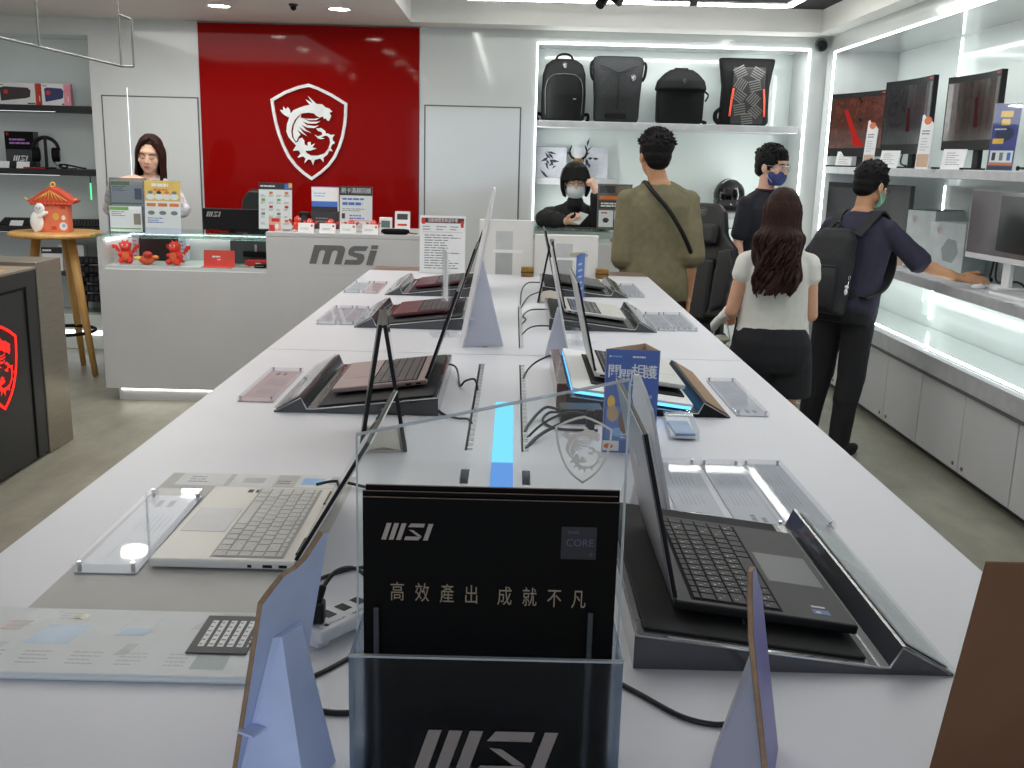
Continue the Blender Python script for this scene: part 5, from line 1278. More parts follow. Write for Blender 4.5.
# ------------------------------------------------------------------ left wall shelves
def gpu_box(label, x, z, w, rz, spine, art):
    t = thing('graphics_card_box', label, 'box', (x, 8.17, z), rz)
    b = MB(); b.box(-w/2, w/2, 0, .07, 0, .17, PAPER, .002); b.build('box', t)
    b = MB(); M = frame((0, -.0006, .085), (1,0,0), (0,0,1)); b.poly([(-w*.38, -.055), (-w*.40, .045), (-w*.3, .055), (w*.2, .05), (w*.26, .03), (w*.24, -.02), (w*.15, -.03)], art, M)
    b.ell((-w*.27, -.001, .10), (.018,.001,.018), RED, 12, 6); lines(b, w*.18, w*.42, -.08, -.06, 1, INKD, M, .6); lines(b, -w*.46, -w*.3, .06, .072, 1, INKD, M, .5); b.build('print', t)
    b = MB(); b.box(w/2, w/2+.0012, -.001, .071, -.001, .171, spine); b.box(w/2-.05, w/2, -.0012, -.0004, 0, .17, spine); M = frame((w/2-.02, -.0014, .085), (0,0,1), (-1,0,0)); lines(b, -.05, .0, -.01, .01, 1, PAPER, M, .4); b.build('spine', t)
gpu_box('white graphics card box with a red orange spine on the upper black shelf', -3.91, 1.915, .35, R(8), mat('spine_red', (206, 62, 38), .5), mat('gpu_dark', (62, 48, 50), .5))
gpu_box('white graphics card box with a pink spine on the upper black shelf', -3.615, 1.915, .215, R(10), mat('spine_pink', (232, 150, 164), .5), mat('gpu_blue', (48, 54, 104), .5))
t = thing('product_box', 'black retail box with white lettering on the middle black shelf', 'box', (-3.95, 8.20, 1.43))
b = MB(); b.box(-.115, .115, 0, .09, 0, .285, DARKG, .003); b.build('box', t)
b = MB(); b.box(-.1145, .1145, -.0006, -.0002, .145, .2845, MATTEB); M = frame((0, -.0012, 0), (1,0,0), (0,0,1)); shield(b, RED, frame((-.09, -.0012, .262), (1,0,0), (0,0,1)), .03, .0004); lines(b, -.08, .09, .18, .235, 2, mat('box_text_violet', (170, 120, 190), .5), M, .5); word_new(b, PAPER, frame((-.06, -.0012, .055), (1,0,0), (0,0,1)), .042, .0004); b.build('print', t)
t = thing('headset', 'black over-ear headset on its stand on the middle black shelf', 'headset', (-3.72, 8.15, 1.43), R(20))
b = MB(); b.torus((0, 0, .145), .095, .012, BLACK, axis=(0,-1,0), arc=.5, sx=1, sy=1.05); b.torus((0, .03, .145), .088, .010, BLACK, axis=(0,-1,0), arc=.5, sx=1, sy=1.05); b.build('headband', t)
for sx in (-1, 1):
    b = MB(); b.cyl((sx*.055, 0, .11), (sx*.10, 0, .11), .055, MATTEB); b.torus((sx*.057, 0, .11), .042, .016, MATTEB, axis=(1,0,0)); b.torus((sx*.101, 0, .11), .03, .004, GREY, axis=(1,0,0)); b.build('ear_cup', t)
b = MB(); b.cyl((0,0,0), (0,0,.012), .07, BLACK); b.box(-.012, .012, -.012, .012, .012, .24, BLACK, .003); b.build('stand', t)
b = MB(); b.tube(catmull([(.05, -.02, .06), (.10, -.06, .01), (.16, -.03, .006), (.22, .02, .006)]), .003, CORD); b.build('cord', t)
wc = ['white price card at the left edge of the middle black shelf', 'white price card in front of the black retail box on the middle shelf']
for k, x in enumerate((-4.05, -3.89)):
    t = thing('price_card', wc[k], 'price sign', (x, 8.10, 1.43), R(3)); b = MB(); b.box(-.05, .05, 0, .002, 0, .055, PAPER, M=Matrix.Rotation(-R(20), 4, 'X')); b.build('card', t); b = MB(); b.box(-.05, .05, .0, .03, 0, .002, ACR); b.build('foot', t)
t = thing('mouse_box', 'flat dark case with a red edge below the headset on the middle shelf', 'case', (-3.77, 8.075, 1.43)); b = MB(); b.box(-.09, .09, -.03, .02, 0, .012, BLACK, .003); b.build('case', t); b = MB(); b.box(-.08, .08, -.031, -.029, .003, .009, RED); b.build('edge', t)
t = thing('coiled_cable', 'black coiled cable at the right end of the middle black shelf', 'cable', (-3.53, 8.13, 1.437)); b = MB(); b.tube(catmull([(-.07, 0, .02), (-.03, -.03, .03), (.02, -.02, .022), (.06, .01, .012), (.10, .02, .004), (.12, .03, .003)]), .007, CORD); b.torus((-.05, .0, .018), .03, .006, CORD, axis=(0,.5,1)); b.build('cable', t); b = MB(); b.box(-.02, .0, -.03, -.01, .016, .03, BLACK, .003); b.build('plug', t)
# keyboards: one slanted row on the low shelf, a tiered rack below
KBK = mat('keyboard_black', (20, 20, 21), .5); KCAP = mat('keycap_black', (34, 34, 36), .5)
def keyboard(label, loc, rx, rz, w=.44, group=None):
    t = thing('keyboard', label, 'keyboard', loc, (rx, 0, rz), group)
    b = MB(); b.box(-w/2, w/2, -.07, .07, 0, .024, KBK, .004); b.build('body', t)
    b = MB()
    for r_ in range(6):
        for c_ in range(18): b.box(-w/2+.012+c_*(w-.024)/18+.002, -w/2+.012+(c_+1)*(w-.024)/18-.002, -.062+r_*.0205+.002, -.062+(r_+1)*.0205-.002, .024, .034, KCAP, .003, 1)
    b.build('keycaps', t); return t
k0 = keyboard('black keyboard tilted up on the low black shelf, left of the round stool', (-3.90, 8.16, .985), R(22), R(4))
for k, (x, lb) in enumerate(((-3.42, 'black keyboard tilted up on the low black shelf, right of the festive box'),)):
    c = copy_tree(k0); c.location = (x, 8.18, .985); c.rotation_euler = (R(22), 0, R(16)); c['label'] = lb
for k, x in enumerate((-3.97, -3.70)):
    t = thing('price_card', ['white price card before the left keyboard on the low shelf', 'white price card behind the festive box on the low shelf'][k], 'price sign', (x, 8.07, .98), R(5)); b = MB(); b.box(-.05, .05, 0, .002, 0, .06, PAPER, M=Matrix.Rotation(-R(50), 4, 'X')); b.build('card', t); b = MB(); b.box(-.05, .05, 0, .03, 0, .002, ACR); b.build('foot', t)
t = thing('keyboard_rack', 'black tiered rack under the low shelf right of the stool leg', 'rack', (-3.40, 8.10, .281))
b = MB()
for k in range(5): b.box(-.16, .11, -.02+.012*k, .22, .10+.075*k, .106+.075*k, MATTEB)
b.box(-.16, -.15, 0, .25, 0, .49, MATTEB); b.box(.10, .11, 0, .25, 0, .49, MATTEB); b.build('rack', t)
for k in range(5):
    q = MB(); z = .106 + .075*k
    for c_ in range(6):
        for r_ in range(2): q.box(-.15+c_*.041, -.15+c_*.041+.037, -.02+.012*k+r_*.03, .006+.012*k+r_*.03, z, z+.042+.008*r_, KCAP, .004, 1)
    q.build('keycap_row', t)
t = thing('mouse_carton', 'small black and white carton under the low shelf behind the stool leg', 'box', (-3.72, 8.12, .62), R(8))
b = MB(); b.box(-.08, .08, 0, .08, 0, .19, PAPER, .002); M = frame((0, -.0005, 0), (1,0,0), (0,0,1)); rect(b, -.08, .08, .14, .19, INKD, M); rect(b, -.05, .03, .02, .11, INKD, M, .0002); lines(b, -.07, .0, .15, .18, 1, PAPER, M, .5, .0002); b.build('box', t)
b = MB(); b.box(.0805, .0812, 0, .08, 0, .19, LGREY); b.build('side', t)
t = thing('carton', 'pale carton under the low shelf right of the black and white carton', 'carton', (-3.585, 8.17, .62), R(4))
b = MB(); b.box(-.10, .10, 0, .1, 0, .21, PAPER, .002); b.build('box', t); b = MB(); M = frame((0, -.0005, 0), (1,0,0), (0,0,1)); b.poly([(.0+.016*math.cos(k), .15+.016*math.sin(k)) for k in range(7)], INK, M); lines(b, -.08, .08, .03, .08, 3, INK, M, .3); b.build('print', t)
t = thing('storage_shelf', 'thin black lower shelf holding cartons behind the stool legs', 'shelf', (-4.0, 8.02, .595)); b = MB(); b.box(-2.3, .58, 0, .378, 0, .025, BSH); b.build('board', t); b = MB(); b.box(-2.3, .58, -.004, 0, .0, .03, DARKG); b.build('lip', t)
t = thing('light_wand', 'thin green glowing stick hanging at the right end of the left shelves', 'light', (-3.345, 8.06, 1.20)); b = MB(); b.cyl((0,0,0), (0,0,.13), .006, emit('wand_green', (90, 235, 150), 1.6)); b.build('tube', t); b = MB(); b.cyl((0,0,.13), (0,0,.19), .004, BLACK); b.build('hanger', t)

# ------------------------------------------------------------------ festive paper box on the stool
t = thing('festive_box', 'orange temple shaped paper box with a white seal cut-out on the round stool', 'gift box', (-3.205, 7.08, 1.0205), R(6)); t.scale = (.84, .84, .84)
FO = mat('festive_orange', (226, 122, 88), .6, var=.03); FR_ = mat('festive_red', (204, 74, 48), .6); FY = mat('festive_gold', (222, 180, 84), .5)
b = MB(); b.box(-.115, .125, -.06, .06, 0, .235, FO, .003); b.build('body', t)
b = MB(); M = frame((0, -.0605, 0), (1,0,0), (0,0,1))
b.poly([(.03+.025*math.cos(k*PI/8), .13+.03*math.sin(k*PI/8)) for k in range(16)], FY, M); b.poly([(.085+.032*math.cos(k*PI/8), .05+.034*math.sin(k*PI/8)) for k in range(16)], PAPER, M); b.poly([(.09+.014*math.cos(k*PI/8), .055+.014*math.sin(k*PI/8)) for k in range(16)], LBLUE, M @ Matrix.Translation((0,0,.0003))); b.poly([(.09+.016*math.cos(k*PI/8), .12+.02*math.sin(k*PI/8)) for k in range(16)], PAPER, M); b.box(.07, .11, -.0612, -.0604, .19, .215, FR_); b.box(-.01, .03, -.0612, -.0604, .02, .05, FR_); b.build('print', t)
b = MB(); b.prism([(-.175, .245), (-.155, .232), (.165, .232), (.185, .245), (.20, .262), (.165, .27), (.075, .335), (.005, .372), (-.065, .335), (-.155, .27), (-.19, .262)], -.075, .075, FR_, 'y', .003)
for k in range(8): x = -.13 + k*.038; b.tube([(x*.35+.003, -.078, .345-abs(x)*.25), (x, -.078, .255)], .0035, FY, 6)
for sx in (-1, 1): b.capsule((sx*.17, -.06, .25), .010, (sx*.205, -.06, .278), .005, FY)
for k in range(10): b.ell((-.145+k*.0325, -.076, .232), (.017, .006, .012), FR_, 10, 6)
b.build('roof', t)
b = MB(); b.torus((.003, 0, .385), .018, .007, FY, axis=(0,1,0)); b.build('finial', t)
b = MB(); b.ell((-.115, -.085, .085), (.055, .02, .085), PAPER); b.ell((-.085, -.087, .19), (.042, .02, .05), PAPER); b.capsule((-.085, -.09, .13), .018, (-.03, -.09, .16), .014, PAPER); b.capsule((-.13, -.08, .01), .018, (-.12, -.08, .05), .02, PAPER); o = organic('seal_cutout', b, PAPER, t, .006, 3); tag(o, 'white seal shaped cut-out')
b = MB(); b.ell((-.10, -.1085, .20), (.005,.003,.005), BLACK, 8, 6); b.ell((-.075, -.1085, .20), (.005,.003,.005), BLACK, 8, 6); b.ell((-.087, -.109, .19), (.006,.003,.004), INK, 8, 6); b.build('face_dots', o)

# ------------------------------------------------------------------ on the black island
t = thing('mouse_pad', 'yellow printed mat with scattered pens on the black island', 'mat', (-2.72, 4.62, 1.0005)); b = MB(); b.box(-.35, .24, -.9, .28, 0, .004, mat('mat_yellow', (206, 164, 84), .6, var=.06)); b.build('mat', t)
b = MB()
for (x, y, a) in ((.10, .10, .5), (.02, .18, 1.1), (.16, .0, .2)): b.capsule((x, y, .008), .004, (x+.1*math.cos(a), y+.1*math.sin(a), .008), .004, BLACK)
b.build('pen', t)
t = thing('screen_slab', 'grey flat panel standing on the black island at the left edge of the photo', 'panel', (-2.86, 4.75, 1.004), R(4)); b = MB(); b.box(-.3, .20, 0, .02, 0, .095, mat('slab_grey', (112, 114, 118), .4), .004); b.build('panel', t); b = MB(); b.box(-.2, .1, -.02, .06, -.0, .004, DARKG); b.build('foot', t)

# ------------------------------------------------------------------ monitor wall
GAME = bpy.data.materials.new('screen_picture_red'); GAME.use_nodes = True
def screen_mat(name, cols, scale, strength, seed):
    m = bpy.data.materials.new(name); m.use_nodes = True; nt = m.node_tree; b = nt.nodes['Principled BSDF']
    tc = nt.nodes.new('ShaderNodeTexCoord'); n = nt.nodes.new('ShaderNodeTexNoise'); n.inputs['Scale'].default_value = scale; n.inputs['Detail'].default_value = 6; n.inputs['Distortion'].default_value = 1.5
    mp = nt.nodes.new('ShaderNodeMapping'); mp.inputs['Location'].default_value = (seed, 0, seed)
    r = nt.nodes.new('ShaderNodeValToRGB')
    while len(r.color_ramp.elements) < len(cols): r.color_ramp.elements.new(.5)
    for i, c in enumerate(cols): r.color_ramp.elements[i].position = .28 + .44*i/(len(cols)-1); r.color_ramp.elements[i].color = rgb(c)
    nt.links.new(tc.outputs['Object'], mp.inputs['Vector']); nt.links.new(mp.outputs['Vector'], n.inputs['Vector']); nt.links.new(n.outputs['Fac'], r.inputs['Fac'])
    b.inputs['Base Color'].default_value = (.005, .005, .006, 1); b.inputs['Roughness'].default_value = .15
    nt.links.new(r.outputs['Color'], b.inputs['Emission Color']); b.inputs['Emission Strength'].default_value = strength
    return m
bpy.data.materials.remove(GAME)
SG1 = screen_mat('screen_game_red', [(34, 24, 22), (112, 58, 42), (74, 58, 48), (136, 66, 50), (60, 48, 42)], 11, .62, 1)
SG2 = screen_mat('screen_game_dim', [(30, 30, 32), (52, 50, 50), (42, 42, 46), (64, 60, 58)], 7, .8, 2)
SG3 = screen_mat('screen_game_dim_warm', [(34, 28, 26), (64, 50, 44), (48, 40, 38), (72, 58, 50)], 7, .8, 3)
SDESK = screen_mat('screen_text_grey', [(70, 66, 68), (88, 84, 86)], 2, .9, 4); SDARK = screen_mat('screen_dark', [(34, 34, 36), (42, 42, 44)], 3, .9, 5)
RSW = emit('screen_red', (190, 48, 44), .75); RSW2 = emit('screen_red_dim', (70, 34, 34), .8)
def monitor(label, cx, cy, z, dx, dy, W, H, gap, scr, frm, curve=0.0, streak=None, tilt=0, base='foot', text=None):
    t = thing('monitor', label, 'monitor', (cx, cy, z), (0, 0, math.atan2(dy, dx)))
    b = MB(); T = Matrix.Translation((0, 0, gap)) @ Matrix.Rotation(-R(tilt), 4, 'X'); n = 12
    f = lambda x: -curve*(2*x/W)**2
    xs_ = [-W/2 + W*k/n for k in range(n+1)]
    b.ring_loft([[V((x, f(x), 0)), V((x, f(x)+.03, 0)), V((x, f(x)+.03, H)), V((x, f(x), H))] for x in xs_], frm, True, False, T); b.build('housing', t)
    b = MB(); e = .010 if base != 'white' else .006; lo = H*.13 if base != 'white' else .03; xi = [-W/2+e + (W-2*e)*k/n for k in range(n+1)]
    b.ring_loft([[V((x, f(x)-.0012, lo)), V((x, f(x)-.0012, H-.035 if base != 'white' else H-.008))] for x in xi], scr, False, False, T, False)
    b.f = [q[::-1] for q in b.f]
    if streak:
        for q in streak: b.add([(x*W, f(x*W)-.0022, z_*H) for x, z_ in q[1]], [tuple(range(len(q[1])))], q[0], False, T)
    b.build('screen', t)
    b = MB(); b.box(W*.40, W*.46, -.0024, -.0012, H*.955, H*.975, RED if base != 'white' else GREY, M=T @ Matrix.Translation((0, f(W*.43), 0))); b.build('badge', t)
    b = MB(); m_ = BLACK if base != 'white' else PAPER
    b.box(-.035, .035, .03, .055, -gap+.008, H*.45, m_, .004, M=Matrix.Translation((0, 0, gap)))
    if base == 'white': b.box(-.10, .10, -.07, .12, 0, .01, m_, .003)
    else: b.prism([(-.20, -.12), (-.17, -.13), (0, .03), (.17, -.13), (.20, -.12), (.03, .08), (-.03, .08)], 0, .010, m_, 'z')
    b.build('stand', t); return t
monitor('curved black monitor showing a red fiery picture, leftmost on the monitor shelf', 2.455, 7.38, 1.6052, .274, -.962, .66, .445, .075, SG1, BLACK, .02, streak=[(RSW, [(-.27, .72), (-.22, .76), (-.02, .36), (.14, .16), (-.06, .16), (-.14, .42)])])
monitor('curved dim monitor in the middle of the monitor shelf', 2.50, 6.555, 1.6052, .07, -.998, .66, .46, .09, SG2, BLACK, .03, streak=[(RSW2, [(-.06, .62), (-.02, .62), (.02, .3), (-.06, .3)])])
monitor('curved dim brownish monitor, rightmost on the monitor shelf', 2.485, 5.60, 1.6052, .03, -1, .60, .40, .105, SG3, BLACK, .03, streak=[(RSW2, [(-.02, .7), (.02, .7), (.08, .3), (0, .3)])])
for k, (x, y, lb) in enumerate(((2.405, 7.50, 'white price card under the leftmost shelf monitor'), (2.40, 6.58, 'white price card under the middle shelf monitor'), (2.40, 5.62, 'white price card under the rightmost shelf monitor'))):
    t = thing('price_card', lb, 'price sign', (x, y, 1.6055), R(-62)); b = MB(); b.box(-.075, .075, 0, .003, 0, .11, PAPER, M=Matrix.Rotation(-R(10), 4, 'X')); M = Matrix.Rotation(-R(10), 4, 'X') @ frame((0, -.0005, 0), (1,0,0), (0,0,1)); lines(b, -.05, .05, .02, .095, 6, INK, M, .25); b.build('card', t); b = MB(); b.box(-.075, .075, -.0, .05, 0, .003, ACR); b.build('foot', t)
def p_char(p, M, W, H):
    Mf = M @ frame((0, -.0008, 0), (1,0,0), (0,0,1)); lines(p, -W*.35, W*.35, H*.62, H*.72, 2, INKD, Mf, .4); lines(p, -W*.35, W*.35, H*.32, H*.58, 5, LGREY, Mf, .35); rect(p, -W*.45, W*.45, H*.03, H*.27, mat('standee_tan', (190, 160, 136), .5), Mf); p.poly([(W*(-.02+.3*math.cos(k*PI/6)), H*(.885+.075*math.sin(k*PI/6))) for k in range(12)], mat('standee_orange', (206, 112, 70), .5), Mf)
for k, (x, y, lb, z) in enumerate(((2.42, 7.02, 'white standee with an orange figure top between the left and middle shelf monitors', 1.6055), (2.425, 6.10, 'white standee with an orange figure top between the middle and right shelf monitors', 1.6055), (2.46, 6.40, 'white standee with an orange figure top on the counter beside the man with the backpack', .9928))):
    standee(lb, (x, y, z), R(-55), .085, .315 if k < 2 else .22, 5, WF, edge=WF, back=WF, art=p_char, top=1, strut=.45)
def p_blue(b, M, w, h):
    rect(b, -w/2, w/2, 0, h, mat('poster_indigo', (62, 70, 140), .5), M); rect(b, -w*.25, w*.22, h*.80, h*.89, YELLOW, M, .0002); rect(b, -w*.18, w*.15, h*.68, h*.77, YELLOW, M, .0002); b.poly([(w*(.0+.36*math.cos(k*PI/8)), h*(.55+.11*math.sin(k*PI/8))) for k in range(16)], mat('poster_navy', (34, 42, 84), .5), M @ Matrix.Translation((0,0,.0002)))
    lines(b, -w*.4, w*.1, h*.60, h*.64, 1, PAPER, M, .5, .0003); rect(b, -w*.42, 0, h*.40, h*.48, YELLOW, M, .0003); rect(b, -w*.44, w*.44, h*.12, h*.30, PAPER, M, .0002)
    for k in range(3): rect(b, w*(-.36+.29*k), w*(-.22+.29*k), h*.15, h*.27, [INKD, INK, BLUE][k], M, .0003)
    rect(b, -w*.46, w*.46, h*.08, h*.115, ORANGE, M, .0002); rect(b, -w*.46, w*.46, h*.02, h*.06, INKD, M, .0002)
acrylic_poster('tall blue promotion poster in a clear stand at the right end of the monitor shelf', 2.43, 5.13, 1.6055, .150, .325, p_blue, rz=R(-64), lean=3)
def cable(label, pts, r=.006):
    t = thing('cable', label, 'cable', pts[0]); b = MB(); b.tube(catmull([V(p) - V(pts[0]) for p in pts]), r, CORD, 8); b.build('cord', t); q = MB(); e = V(pts[-1]) - V(pts[0]); q.capsule(e, .010, e + V((0, 0, -.004)), .010, BLACK, 8); q.build('plug', t)
cable('black cable looping behind the blue poster on the monitor shelf', [(2.66, 5.36, 1.80), (2.62, 5.15, 1.84), (2.52, 5.02, 1.74), (2.50, 4.98, 1.63), (2.46, 5.0, 1.62)])
cable('black cable hanging behind the middle shelf monitor', [(2.62, 6.9, 1.72), (2.58, 6.82, 1.70), (2.55, 6.76, 1.64), (2.56, 6.7, 1.62)])
cable('black cable between the right and middle shelf monitors', [(2.62, 6.15, 1.75), (2.58, 6.05, 1.68), (2.55, 5.95, 1.63), (2.5, 5.9, 1.62)])
# counter things: dark monitors, white towers, white monitor, papers
CZ = .9928
monitor('black monitor on the counter behind the man with the backpack, farthest one', 2.47, 7.45, CZ, .30, -.954, .56, .36, .14, SDARK, BLACK, 0)
monitor('dark monitor with a thin pale frame on the counter just right of the backpack man', 2.60, 6.98, CZ, .25, -.968, .40, .38, .12, SDARK, DARKG, 0, base='white')
def tower(label, x, y, W, D, H, rz, vent):
    t = thing('computer_tower', label, 'computer', (x, y, CZ), rz); TW = mat('tower_white', (204, 212, 212), .3)
    b = MB(); b.box(-W/2, W/2, 0, D, .012, H, TW, .004)
    for sx in (-1, 1): b.box(sx*(W/2-.03)-.015, sx*(W/2-.03)+.015, .02, D-.02, 0, .012, GREY)
    b.build('case', t)
    b = MB(); shield(b, mat('tower_badge', (200, 160, 150), .5), frame((-W*.22, -.0008, H*.86), (1,0,0), (0,0,1)), .045, .001); b.build('badge', t)
    b = MB()
    if vent: b.poly([(-W*.10, .07), (W*.16, .06), (W*.30, .12), (W*.22, .19), (-W*.02, .20), (-W*.18, .14)], mat('tower_window', (158, 168, 168), .3), frame((W*.05, -.001, .02), (1,0,0), (0,0,1)))
    else: b.box(-W/2+.006, W/2-.006, .01, D-.01, H, H+.006, mat('tower_top', (90, 96, 98), .2), .002)
    b.build('panel', t)
tower('tall white computer tower on the counter, left of two', 2.53, 6.27, .20, .30, .36, R(-58), False)
tower('white computer tower with a grey vent shape on the counter, right of two', 2.535, 5.88, .22, .28, .31, R(-52), True)
monitor('white framed monitor with grey and black windows on the counter at the right edge', 2.60, 5.32, CZ, .11, -.994, .72, .375, .135, SDESK, PAPER, 0, base='white', streak=[(mat('window_black', (26, 26, 27), .2), [(-.10, .16), (.47, .14), (.47, .93), (-.10, .93)])])
t = thing('mouse', 'white mouse under the hand of the man with the backpack', 'mouse', (2.475, 5.285, CZ), R(-60)); b = MB(); b.ell((0, 0, .012), (.03, .052, .018), PAPER); b.build('shell', t); b = MB(); b.cyl((-.003, .025, .028), (.003, .025, .028), .008, GREY); b.build('wheel', t)
t = thing('keyboard', 'white flat keyboard on the counter in front of the white monitor', 'keyboard', (2.50, 4.93, CZ), R(-86)); b = MB(); b.box(-.16, .16, -.055, .055, 0, .014, PAPER, .003); b.build('body', t); b = MB()
for r_ in range(5):
    for c_ in range(14): b.box(-.152+c_*.0218, -.152+c_*.0218+.019, -.048+r_*.0195, -.048+r_*.0195+.016, .014, .018, LGREY, .001, 1)
b.build('keycaps', t)
for k, (x, y, rz_, w_, h_, lb) in enumerate(((2.45, 4.72, -70, .12, .16, 'white paper card lying on the counter at the right edge of the photo'), (2.47, 5.62, -60, .14, .20, 'white sheet lying on the counter before the white towers'), (2.46, 6.15, -50, .12, .2, 'white sheet lying on the counter beside the taller white tower'))):
    t = thing('paper_sheet', lb, 'paper', (x, y, CZ), R(rz_)); b = MB(); b.box(-w_/2, w_/2, -h_/2, h_/2, 0, .004, PAPER); b.build('sheet', t); b = MB(); M = frame((0, 0, .0042), (1,0,0), (0,1,0)); lines(b, -w_*.4, w_*.4, -h_*.4, h_*.4, 8, LBLUE, M, .2); b.build('print', t)
cable('black cable tangle on the counter behind the white monitor', [(2.72, 5.62, 1.25), (2.70, 5.58, 1.12), (2.69, 5.55, 1.02), (2.66, 5.42, 1.01), (2.68, 5.30, 1.03), (2.72, 5.28, 1.01)])
cable('black cable hanging beside the right white tower', [(2.76, 5.72, 1.2), (2.74, 5.70, 1.1), (2.71, 5.66, 1.015), (2.68, 5.58, 1.012)])

def p_promo(b, M, w, h):
    rect(b, -w/2, w/2, 0, h, mat('poster_grey_brown', (92, 86, 84), .5), M); rect(b, -w*.45, w*.0, h*.80, h*.96, INKD, M, .0002); rect(b, w*.04, w*.45, h*.80, h*.96, mat('poster_olive', (120, 108, 84), .5), M, .0002)
    rect(b, -w*.45, w*.45, h*.66, h*.74, ORANGE, M, .0002); rect(b, -w*.45, w*.45, h*.46, h*.63, mat('poster_dark_red', (70, 44, 40), .5), M, .0002); lines(b, -w*.4, w*.2, h*.49, h*.60, 2, PAPER, M, .6, .0003)
    for k in (0, 1): rect(b, -w*.45+k*w*.46, -w*.03+k*w*.46, h*.05, h*.42, PAPER, M, .0002); lines(b, -w*.38+k*w*.46, -w*.1+k*w*.46, h*.34, h*.39, 1, RED, M, .6, .0003); b.poly([(-w*.24+k*w*.46+w*.1*math.cos(q), h*.2+h*.06*math.sin(q)) for q in range(6)], INKD, M @ Matrix.Translation((0,0,.0004)))
acrylic_poster('orange and grey promotion poster on the back glass counter beside the masked person', .695, 6.93, 1.1455, .235, .305, p_promo, lean=4)
# ------------------------------------------------------------------ people
from mathutils import noise as mnoise
SKIN = mat('skin', (206, 156, 128), .5, spec=.3, var=.02, scale=20)
SKIN_P = mat('skin_pale', (216, 172, 148), .5, spec=.3, var=.02, scale=20)
SKIN_T = mat('skin_tan', (190, 142, 108), .5, spec=.3, var=.02, scale=20)
HAIRB = mat('hair_black', (9, 8, 8), .6, spec=.2, var=.25, scale=60, stretch=(8, 8, 1))
HAIRBR = mat('hair_dark_brown', (45, 25, 20), .55, spec=.15, var=.25, scale=60, stretch=(8, 8, 1))
EYEW = mat('eye_white', (225, 222, 218), .3); IRIS = mat('iris_dark', (24, 18, 16), .2); LIPS = mat('lips', (160, 76, 72), .45); BROW = mat('brow', (30, 24, 22), .7)

def wrinkle(o, amp, sc, seed=0.0, vert=1.0):
    """soft cloth folds"""
    me = o.data; me.update()
    nn = [v.normal.copy() for v in me.vertices]
    for v, n in zip(me.vertices, nn):
        q = V((v.co.x*sc + seed, v.co.y*sc, v.co.z*sc*vert + seed*2))
        d = mnoise.noise(q)*.65 + mnoise.noise(q*2.3)*.35
        v.co += n*d*amp
    me.update()
def ring(c, hw, hd, up, right, n=24, e=2.4):
    """superellipse ring round c; right = local x, plane normal = up"""
    up = V(up).normalized(); r = V(right); r = (r - up*r.dot(up)).normalized(); f = up.cross(r)
    out = []
    for k in range(n):
        a = 2*PI*k/n; ca, sa = math.cos(a), math.sin(a)
        out.append(V(c) + r*hw*math.copysign(abs(ca)**(2/e), ca) + f*hd*math.copysign(abs(sa)**(2/e), sa))
    return out
def hand(mb, m, wrist, d, pn, side, curl=(25, 30, 34, 38), thumb=30, s=1.0, spread=5):
    """palm, four separate fingers bent by curl (degrees per joint), thumb off the side of the palm"""
    w = V(wrist); d = V(d).normalized(); pn = V(pn); pn = (pn - d*pn.dot(d)).normalized(); sd = d.cross(pn)*side
    mb.capsule(w - d*.015*s, .023*s, w + d*.02*s, .024*s, m)
    ks = []
    for k, (o, l) in enumerate(((.030, .088), (.010, .092), (-.010, .088), (-.029, .080))):
        kn = w + d*l*s + sd*o*s
        mb.capsule(w + d*.018*s + sd*o*.55*s, .0155*s, kn, .0118*s, m)
        ks.append(kn)
    for k, (kn, ln) in enumerate(zip(ks, (.072, .080, .074, .058))):
        a = R((1.5-k)*spread); dd = (d*math.cos(a) + sd*math.sin(a)).normalized()
        ax = dd.cross(pn).normalized(); p = kn; ang = R(curl[k])
        for j, (fr, r0, r1) in enumerate(((.45, .0098, .0088), (.30, .0088, .0082), (.25, .0082, .0072))):
            dd = Quaternion(ax, ang) @ dd
            q = p + dd*ln*fr*s
            mb.capsule(p, r0*s, q, r1*s, m); p = q
    tb = w + d*.028*s + sd*.026*s; a = R(thumb)
    dd = (d*math.cos(R(42)) + sd*math.sin(R(42)) + pn*math.sin(a)*.8).normalized()
    p1 = tb + dd*.040*s; d2 = (dd*.75 + d*.5).normalized(); p2 = p1 + d2*.032*s; p3 = p2 + (d2*.8 + d*.3).normalized()*.024*s
    mb.capsule(w + d*.012*s + sd*.012*s, .016*s, p1, .0125*s, m); mb.capsule(p1, .0118*s, p2, .0102*s, m); mb.capsule(p2, .0102*s, p3, .0085*s, m)

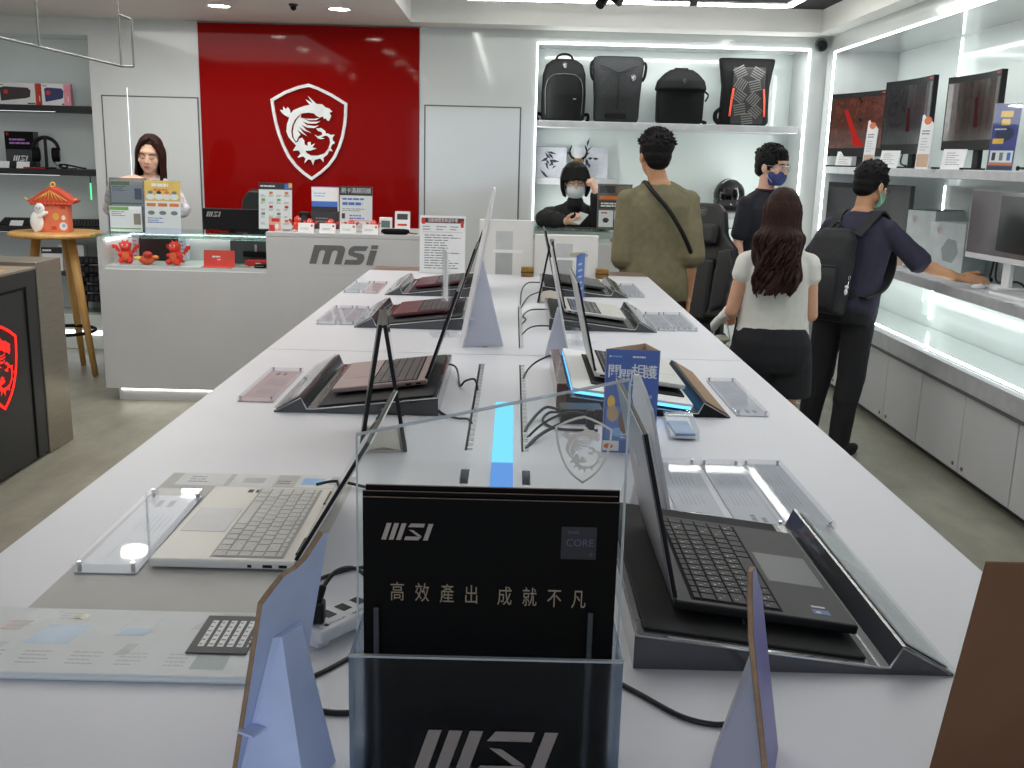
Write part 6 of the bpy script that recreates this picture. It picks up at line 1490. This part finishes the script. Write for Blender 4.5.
class Fig: pass
def person(label, loc, rz, H, skin, lean=0, twist=0, fem=False, head=(0, 0, 0), arms=None, hs=1.0, feet=None, girth=1.0, voxel=.0062, tiltx=0, headoff=(0, 0, 0)):
    F = Fig(); s = H/1.72
    t = thing('person', label, 'person', loc, (0, 0, rz)); F.t = t; F.s = s
    L = R(lean); up = V((math.sin(R(tiltx)), math.sin(L), math.cos(L))).normalized(); rt = V((math.cos(R(twist)), math.sin(R(twist)), 0)); rt = (rt - up*rt.dot(up)).normalized(); fw_ = up.cross(rt)
    P = V((0, 0, .90*s)); F.P = P; F.up = up; F.rt = rt; F.fw = fw_
    at = lambda h, x=0, y=0: P + up*h*s + rt*x*s + fw_*y*s
    F.at = at
    sw = (.150 if fem else .172)*girth; F.sw = sw
    mb = MB()
    tor = [(-.10, .150, .105, 0), (-.03, .168 if fem else .162, .118, -.01), (.06, .158, .108, 0), (.15, .132 if fem else .144, .096, .005), (.26, .142 if fem else .155, .106, .01),
           (.37, .146 if fem else .166, .110, .008), (.43, .138 if fem else .160, .098, 0), (.475, .100 if fem else .112, .082, -.006), (.505, .072, .066, -.010), (.535, .056, .058, -.012)]
    F.tor = tor
    mb.ring_loft([ring(at(h, 0, y), w_*girth*s, d_*girth*s, up, rt) for h, w_, d_, y in tor], skin)
    N = at(.53, 0, -.012); F.N = N
    # head
    yaw, pit, rol = head
    Hm = Matrix.Rotation(R(yaw), 4, 'Z') @ Matrix.Rotation(R(pit), 4, 'X') @ Matrix.Rotation(R(rol), 4, 'Y')
    base = N + up*.05*s + V(headoff)
    hc = base + (Hm.to_3x3() @ V((0, .022, .095)))*s*hs
    HM = Matrix.Translation(hc) @ Hm @ Matrix.Diagonal((s*hs, s*hs, s*hs, 1)); F.HM = HM
    h3 = lambda *p: HM @ V(p)
    q = Hm.to_quaternion(); k = s*hs
    E = lambda c, r, mm=skin: mb.ell(h3(*c), V(r)*k, mm, rot=q)
    mb.capsule(N - up*.03*s, .060*s*(.9 if fem else 1), h3(0, -.022, -.062), .052*k*(.88 if fem else 1), skin)
    E((0, -.016, .034), (.074, .094, .084)); E((0, .026, -.030), (.062, .066, .080)); E((0, .046, -.082), (.036, .034, .028)); E((0, .02, -.06), (.056, .058, .042))
    E((0, .070, .034), (.052, .022, .020))
    mb.capsule(h3(0, .086, .010), .0085*k, h3(0, .102, -.026), .0125*k, skin)
    for sx in (-1, 1):
        E((sx*.012, .092, -.030), (.008, .010, .007)); E((sx*.076, -.008, -.012), (.011, .020, .031)); E((sx*.042, .060, -.026), (.022, .020, .020))
    E((0, .080, -.060), (.022, .014, .013)); E((0, .072, -.090), (.018, .014, .014))
    # arms
    F.arm = {}
    arms = arms or {}
    for nm, sx in (('L', -1), ('R', 1)):
        sh = at(.428, sx*sw, -.01)
        a = arms.get(nm, {})
        el = V(a['el']) if 'el' in a else at(.17, sx*(sw+.035), -.02)
        wr = V(a['wr']) if 'wr' in a else at(-.06, sx*(sw+.055), .05)
        F.arm[nm] = (sh, el, wr)
        mb.capsule(at(.485, sx*.055, -.012), .040*s, sh, .046*s*girth, skin); mb.capsule(at(.40, sx*.09, -.005), .066*s, sh, .052*s*girth, skin)
        mb.capsule(sh, .052*s*girth, (sh+el)/2, .045*s*girth, skin); mb.capsule((sh+el)/2, .046*s*girth, el, .037*s*girth, skin)
        md = el.lerp(wr, .3)
        mb.capsule(el, .037*s*girth, md, .039*s*girth, skin); mb.capsule(md, .039*s*girth, wr, .026*s*girth, skin)
        d = V(a['d']) if 'd' in a else (wr - el)
        hand(mb, skin, wr, d, V(a.get('pn', (-sx, 0, 0))), a.get('side', 1 if sx > 0 else -1), a.get('curl', (22, 28, 32, 36)), a.get('thumb', 25), s*1.02)
    # legs
    F.leg = {}
    feet = feet or {}
    for nm, sx in (('L', -1), ('R', 1)):
        f_ = V(feet.get(nm, (sx*.10*s, 0, 0)))
        hip = P + rt*sx*.088*s + V((0, 0, -.02*s)); ank = f_ + V((0, -.03*s, .085*s)); kn = hip.lerp(ank, .5) + V((0, .025*s, 0))
        F.leg[nm] = (hip, kn, ank)
        mb.capsule(hip, .086*s*girth, kn, .056*s*girth, skin)
        md = kn.lerp(ank, .32) + V((0, -.015*s, 0))
        mb.capsule(kn, .054*s, md, .055*s, skin); mb.capsule(md, .055*s, ank, .036*s, skin)
        mb.capsule(ank + V((0, -.02*s, -.045*s)), .032*s, ank + V((sx*.015*s, .14*s, -.060*s)), .024*s, skin)
    F.body = organic('body', mb, skin, t, voxel, 5, .5)
    # face details
    def small(name, fn, m_):
        b = MB(); b.M = HM; fn(b); return b.build(name, F.body)
    F.small = small
    return F
def face(F, mask=None, glasses=None, closed=False, lips=True, yb=.0):
    t = F.t
    b = MB(); b.M = F.HM
    for sx in (-1, 1):
        if closed: b.tube(catmull([(sx*.046, .078, -.001), (sx*.031, .0875, -.006), (sx*.016, .085, -.003)], 4), .0022, BROW, 6)
        else:
            b.ell((sx*.031, .0785, .001), (.0135, .009, .0065), EYEW); b.ell((sx*.031, .084, .001), (.006, .0045, .0058), IRIS)
            b.tube(catmull([(sx*.047, .079, .003), (sx*.031, .088, .0085), (sx*.016, .086, .003)], 4), .0018, BROW, 6)
    b.build('eyes', t)
    b = MB(); b.M = F.HM
    for sx in (-1, 1): b.tube(catmull([(sx*.054, .076, .020), (sx*.035, .091, .027), (sx*.014, .093, .023)], 4), [.0022]*4+[.003]*4+[.0024], BROW, 6)
    b.build('eyebrows', t)
    if lips:
        b = MB(); b.M = F.HM; b.ell((0, .0935, -.057), (.020, .006, .0045), LIPS); b.ell((0, .0925, -.0645), (.016, .006, .005), LIPS); b.build('lips', t)
    if mask:
        b = MB(); b.M = F.HM
        rings = []
        for z, w_, d_ in ((-.019, .054, .026), (-.030, .064, .035), (-.047, .068, .040), (-.064, .066, .040), (-.084, .058, .036), (-.104, .046, .024), (-.112, .034, .012)):
            rings.append([V((w_*math.sin(a), .070 - .008 + d_*math.cos(a)*1.05 - (1-math.cos(a))*.030, z + .004*math.cos(a))) for a in [R(-100 + 200*k/16) for k in range(17)]])
        b.ring_loft(rings, mask, False, True, None, False)
        b2 = [[p + V((0, -.0025, 0)) for p in r] for r in rings]
        b.ring_loft([r[::-1] for r in b2], mask, False, True, None, False)
        for k in (1, 3, 5): b.tube(rings[k], .0008, mask, 5)
        o = b.build('face_mask', t)
        b = MB(); b.M = F.HM
        for sx in (-1, 1):
            b.tube(catmull([(sx*.064, .052, -.024), (sx*.078, .012, .008), (sx*.080, -.018, .012), (sx*.080, -.024, -.02), (sx*.075, .005, -.045), (sx*.060, .048, -.088)], 5), .0014, PAPER, 6)
        b.build('ear_loop', o)
    if glasses:
        b = MB(); b.M = F.HM
        for sx in (-1, 1):
            b.torus((sx*.033, .101, .0), .0245, .0016, glasses, axis=(sx*.18, 1, 0), sx=1.0, sy=.86)
            b.tube([(sx*.057, .097, .006), (sx*.078, .05, .010), (sx*.080, -.01, .008), (sx*.078, -.025, -.01)], .0016, glasses, 6)
        b.tube([(-.010, .104, .004), (0, .107, .007), (.010, .104, .004)], .0014, glasses, 6)
        o = b.build('glasses', t)
        b = MB(); b.M = F.HM
        for sx in (-1, 1): b.ell((sx*.033, .101, .0), (.0235, .0008, .0205), ACR)
        b.build('lens', o)
def hair_short(F, m_, spiky=0, fade=True, n=90, seed=1, vol=1.0):
    rnd = random.Random(seed); b = MB(); k = F.HM.to_scale().x; q = F.HM.to_quaternion()
    E = lambda c, r: b.ell(F.HM @ V(c), V(r)*k, m_, rot=q)
    E((0, -.024, .050), (.083*vol, .100, .086*vol)); E((0, -.050, .0), (.076, .068, .062)); E((0, .030, .098), (.062, .050, .030)); E((0, -.060, -.03), (.064, .052, .045))
    for sx in (-1, 1): E((sx*.066, .0, .034), (.017, .055, .050)); E((sx*.070, .016, .0), (.009, .014, .024))
    for i in range(n):
        a = rnd.uniform(0, 2*PI); e = rnd.uniform(-.65, 1.45)
        d = V((math.cos(a)*math.cos(e), math.sin(a)*math.cos(e), math.sin(e)))
        p = V((d.x*.078*vol, -.022 + d.y*.095, .050 + d.z*.080*vol))
        if p.z < .03 and p.y > -.035: continue
        if e < .1: d = d*.35; p = V((p.x*.93, p.y*.99, p.z))
        tip = p + d*(.011 + .007*spiky*rnd.random()) + V((rnd.uniform(-.012, .012), rnd.uniform(-.004, .014), .004*spiky))
        b.capsule(F.HM @ p, .0095*k, F.HM @ tip, .0052*k, m_, 8)
    return organic('hair', b, m_, F.t, .0048, 2, .4)
def garment_top(F, name, m_, hem, loose=.02, sleeve=.5, sl_loose=.02, hemw=0, wr=.004, collar=.515, seed=0, flare=0, cap=False, sl_flare=0.0):
    s = F.s; b = MB(); rings = []
    hs_ = [h for h, *_ in F.tor]
    def size(h):
        for i in range(len(F.tor)-1):
            a, c = F.tor[i], F.tor[i+1]
            if a[0] <= h <= c[0]:
                u = (h-a[0])/(c[0]-a[0]); return [a[j]*(1-u)+c[j]*u for j in (1, 2, 3)]
        return F.tor[0][1:] if h < F.tor[0][0] else F.tor[-1][1:]
    hh = hem
    lo = [hem + (collar-hem)*i/11 for i in range(12)]
    for h in lo:
        w_, d_, y = size(h); u = (collar-h)/(collar-hem)
        lo_ = loose*(1 if h < .42 else max(.25, 1-(h-.42)/.1))
        if h < .40: w_ = max(w_, .150 - .0*u); d_ = max(d_, .100)
        rings.append(ring(F.at(h, 0, y), (w_+lo_+flare*u*u)*s, (d_+lo_*.9+flare*u*u*.7)*s, F.up, F.rt))
    b.ring_loft(rings, m_)
    for nm, sx in (('L', -1), ('R', 1)):
        sh, el, wr_ = F.arm[nm]
        b.capsule(F.at(.488, sx*.058, -.012), (.040+.007)*s, sh, (.050+sl_loose*.25)*s, m_); b.capsule(F.at(.40, sx*.09, -.005), .072*s, sh, (.054+sl_loose*.3)*s, m_)
        if sleeve > 0:
            e = sh.lerp(el, min(1, sleeve/1.0)) if sleeve <= 1 else el
            md_ = sh.lerp(e, .45); b.capsule(sh, (.053+sl_loose*.35)*s, md_, (.050+sl_loose*.8)*s, m_); b.capsule(md_, (.050+sl_loose*.8)*s, e, (.044+sl_loose+sl_flare)*s, m_)
            if sleeve > 1:
                e2 = el.lerp(wr_, sleeve-1)
                b.capsule(el, (.042+sl_loose)*s, el.lerp(e2, .5), (.040+sl_loose)*s, m_); b.capsule(el.lerp(e2, .5), (.040+sl_loose)*s, e2, (.031+sl_loose*.6)*s, m_)
    o = organic(name, b, m_, F.t, .0075, 4, .5); wrinkle(o, wr, 13, seed, .6)
    return o
def garment_pants(F, name, m_, end=1.0, loose=.014, wr=.003, seed=3, waist=.10, skirt=False, flare=.0):
    s = F.s; b = MB()
    if not skirt:
        b.ring_loft([ring(F.at(h, 0, -.005), w_*s, d_*s, F.up, F.rt) for h, w_, d_ in ((waist, .158+loose*.4, .108+loose*.5), (.03, .168+loose, .120+loose), (-.06, .168+loose, .125+loose), (-.12, .150+loose, .11+loose))], m_)
        for nm in 'LR':
            hip, kn, ank = F.leg[nm]
            if end <= .5:
                e = hip.lerp(kn, end*2); b.cyl(hip, e, (.088+loose)*s, m_, (.076+loose+flare)*s)
            else:
                b.capsule(hip, (.088+loose)*s, kn, (.068+loose)*s, m_); e = kn.lerp(ank, (end-.5)*2); m2_ = kn.lerp(e, .35) + V((0, -.012*s, 0)); b.capsule(kn, (.068+loose)*s, m2_, (.062+loose)*s, m_); b.capsule(m2_, (.062+loose)*s, e, (.048+loose+flare)*s, m_)
    o = organic(name, b, m_, F.t, .008, 4, .5); wrinkle(o, wr, 11, seed, .5)
    return o
def shoes(F, m_, sole, high=0):
    for nm, sx in (('L', -1), ('R', 1)):
        b = MB(); s = F.s; a = F.leg[nm][2]
        b.capsule(a + V((0, -.025*s, -.035*s)), .042*s, a + V((sx*.004*s, .05*s, -.040*s)), .042*s, m_); b.capsule(a + V((0, .04*s, -.045*s)), .040*s, a + V((sx*.015*s, .165*s, -.055*s)), .028*s, m_)
        o = organic('shoe', b, m_, F.t, .006, 3, .5)
        c = MB(); c.poly([(a.x + (.043 if abs(t_) > .6 else .043)*s*math.cos(k*PI/12) + sx*.006*s, a.y + .06*s + .14*s*math.sin(k*PI/12)) for k in range(24) for t_ in (0,)], sole, Matrix.Translation((0, 0, .001)), .018*s); c.build('sole', o)

# 1 man in olive tee, from behind
OLIVE = mat('olive_cotton', (120, 114, 90), .9, spec=.15, var=.04, scale=30)
BLKC = mat('black_cloth', (22, 22, 26), .85, var=.06, scale=30)
loc = V((.825, 5.775, 0)); rz = R(4); IV = Matrix.Rotation(-rz, 3, 'Z')
lp = lambda x, y, z: IV @ (V((x, y, z)) - loc)
F = person('standing man seen from behind in a loose olive tee with a black shoulder strap', loc, rz, 1.80, SKIN_T, lean=0, head=(6, -2, 2),
           arms={'L': dict(el=lp(.645, 5.74, 1.05), wr=lp(.77, 5.95, .985), pn=(0, 0, -1)), 'R': dict(el=lp(1.020, 5.70, 1.075), wr=lp(1.025, 5.76, .85), d=(0, .1, -1), pn=(-1, 0, 0))}, girth=.98, headoff=(-.03, 0, -.012), tiltx=0)
hair_short(F, HAIRB, spiky=1.0, n=420, seed=3, vol=1.06); 
garment_top(F, 'shirt', OLIVE, -.11, loose=.026, sleeve=.92, sl_loose=.026, seed=1.0, wr=.009, flare=.012, sl_flare=.012)
garment_pants(F, 'trousers', BLKC, .97); shoes(F, BLKC, PAPER)
b = MB(); s = F.s
b.tube(catmull([F.at(.50, -.085, .05), F.at(.525, -.08, -.02), F.at(.48, -.055, -.115), F.at(.38, .03, -.162), F.at(.25, .115, -.165), F.at(.12, .185, -.12), F.at(.05, .21, -.02), F.at(.10, .16, .10)], 8), .0125, BLACK, 8); b.build('shoulder_strap', F.t)

# 2 woman in white sleeveless top, from behind
WHC = mat('white_cotton', (214, 212, 204), .85, var=.02, scale=30)
loc = V((1.195, 4.50, 0)); rz = R(-6); IV = Matrix.Rotation(-rz, 3, 'Z')
F = person('woman seen from behind with long wavy brown hair, white top and black shorts', loc, rz, 1.52, SKIN, fem=True, lean=0, head=(-14, -8, 0),
           arms={'L': dict(el=lp(1.005, 4.50, .955), wr=lp(1.03, 4.70, .90), d=(.1, 1, -.1), pn=(.3, 0, -1), curl=(50, 55, 55, 55)), 'R': dict(el=lp(1.352, 4.46, .95), wr=lp(1.31, 4.66, .97), d=(-.3, 1, .2), pn=(-.5, 0, -1))}, girth=1.0)
garment_top(F, 'blouse', WHC, .015, loose=.020, sleeve=.22, sl_loose=.022, seed=4.0, wr=.006, flare=.012)
garment_pants(F, 'shorts', BLKC, .29, loose=.034, waist=.11, wr=.004, flare=.024)
shoes(F, WHC, PAPER)
def long_hair(F, m_, length, width, wavy, n, seed, ears=True, back=0.0, front=False, part=0.0, tuck=1.0):
    rnd = random.Random(seed); b = MB(); k = F.HM.to_scale().x; q = F.HM.to_quaternion(); h3 = lambda p: F.HM @ V(p)
    b.ell(h3((0, -.027, .048)), V((.084, .096, .086))*k, m_, rot=q); b.ell(h3((0, -.045, -.02)), V((.086, .075, .09))*k, m_, rot=q)
    for i in range(n):
        u = i/(n-1); a = PI*(1.0 + u) if not front else PI*(.88 + 1.24*u)
        r1 = rnd.uniform(.88, 1.06)
        top = V((.03*math.cos(a), -.02 + .03*math.sin(a), .125)); mid = V((.083*math.cos(a)*r1, -.02 + .096*math.sin(a)*r1, .04)); low = V((.088*math.cos(a)*r1, -.03 + .085*math.sin(a)*r1*tuck, -.07))
        pts = [top, mid, low]; ln = length*rnd.uniform(.86, 1.02); ph = rnd.uniform(0, 6.28)
        steps = 7
        for j in range(1, steps+1):
            v = j/steps; z = -.07 - ln*v
            wv = wavy*v*math.sin(ph*.35 + v*9.5)
            pts.append(V((width*math.cos(a)*r1*(1 + .12*v - .35*v*v*(1 if wavy else .1)) + wv, -.03 - back + (.075 + .02*v)*math.sin(a)*r1*tuck + wavy*.6*v*math.cos(ph*.35 + v*9), z)))
        P = catmull([h3(p) for p in pts], 4); m2 = len(P)
        b.tube(P, [k*(.010 if i_ < m2*.8 else .010*(1 - (i_-m2*.8)/(m2*.2)*.7)) for i_ in range(m2)], m_, 7)
    return b
b = long_hair(F, HAIRBR, .34, .112, .024, 80, 5, back=.030)
b2 = organic('hair', b, HAIRBR, F.t, .0055, 2, .4); wrinkle(b2, .006, 30, 2, .25)
b = MB(); rn = random.Random(8)
for i in range(44):      # loose curls over the mass
    x = rn.uniform(-.098, .105); z0 = rn.uniform(-.10, -.24); y0 = -.128 - .012*rn.random() - (.025 if z0 < -.08 else 0); ph = rn.uniform(0, 6.3); L_ = rn.uniform(.10, .20)
    P = [F.HM @ V((x + .016*math.sin(ph + v*6), y0 + .013*math.cos(ph + v*6), z0 - L_*v)) for v in [j/8 for j in range(9)]]
    b.tube(P, [.004, .007, .008, .009, .009, .008, .007, .005, .002], HAIRBR, 6)
b.build('curls', b2)
b = MB(); SLV = mat('shawl_white', (214, 212, 206), .8, var=.02)
o1 = F.arm['L'][1]
# drink in a bag hanging from her left hand
wx = V((1.000, 4.66, .765))
t = thing('drink_cup', 'clear cup of pale tea hanging from the hand of the woman in white', 'drink', wx)
b = MB(); b.ring_loft([[V((r*math.cos(2*PI*k/24), r*math.sin(2*PI*k/24), z)) for k in range(24)] for r, z in ((.030, -.10), (.034, -.05), (.040, .0))], mat('milk_tea', (170, 128, 70), .4)); b.build('tea', t)
b = MB(); b.ring_loft([[V((r*math.cos(2*PI*k/24), r*math.sin(2*PI*k/24), z)) for k in range(24)] for r, z in ((.032, -.101), (.043, .03))], ACR, False); b.ell((0,0,.03), (.042,.042,.020), mat('ice_foam', (226, 222, 204), .5)); b.build('cup', t)
b = MB()
for sx in (-1, 1): b.tube(catmull([(sx*.043, 0, .02), (sx*.03, 0, .08), (.012, .03, .145)]), .003, PAPER, 6)
b.build('carrier_strap', t)
t = thing('jacket_bundle', 'thin white garment draped over the forearm of the woman in white', 'garment', (1.0, 4.56, .84))
b = MB(); b.ring_loft([ring(V((-.035, .10, .0)), .035, .012, (0,-.3,1), (.5,1,0)), ring(V((-.03, .09, .035)), .06, .022, (0,-.3,1), (.5,1,0)), ring(V((0, .02, .085)), .075, .028, (.2,-.2,1), (.5,1,0)), ring(V((.02, .0, .125)), .055, .028, (.2,-.2,1), (.5,1,0))], SLV)
o = organic('cloth', b, SLV, t, .006, 3, .5); wrinkle(o, .006, 30, 1, 1)

# 3 man with backpack reaching to the counter
NAVY = mat('navy_cotton', (40, 38, 58), .85, var=.05, scale=30)
loc = V((1.865, 5.52, 0)); rz = R(-46); IV = Matrix.Rotation(-rz, 3, 'Z')
F = person('man in navy tee and black trousers with a black backpack, hand on the counter mouse', loc, rz, 1.66, SKIN_T, lean=11, head=(-14, -12, 0),
           arms={'R': dict(el=lp(2.21, 5.40, 1.10), wr=lp(2.375, 5.33, 1.045), d=(IV @ V((.88, -.40, -.04))), pn=(IV @ V((.15, .45, -.85))), curl=(10, 14, 18, 20), thumb=5), 'L': dict(el=lp(1.74, 5.80, 1.08), wr=lp(1.93, 5.98, 1.10), pn=(0, 0, -1))},
           feet={'R': IV @ V((.03, -.05, 0)), 'L': IV @ V((-.10, .14, 0))}, girth=1.0)
hair_short(F, HAIRB, spiky=.25, n=240, seed=9, vol=1.06)
face(F, mask=mat('mask_green', (120, 176, 150), .7), glasses=BLACK, lips=False)
garment_top(F, 'shirt', NAVY, -.085, loose=.026, sleeve=.88, sl_loose=.018, seed=7.0, wr=.006, sl_flare=.012)
garment_pants(F, 'trousers', BLKC, .98, loose=.016, wr=.005); shoes(F, BLKC, BLKC)
BPM = mat('backpack_black', (25, 26, 29), .75, var=.05, scale=40, bump=.1, bscale=400)
t = thing('backpack', 'black backpack worn by the man in the navy tee', 'backpack', loc, rz)
b = MB(); at = F.at
def bring(h, w_, d_, y): return ring(at(h-.045, -.035, y), w_*.86*F.s, d_*F.s, F.up, F.rt, 24, 3.4)
b.ring_loft([bring(-.04, .125, .055, -.20), bring(-.03, .145, .075, -.205), bring(.10, .152, .082, -.212), bring(.26, .150, .078, -.208), bring(.38, .138, .062, -.198), bring(.43, .105, .040, -.188), bring(.44, .08, .025, -.185)], BPM)
o = organic('body', b, BPM, t, .007, 3); wrinkle(o, .004, 14, 3)
b = MB(); b.ring_loft([bring(-.02, .10, .012, -.288), bring(.0, .115, .02, -.293), bring(.15, .115, .022, -.298), bring(.21, .105, .015, -.29)], BPM); b.tube([at(.17, -.13, -.302), at(.175, .06, -.302)], .003, DARKG, 6); b.build('pocket', t)
for sx in (-1, 1):
    b = MB(); b.M = Matrix.Identity(4)
    c = catmull([at(.37, sx*.075-.01, -.145), at(.475, sx*.105, -.09), at(.525, sx*.11, -.02), at(.47, sx*.125, .075), at(.36, sx*.145, .125), at(.22, sx*.165, .125), at(.10, sx*.175, .03), at(.03, sx*.15, -.12)], 7)
    rr = []
    for i, p in enumerate(c):
        tn = (c[min(i+1, len(c)-1)] - c[max(i-1, 0)]).normalized(); sd = (F.rt - tn*F.rt.dot(tn)).normalized(); nn = tn.cross(sd)
        rr.append([p + sd*.026 + nn*.006, p - sd*.026 + nn*.006, p - sd*.026 - nn*.006, p + sd*.026 - nn*.006])
    b.ring_loft(rr, BPM, True, False); b.build('strap', t)
b = MB(); b.tube(catmull([at(.385, -.08, -.19), at(.43, -.035, -.20), at(.385, .01, -.19)]), .008, BPM); b.build('handle', t)
b = MB(); b.tube([at(.12, .105, -.22), at(.08, .110, -.24)], .003, CHROME, 6); b.torus(at(.125, .105, -.225), .010, .002, CHROME, axis=(1,0,0)); b.ell(at(.045, .110, -.245), (.009,.009,.017), PAPER); b.ell(at(.072, .110, -.245), (.011,.010,.010), PAPER); tag(b.build('keychain', t), 'small white charm on a metal ring')

# 4 staff man with blue mask
loc = V((1.735, 7.02, 0)); rz = R(212); IV = Matrix.Rotation(-rz, 3, 'Z')
F = person('shop man facing the shoppers in dark navy polo, blue mask and thin glasses', loc, rz, 1.735, SKIN_P, lean=2, head=(14, -6, 0), hs=1.07, feet={'L': IV @ V((.20, -.22, 0)), 'R': IV @ V((-.06, .06, 0))})
hair_short(F, HAIRB, spiky=.3, n=240, seed=14, vol=1.05)
b = MB(); k = F.HM.to_scale().x; q = F.HM.to_quaternion()
for i in range(11):
    x = -.060 + i*.012; b.capsule(F.HM @ V((x*.8, .050, .104)), .013*k, F.HM @ V((x, .083 - abs(x)*.25, .050)), .007*k, HAIRB, 8)
organic('fringe', b, HAIRB, F.t, .005, 2, .4)
face(F, mask=mat('mask_navy', (52, 60, 118), .7), glasses=SILVER, lips=False)
NAVYD = mat('navy_polo', (27, 27, 38), .85, var=.05, scale=30)
garment_top(F, 'polo_shirt', NAVYD, -.10, loose=.022, sleeve=.75, sl_loose=.018, seed=12, wr=.005)
b = MB(); b.torus(F.at(.525, 0, .0), .068*F.s, .009, NAVYD, axis=F.up, sy=1.05); b.torus(F.at(.530, 0, .0), .070*F.s, .0035, RED, axis=F.up, sy=1.05); b.build('collar', F.t)
garment_pants(F, 'trousers', BLKC, .88, loose=.012); shoes(F, mat('shoe_beige', (196, 188, 160), .7), PAPER)

# 5 person in black hood jacket leaning on the glass counter with a phone
loc = V((.45, 7.68, 0)); rz = R(180); IV = Matrix.Rotation(-rz, 3, 'Z')
F = person('person in a black jacket and white mask leaning over the back counter with a phone', loc, rz, 1.66, SKIN_P, lean=36, head=(0, -6, 2), fem=True,
           arms={'R': dict(el=lp(.235, 7.33, 1.185), wr=lp(.375, 7.155, 1.18), d=(-.75, .65, .0), pn=(-.35, -.3, .9), curl=(48, 50, 50, 52), thumb=40, side=1),
                 'L': dict(el=lp(.640, 7.30, 1.18), wr=lp(.585, 7.20, 1.385), d=(.35, .0, .9), pn=(.8, -.5, 0), curl=(70, 75, 78, 80), thumb=45)}, girth=1.12, headoff=(0, -.035, .03), hs=1.08)
JK = mat('jacket_black', (17, 17, 18), .85, var=.08, scale=25)
garment_top(F, 'jacket', JK, -.12, loose=.045, sleeve=1.86, sl_loose=.030, seed=20, wr=.010, collar=.533)
b = MB(); b.capsule(F.at(.50, 0, .0), .078*F.s, F.at(.565, 0, .01), .066*F.s, JK); organic('collar', b, JK, F.t, .007, 3)
garment_pants(F, 'trousers', BLKC, .98); shoes(F, BLKC, BLKC)
face(F, mask=mat('mask_white', (214, 218, 224), .7), glasses=DARKG, lips=False, closed=True)
b = MB(); k = F.HM.to_scale().x; q = F.HM.to_quaternion(); E = lambda c, r: b.ell(F.HM @ V(c), V(r)*k, HAIRB, rot=q)
E((0, -.02, .046), (.092, .104, .092)); E((0, -.05, -.03), (.088, .072, .085))
E((0, -.055, -.055), (.080, .060, .060))
for i in range(17):
    x = -.080 + i*.010; b.capsule(F.HM @ V((x*.8, .058 - abs(x)*.3, .088)), .019*k, F.HM @ V((x*1.0, .101 - abs(x)*.50, .028 - abs(x)*.15)), .010*k, HAIRB, 8)
for sx in (-1, 1):
    for i in range(8):
        y = .050 - i*.016
        P = catmull([F.HM @ V(p) for p in ((sx*.070, y*.8, .08), (sx*.089, y, .02), (sx*.090, y, -.05), (sx*(.078 - .010*(i < 3)), y + .004, -.100))], 4)
        b.tube(P, [k*(.018 - .009*j/12) for j in range(13)], HAIRB, 8)
organic('hair', b, HAIRB, F.t, .005, 2, .4)
b = MB(); b.tube([F.at(.44, -.03, .13), F.at(.25, -.05, .17)], .004, DARKG); b.build('zip', F.t)
t = thing('phone', 'pale phone held by the person in the black jacket at the back counter', 'phone', (.455, 7.085, 1.19), (R(-58), R(14), R(-30)))
b = MB(); b.box(-.035, .035, -.004, .004, -.035, .095, LGREY, .003); b.build('body', t)
b = MB(); b.box(-.032, .032, .0041, .0047, -.03, .09, SCREEN); b.build('screen', t)

# 6 clerk behind the service desk
loc = V((-2.53, 7.13, 0)); rz = R(176); IV = Matrix.Rotation(-rz, 3, 'Z')
F = person('woman clerk with straight dark brown hair looking down behind the service desk', loc, rz, 1.71, SKIN_P, fem=True, lean=2, head=(12, -12, -5), hs=1.05,
           arms={'R': dict(el=lp(-2.78, 7.02, 1.20), wr=lp(-2.68, 6.83, 1.375), d=(-.95, .2, .12), pn=(0, -.7, -.7), curl=(24, 26, 30, 34)),
                 'L': dict(el=lp(-2.29, 7.02, 1.20), wr=lp(-2.46, 6.84, 1.375), d=(.95, .2, .25), pn=(0, -.6, -.8), curl=(30, 34, 36, 40))})
face(F, closed=True)
CARD_ = mat('cardigan_print', (196, 190, 196), .85, var=.22, scale=26)
garment_top(F, 'blouse', CARD_, -.08, loose=.020, sleeve=1.8, sl_loose=.014, seed=30, wr=.005)
garment_pants(F, 'trousers', BLKC, .98); shoes(F, BLKC, BLKC)
b = long_hair(F, HAIRBR, .20, .088, 0.0, 56, 21, front=True, tuck=.9)
k = F.HM.to_scale().x
for i in range(16):      # side-swept front locks framing the face
    u = i/15
    for sx in (-1, 1):
        w0 = .066 if sx > 0 else .070; 
        P = catmull([F.HM @ V(p) for p in ((sx*.012 - .012, .030 + .03*u, .122 - .004*u), (sx*(.040+.012*u), .066 - .008*u, .088), (sx*(.070+.008*u), .050 - .03*u, .02), (sx*(.078+.010*u), .040 - .05*u, -.07), (sx*(.082+.012*u), .045 - .06*u, -.17), (sx*(.08+.012*u), .045 - .06*u, -.26))], 4)
        b.tube(P, .009*k, HAIRBR, 7)
organic('hair', b, HAIRBR, F.t, .0052, 2, .4)
# ------------------------------------------------------------------ view
sc = bpy.context.scene
sc.view_settings.view_transform = 'Standard'; sc.view_settings.look = 'None'
sc.view_settings.gamma = 1.0; sc.view_settings.use_curve_mapping = False
sc.view_settings.exposure = 0.0
sc.cycles.use_denoising = True
sc.cycles.max_bounces = 10; sc.cycles.transparent_max_bounces = 24
sc.cycles.sample_clamp_indirect = 6.0
bpy.context.view_layer.update()
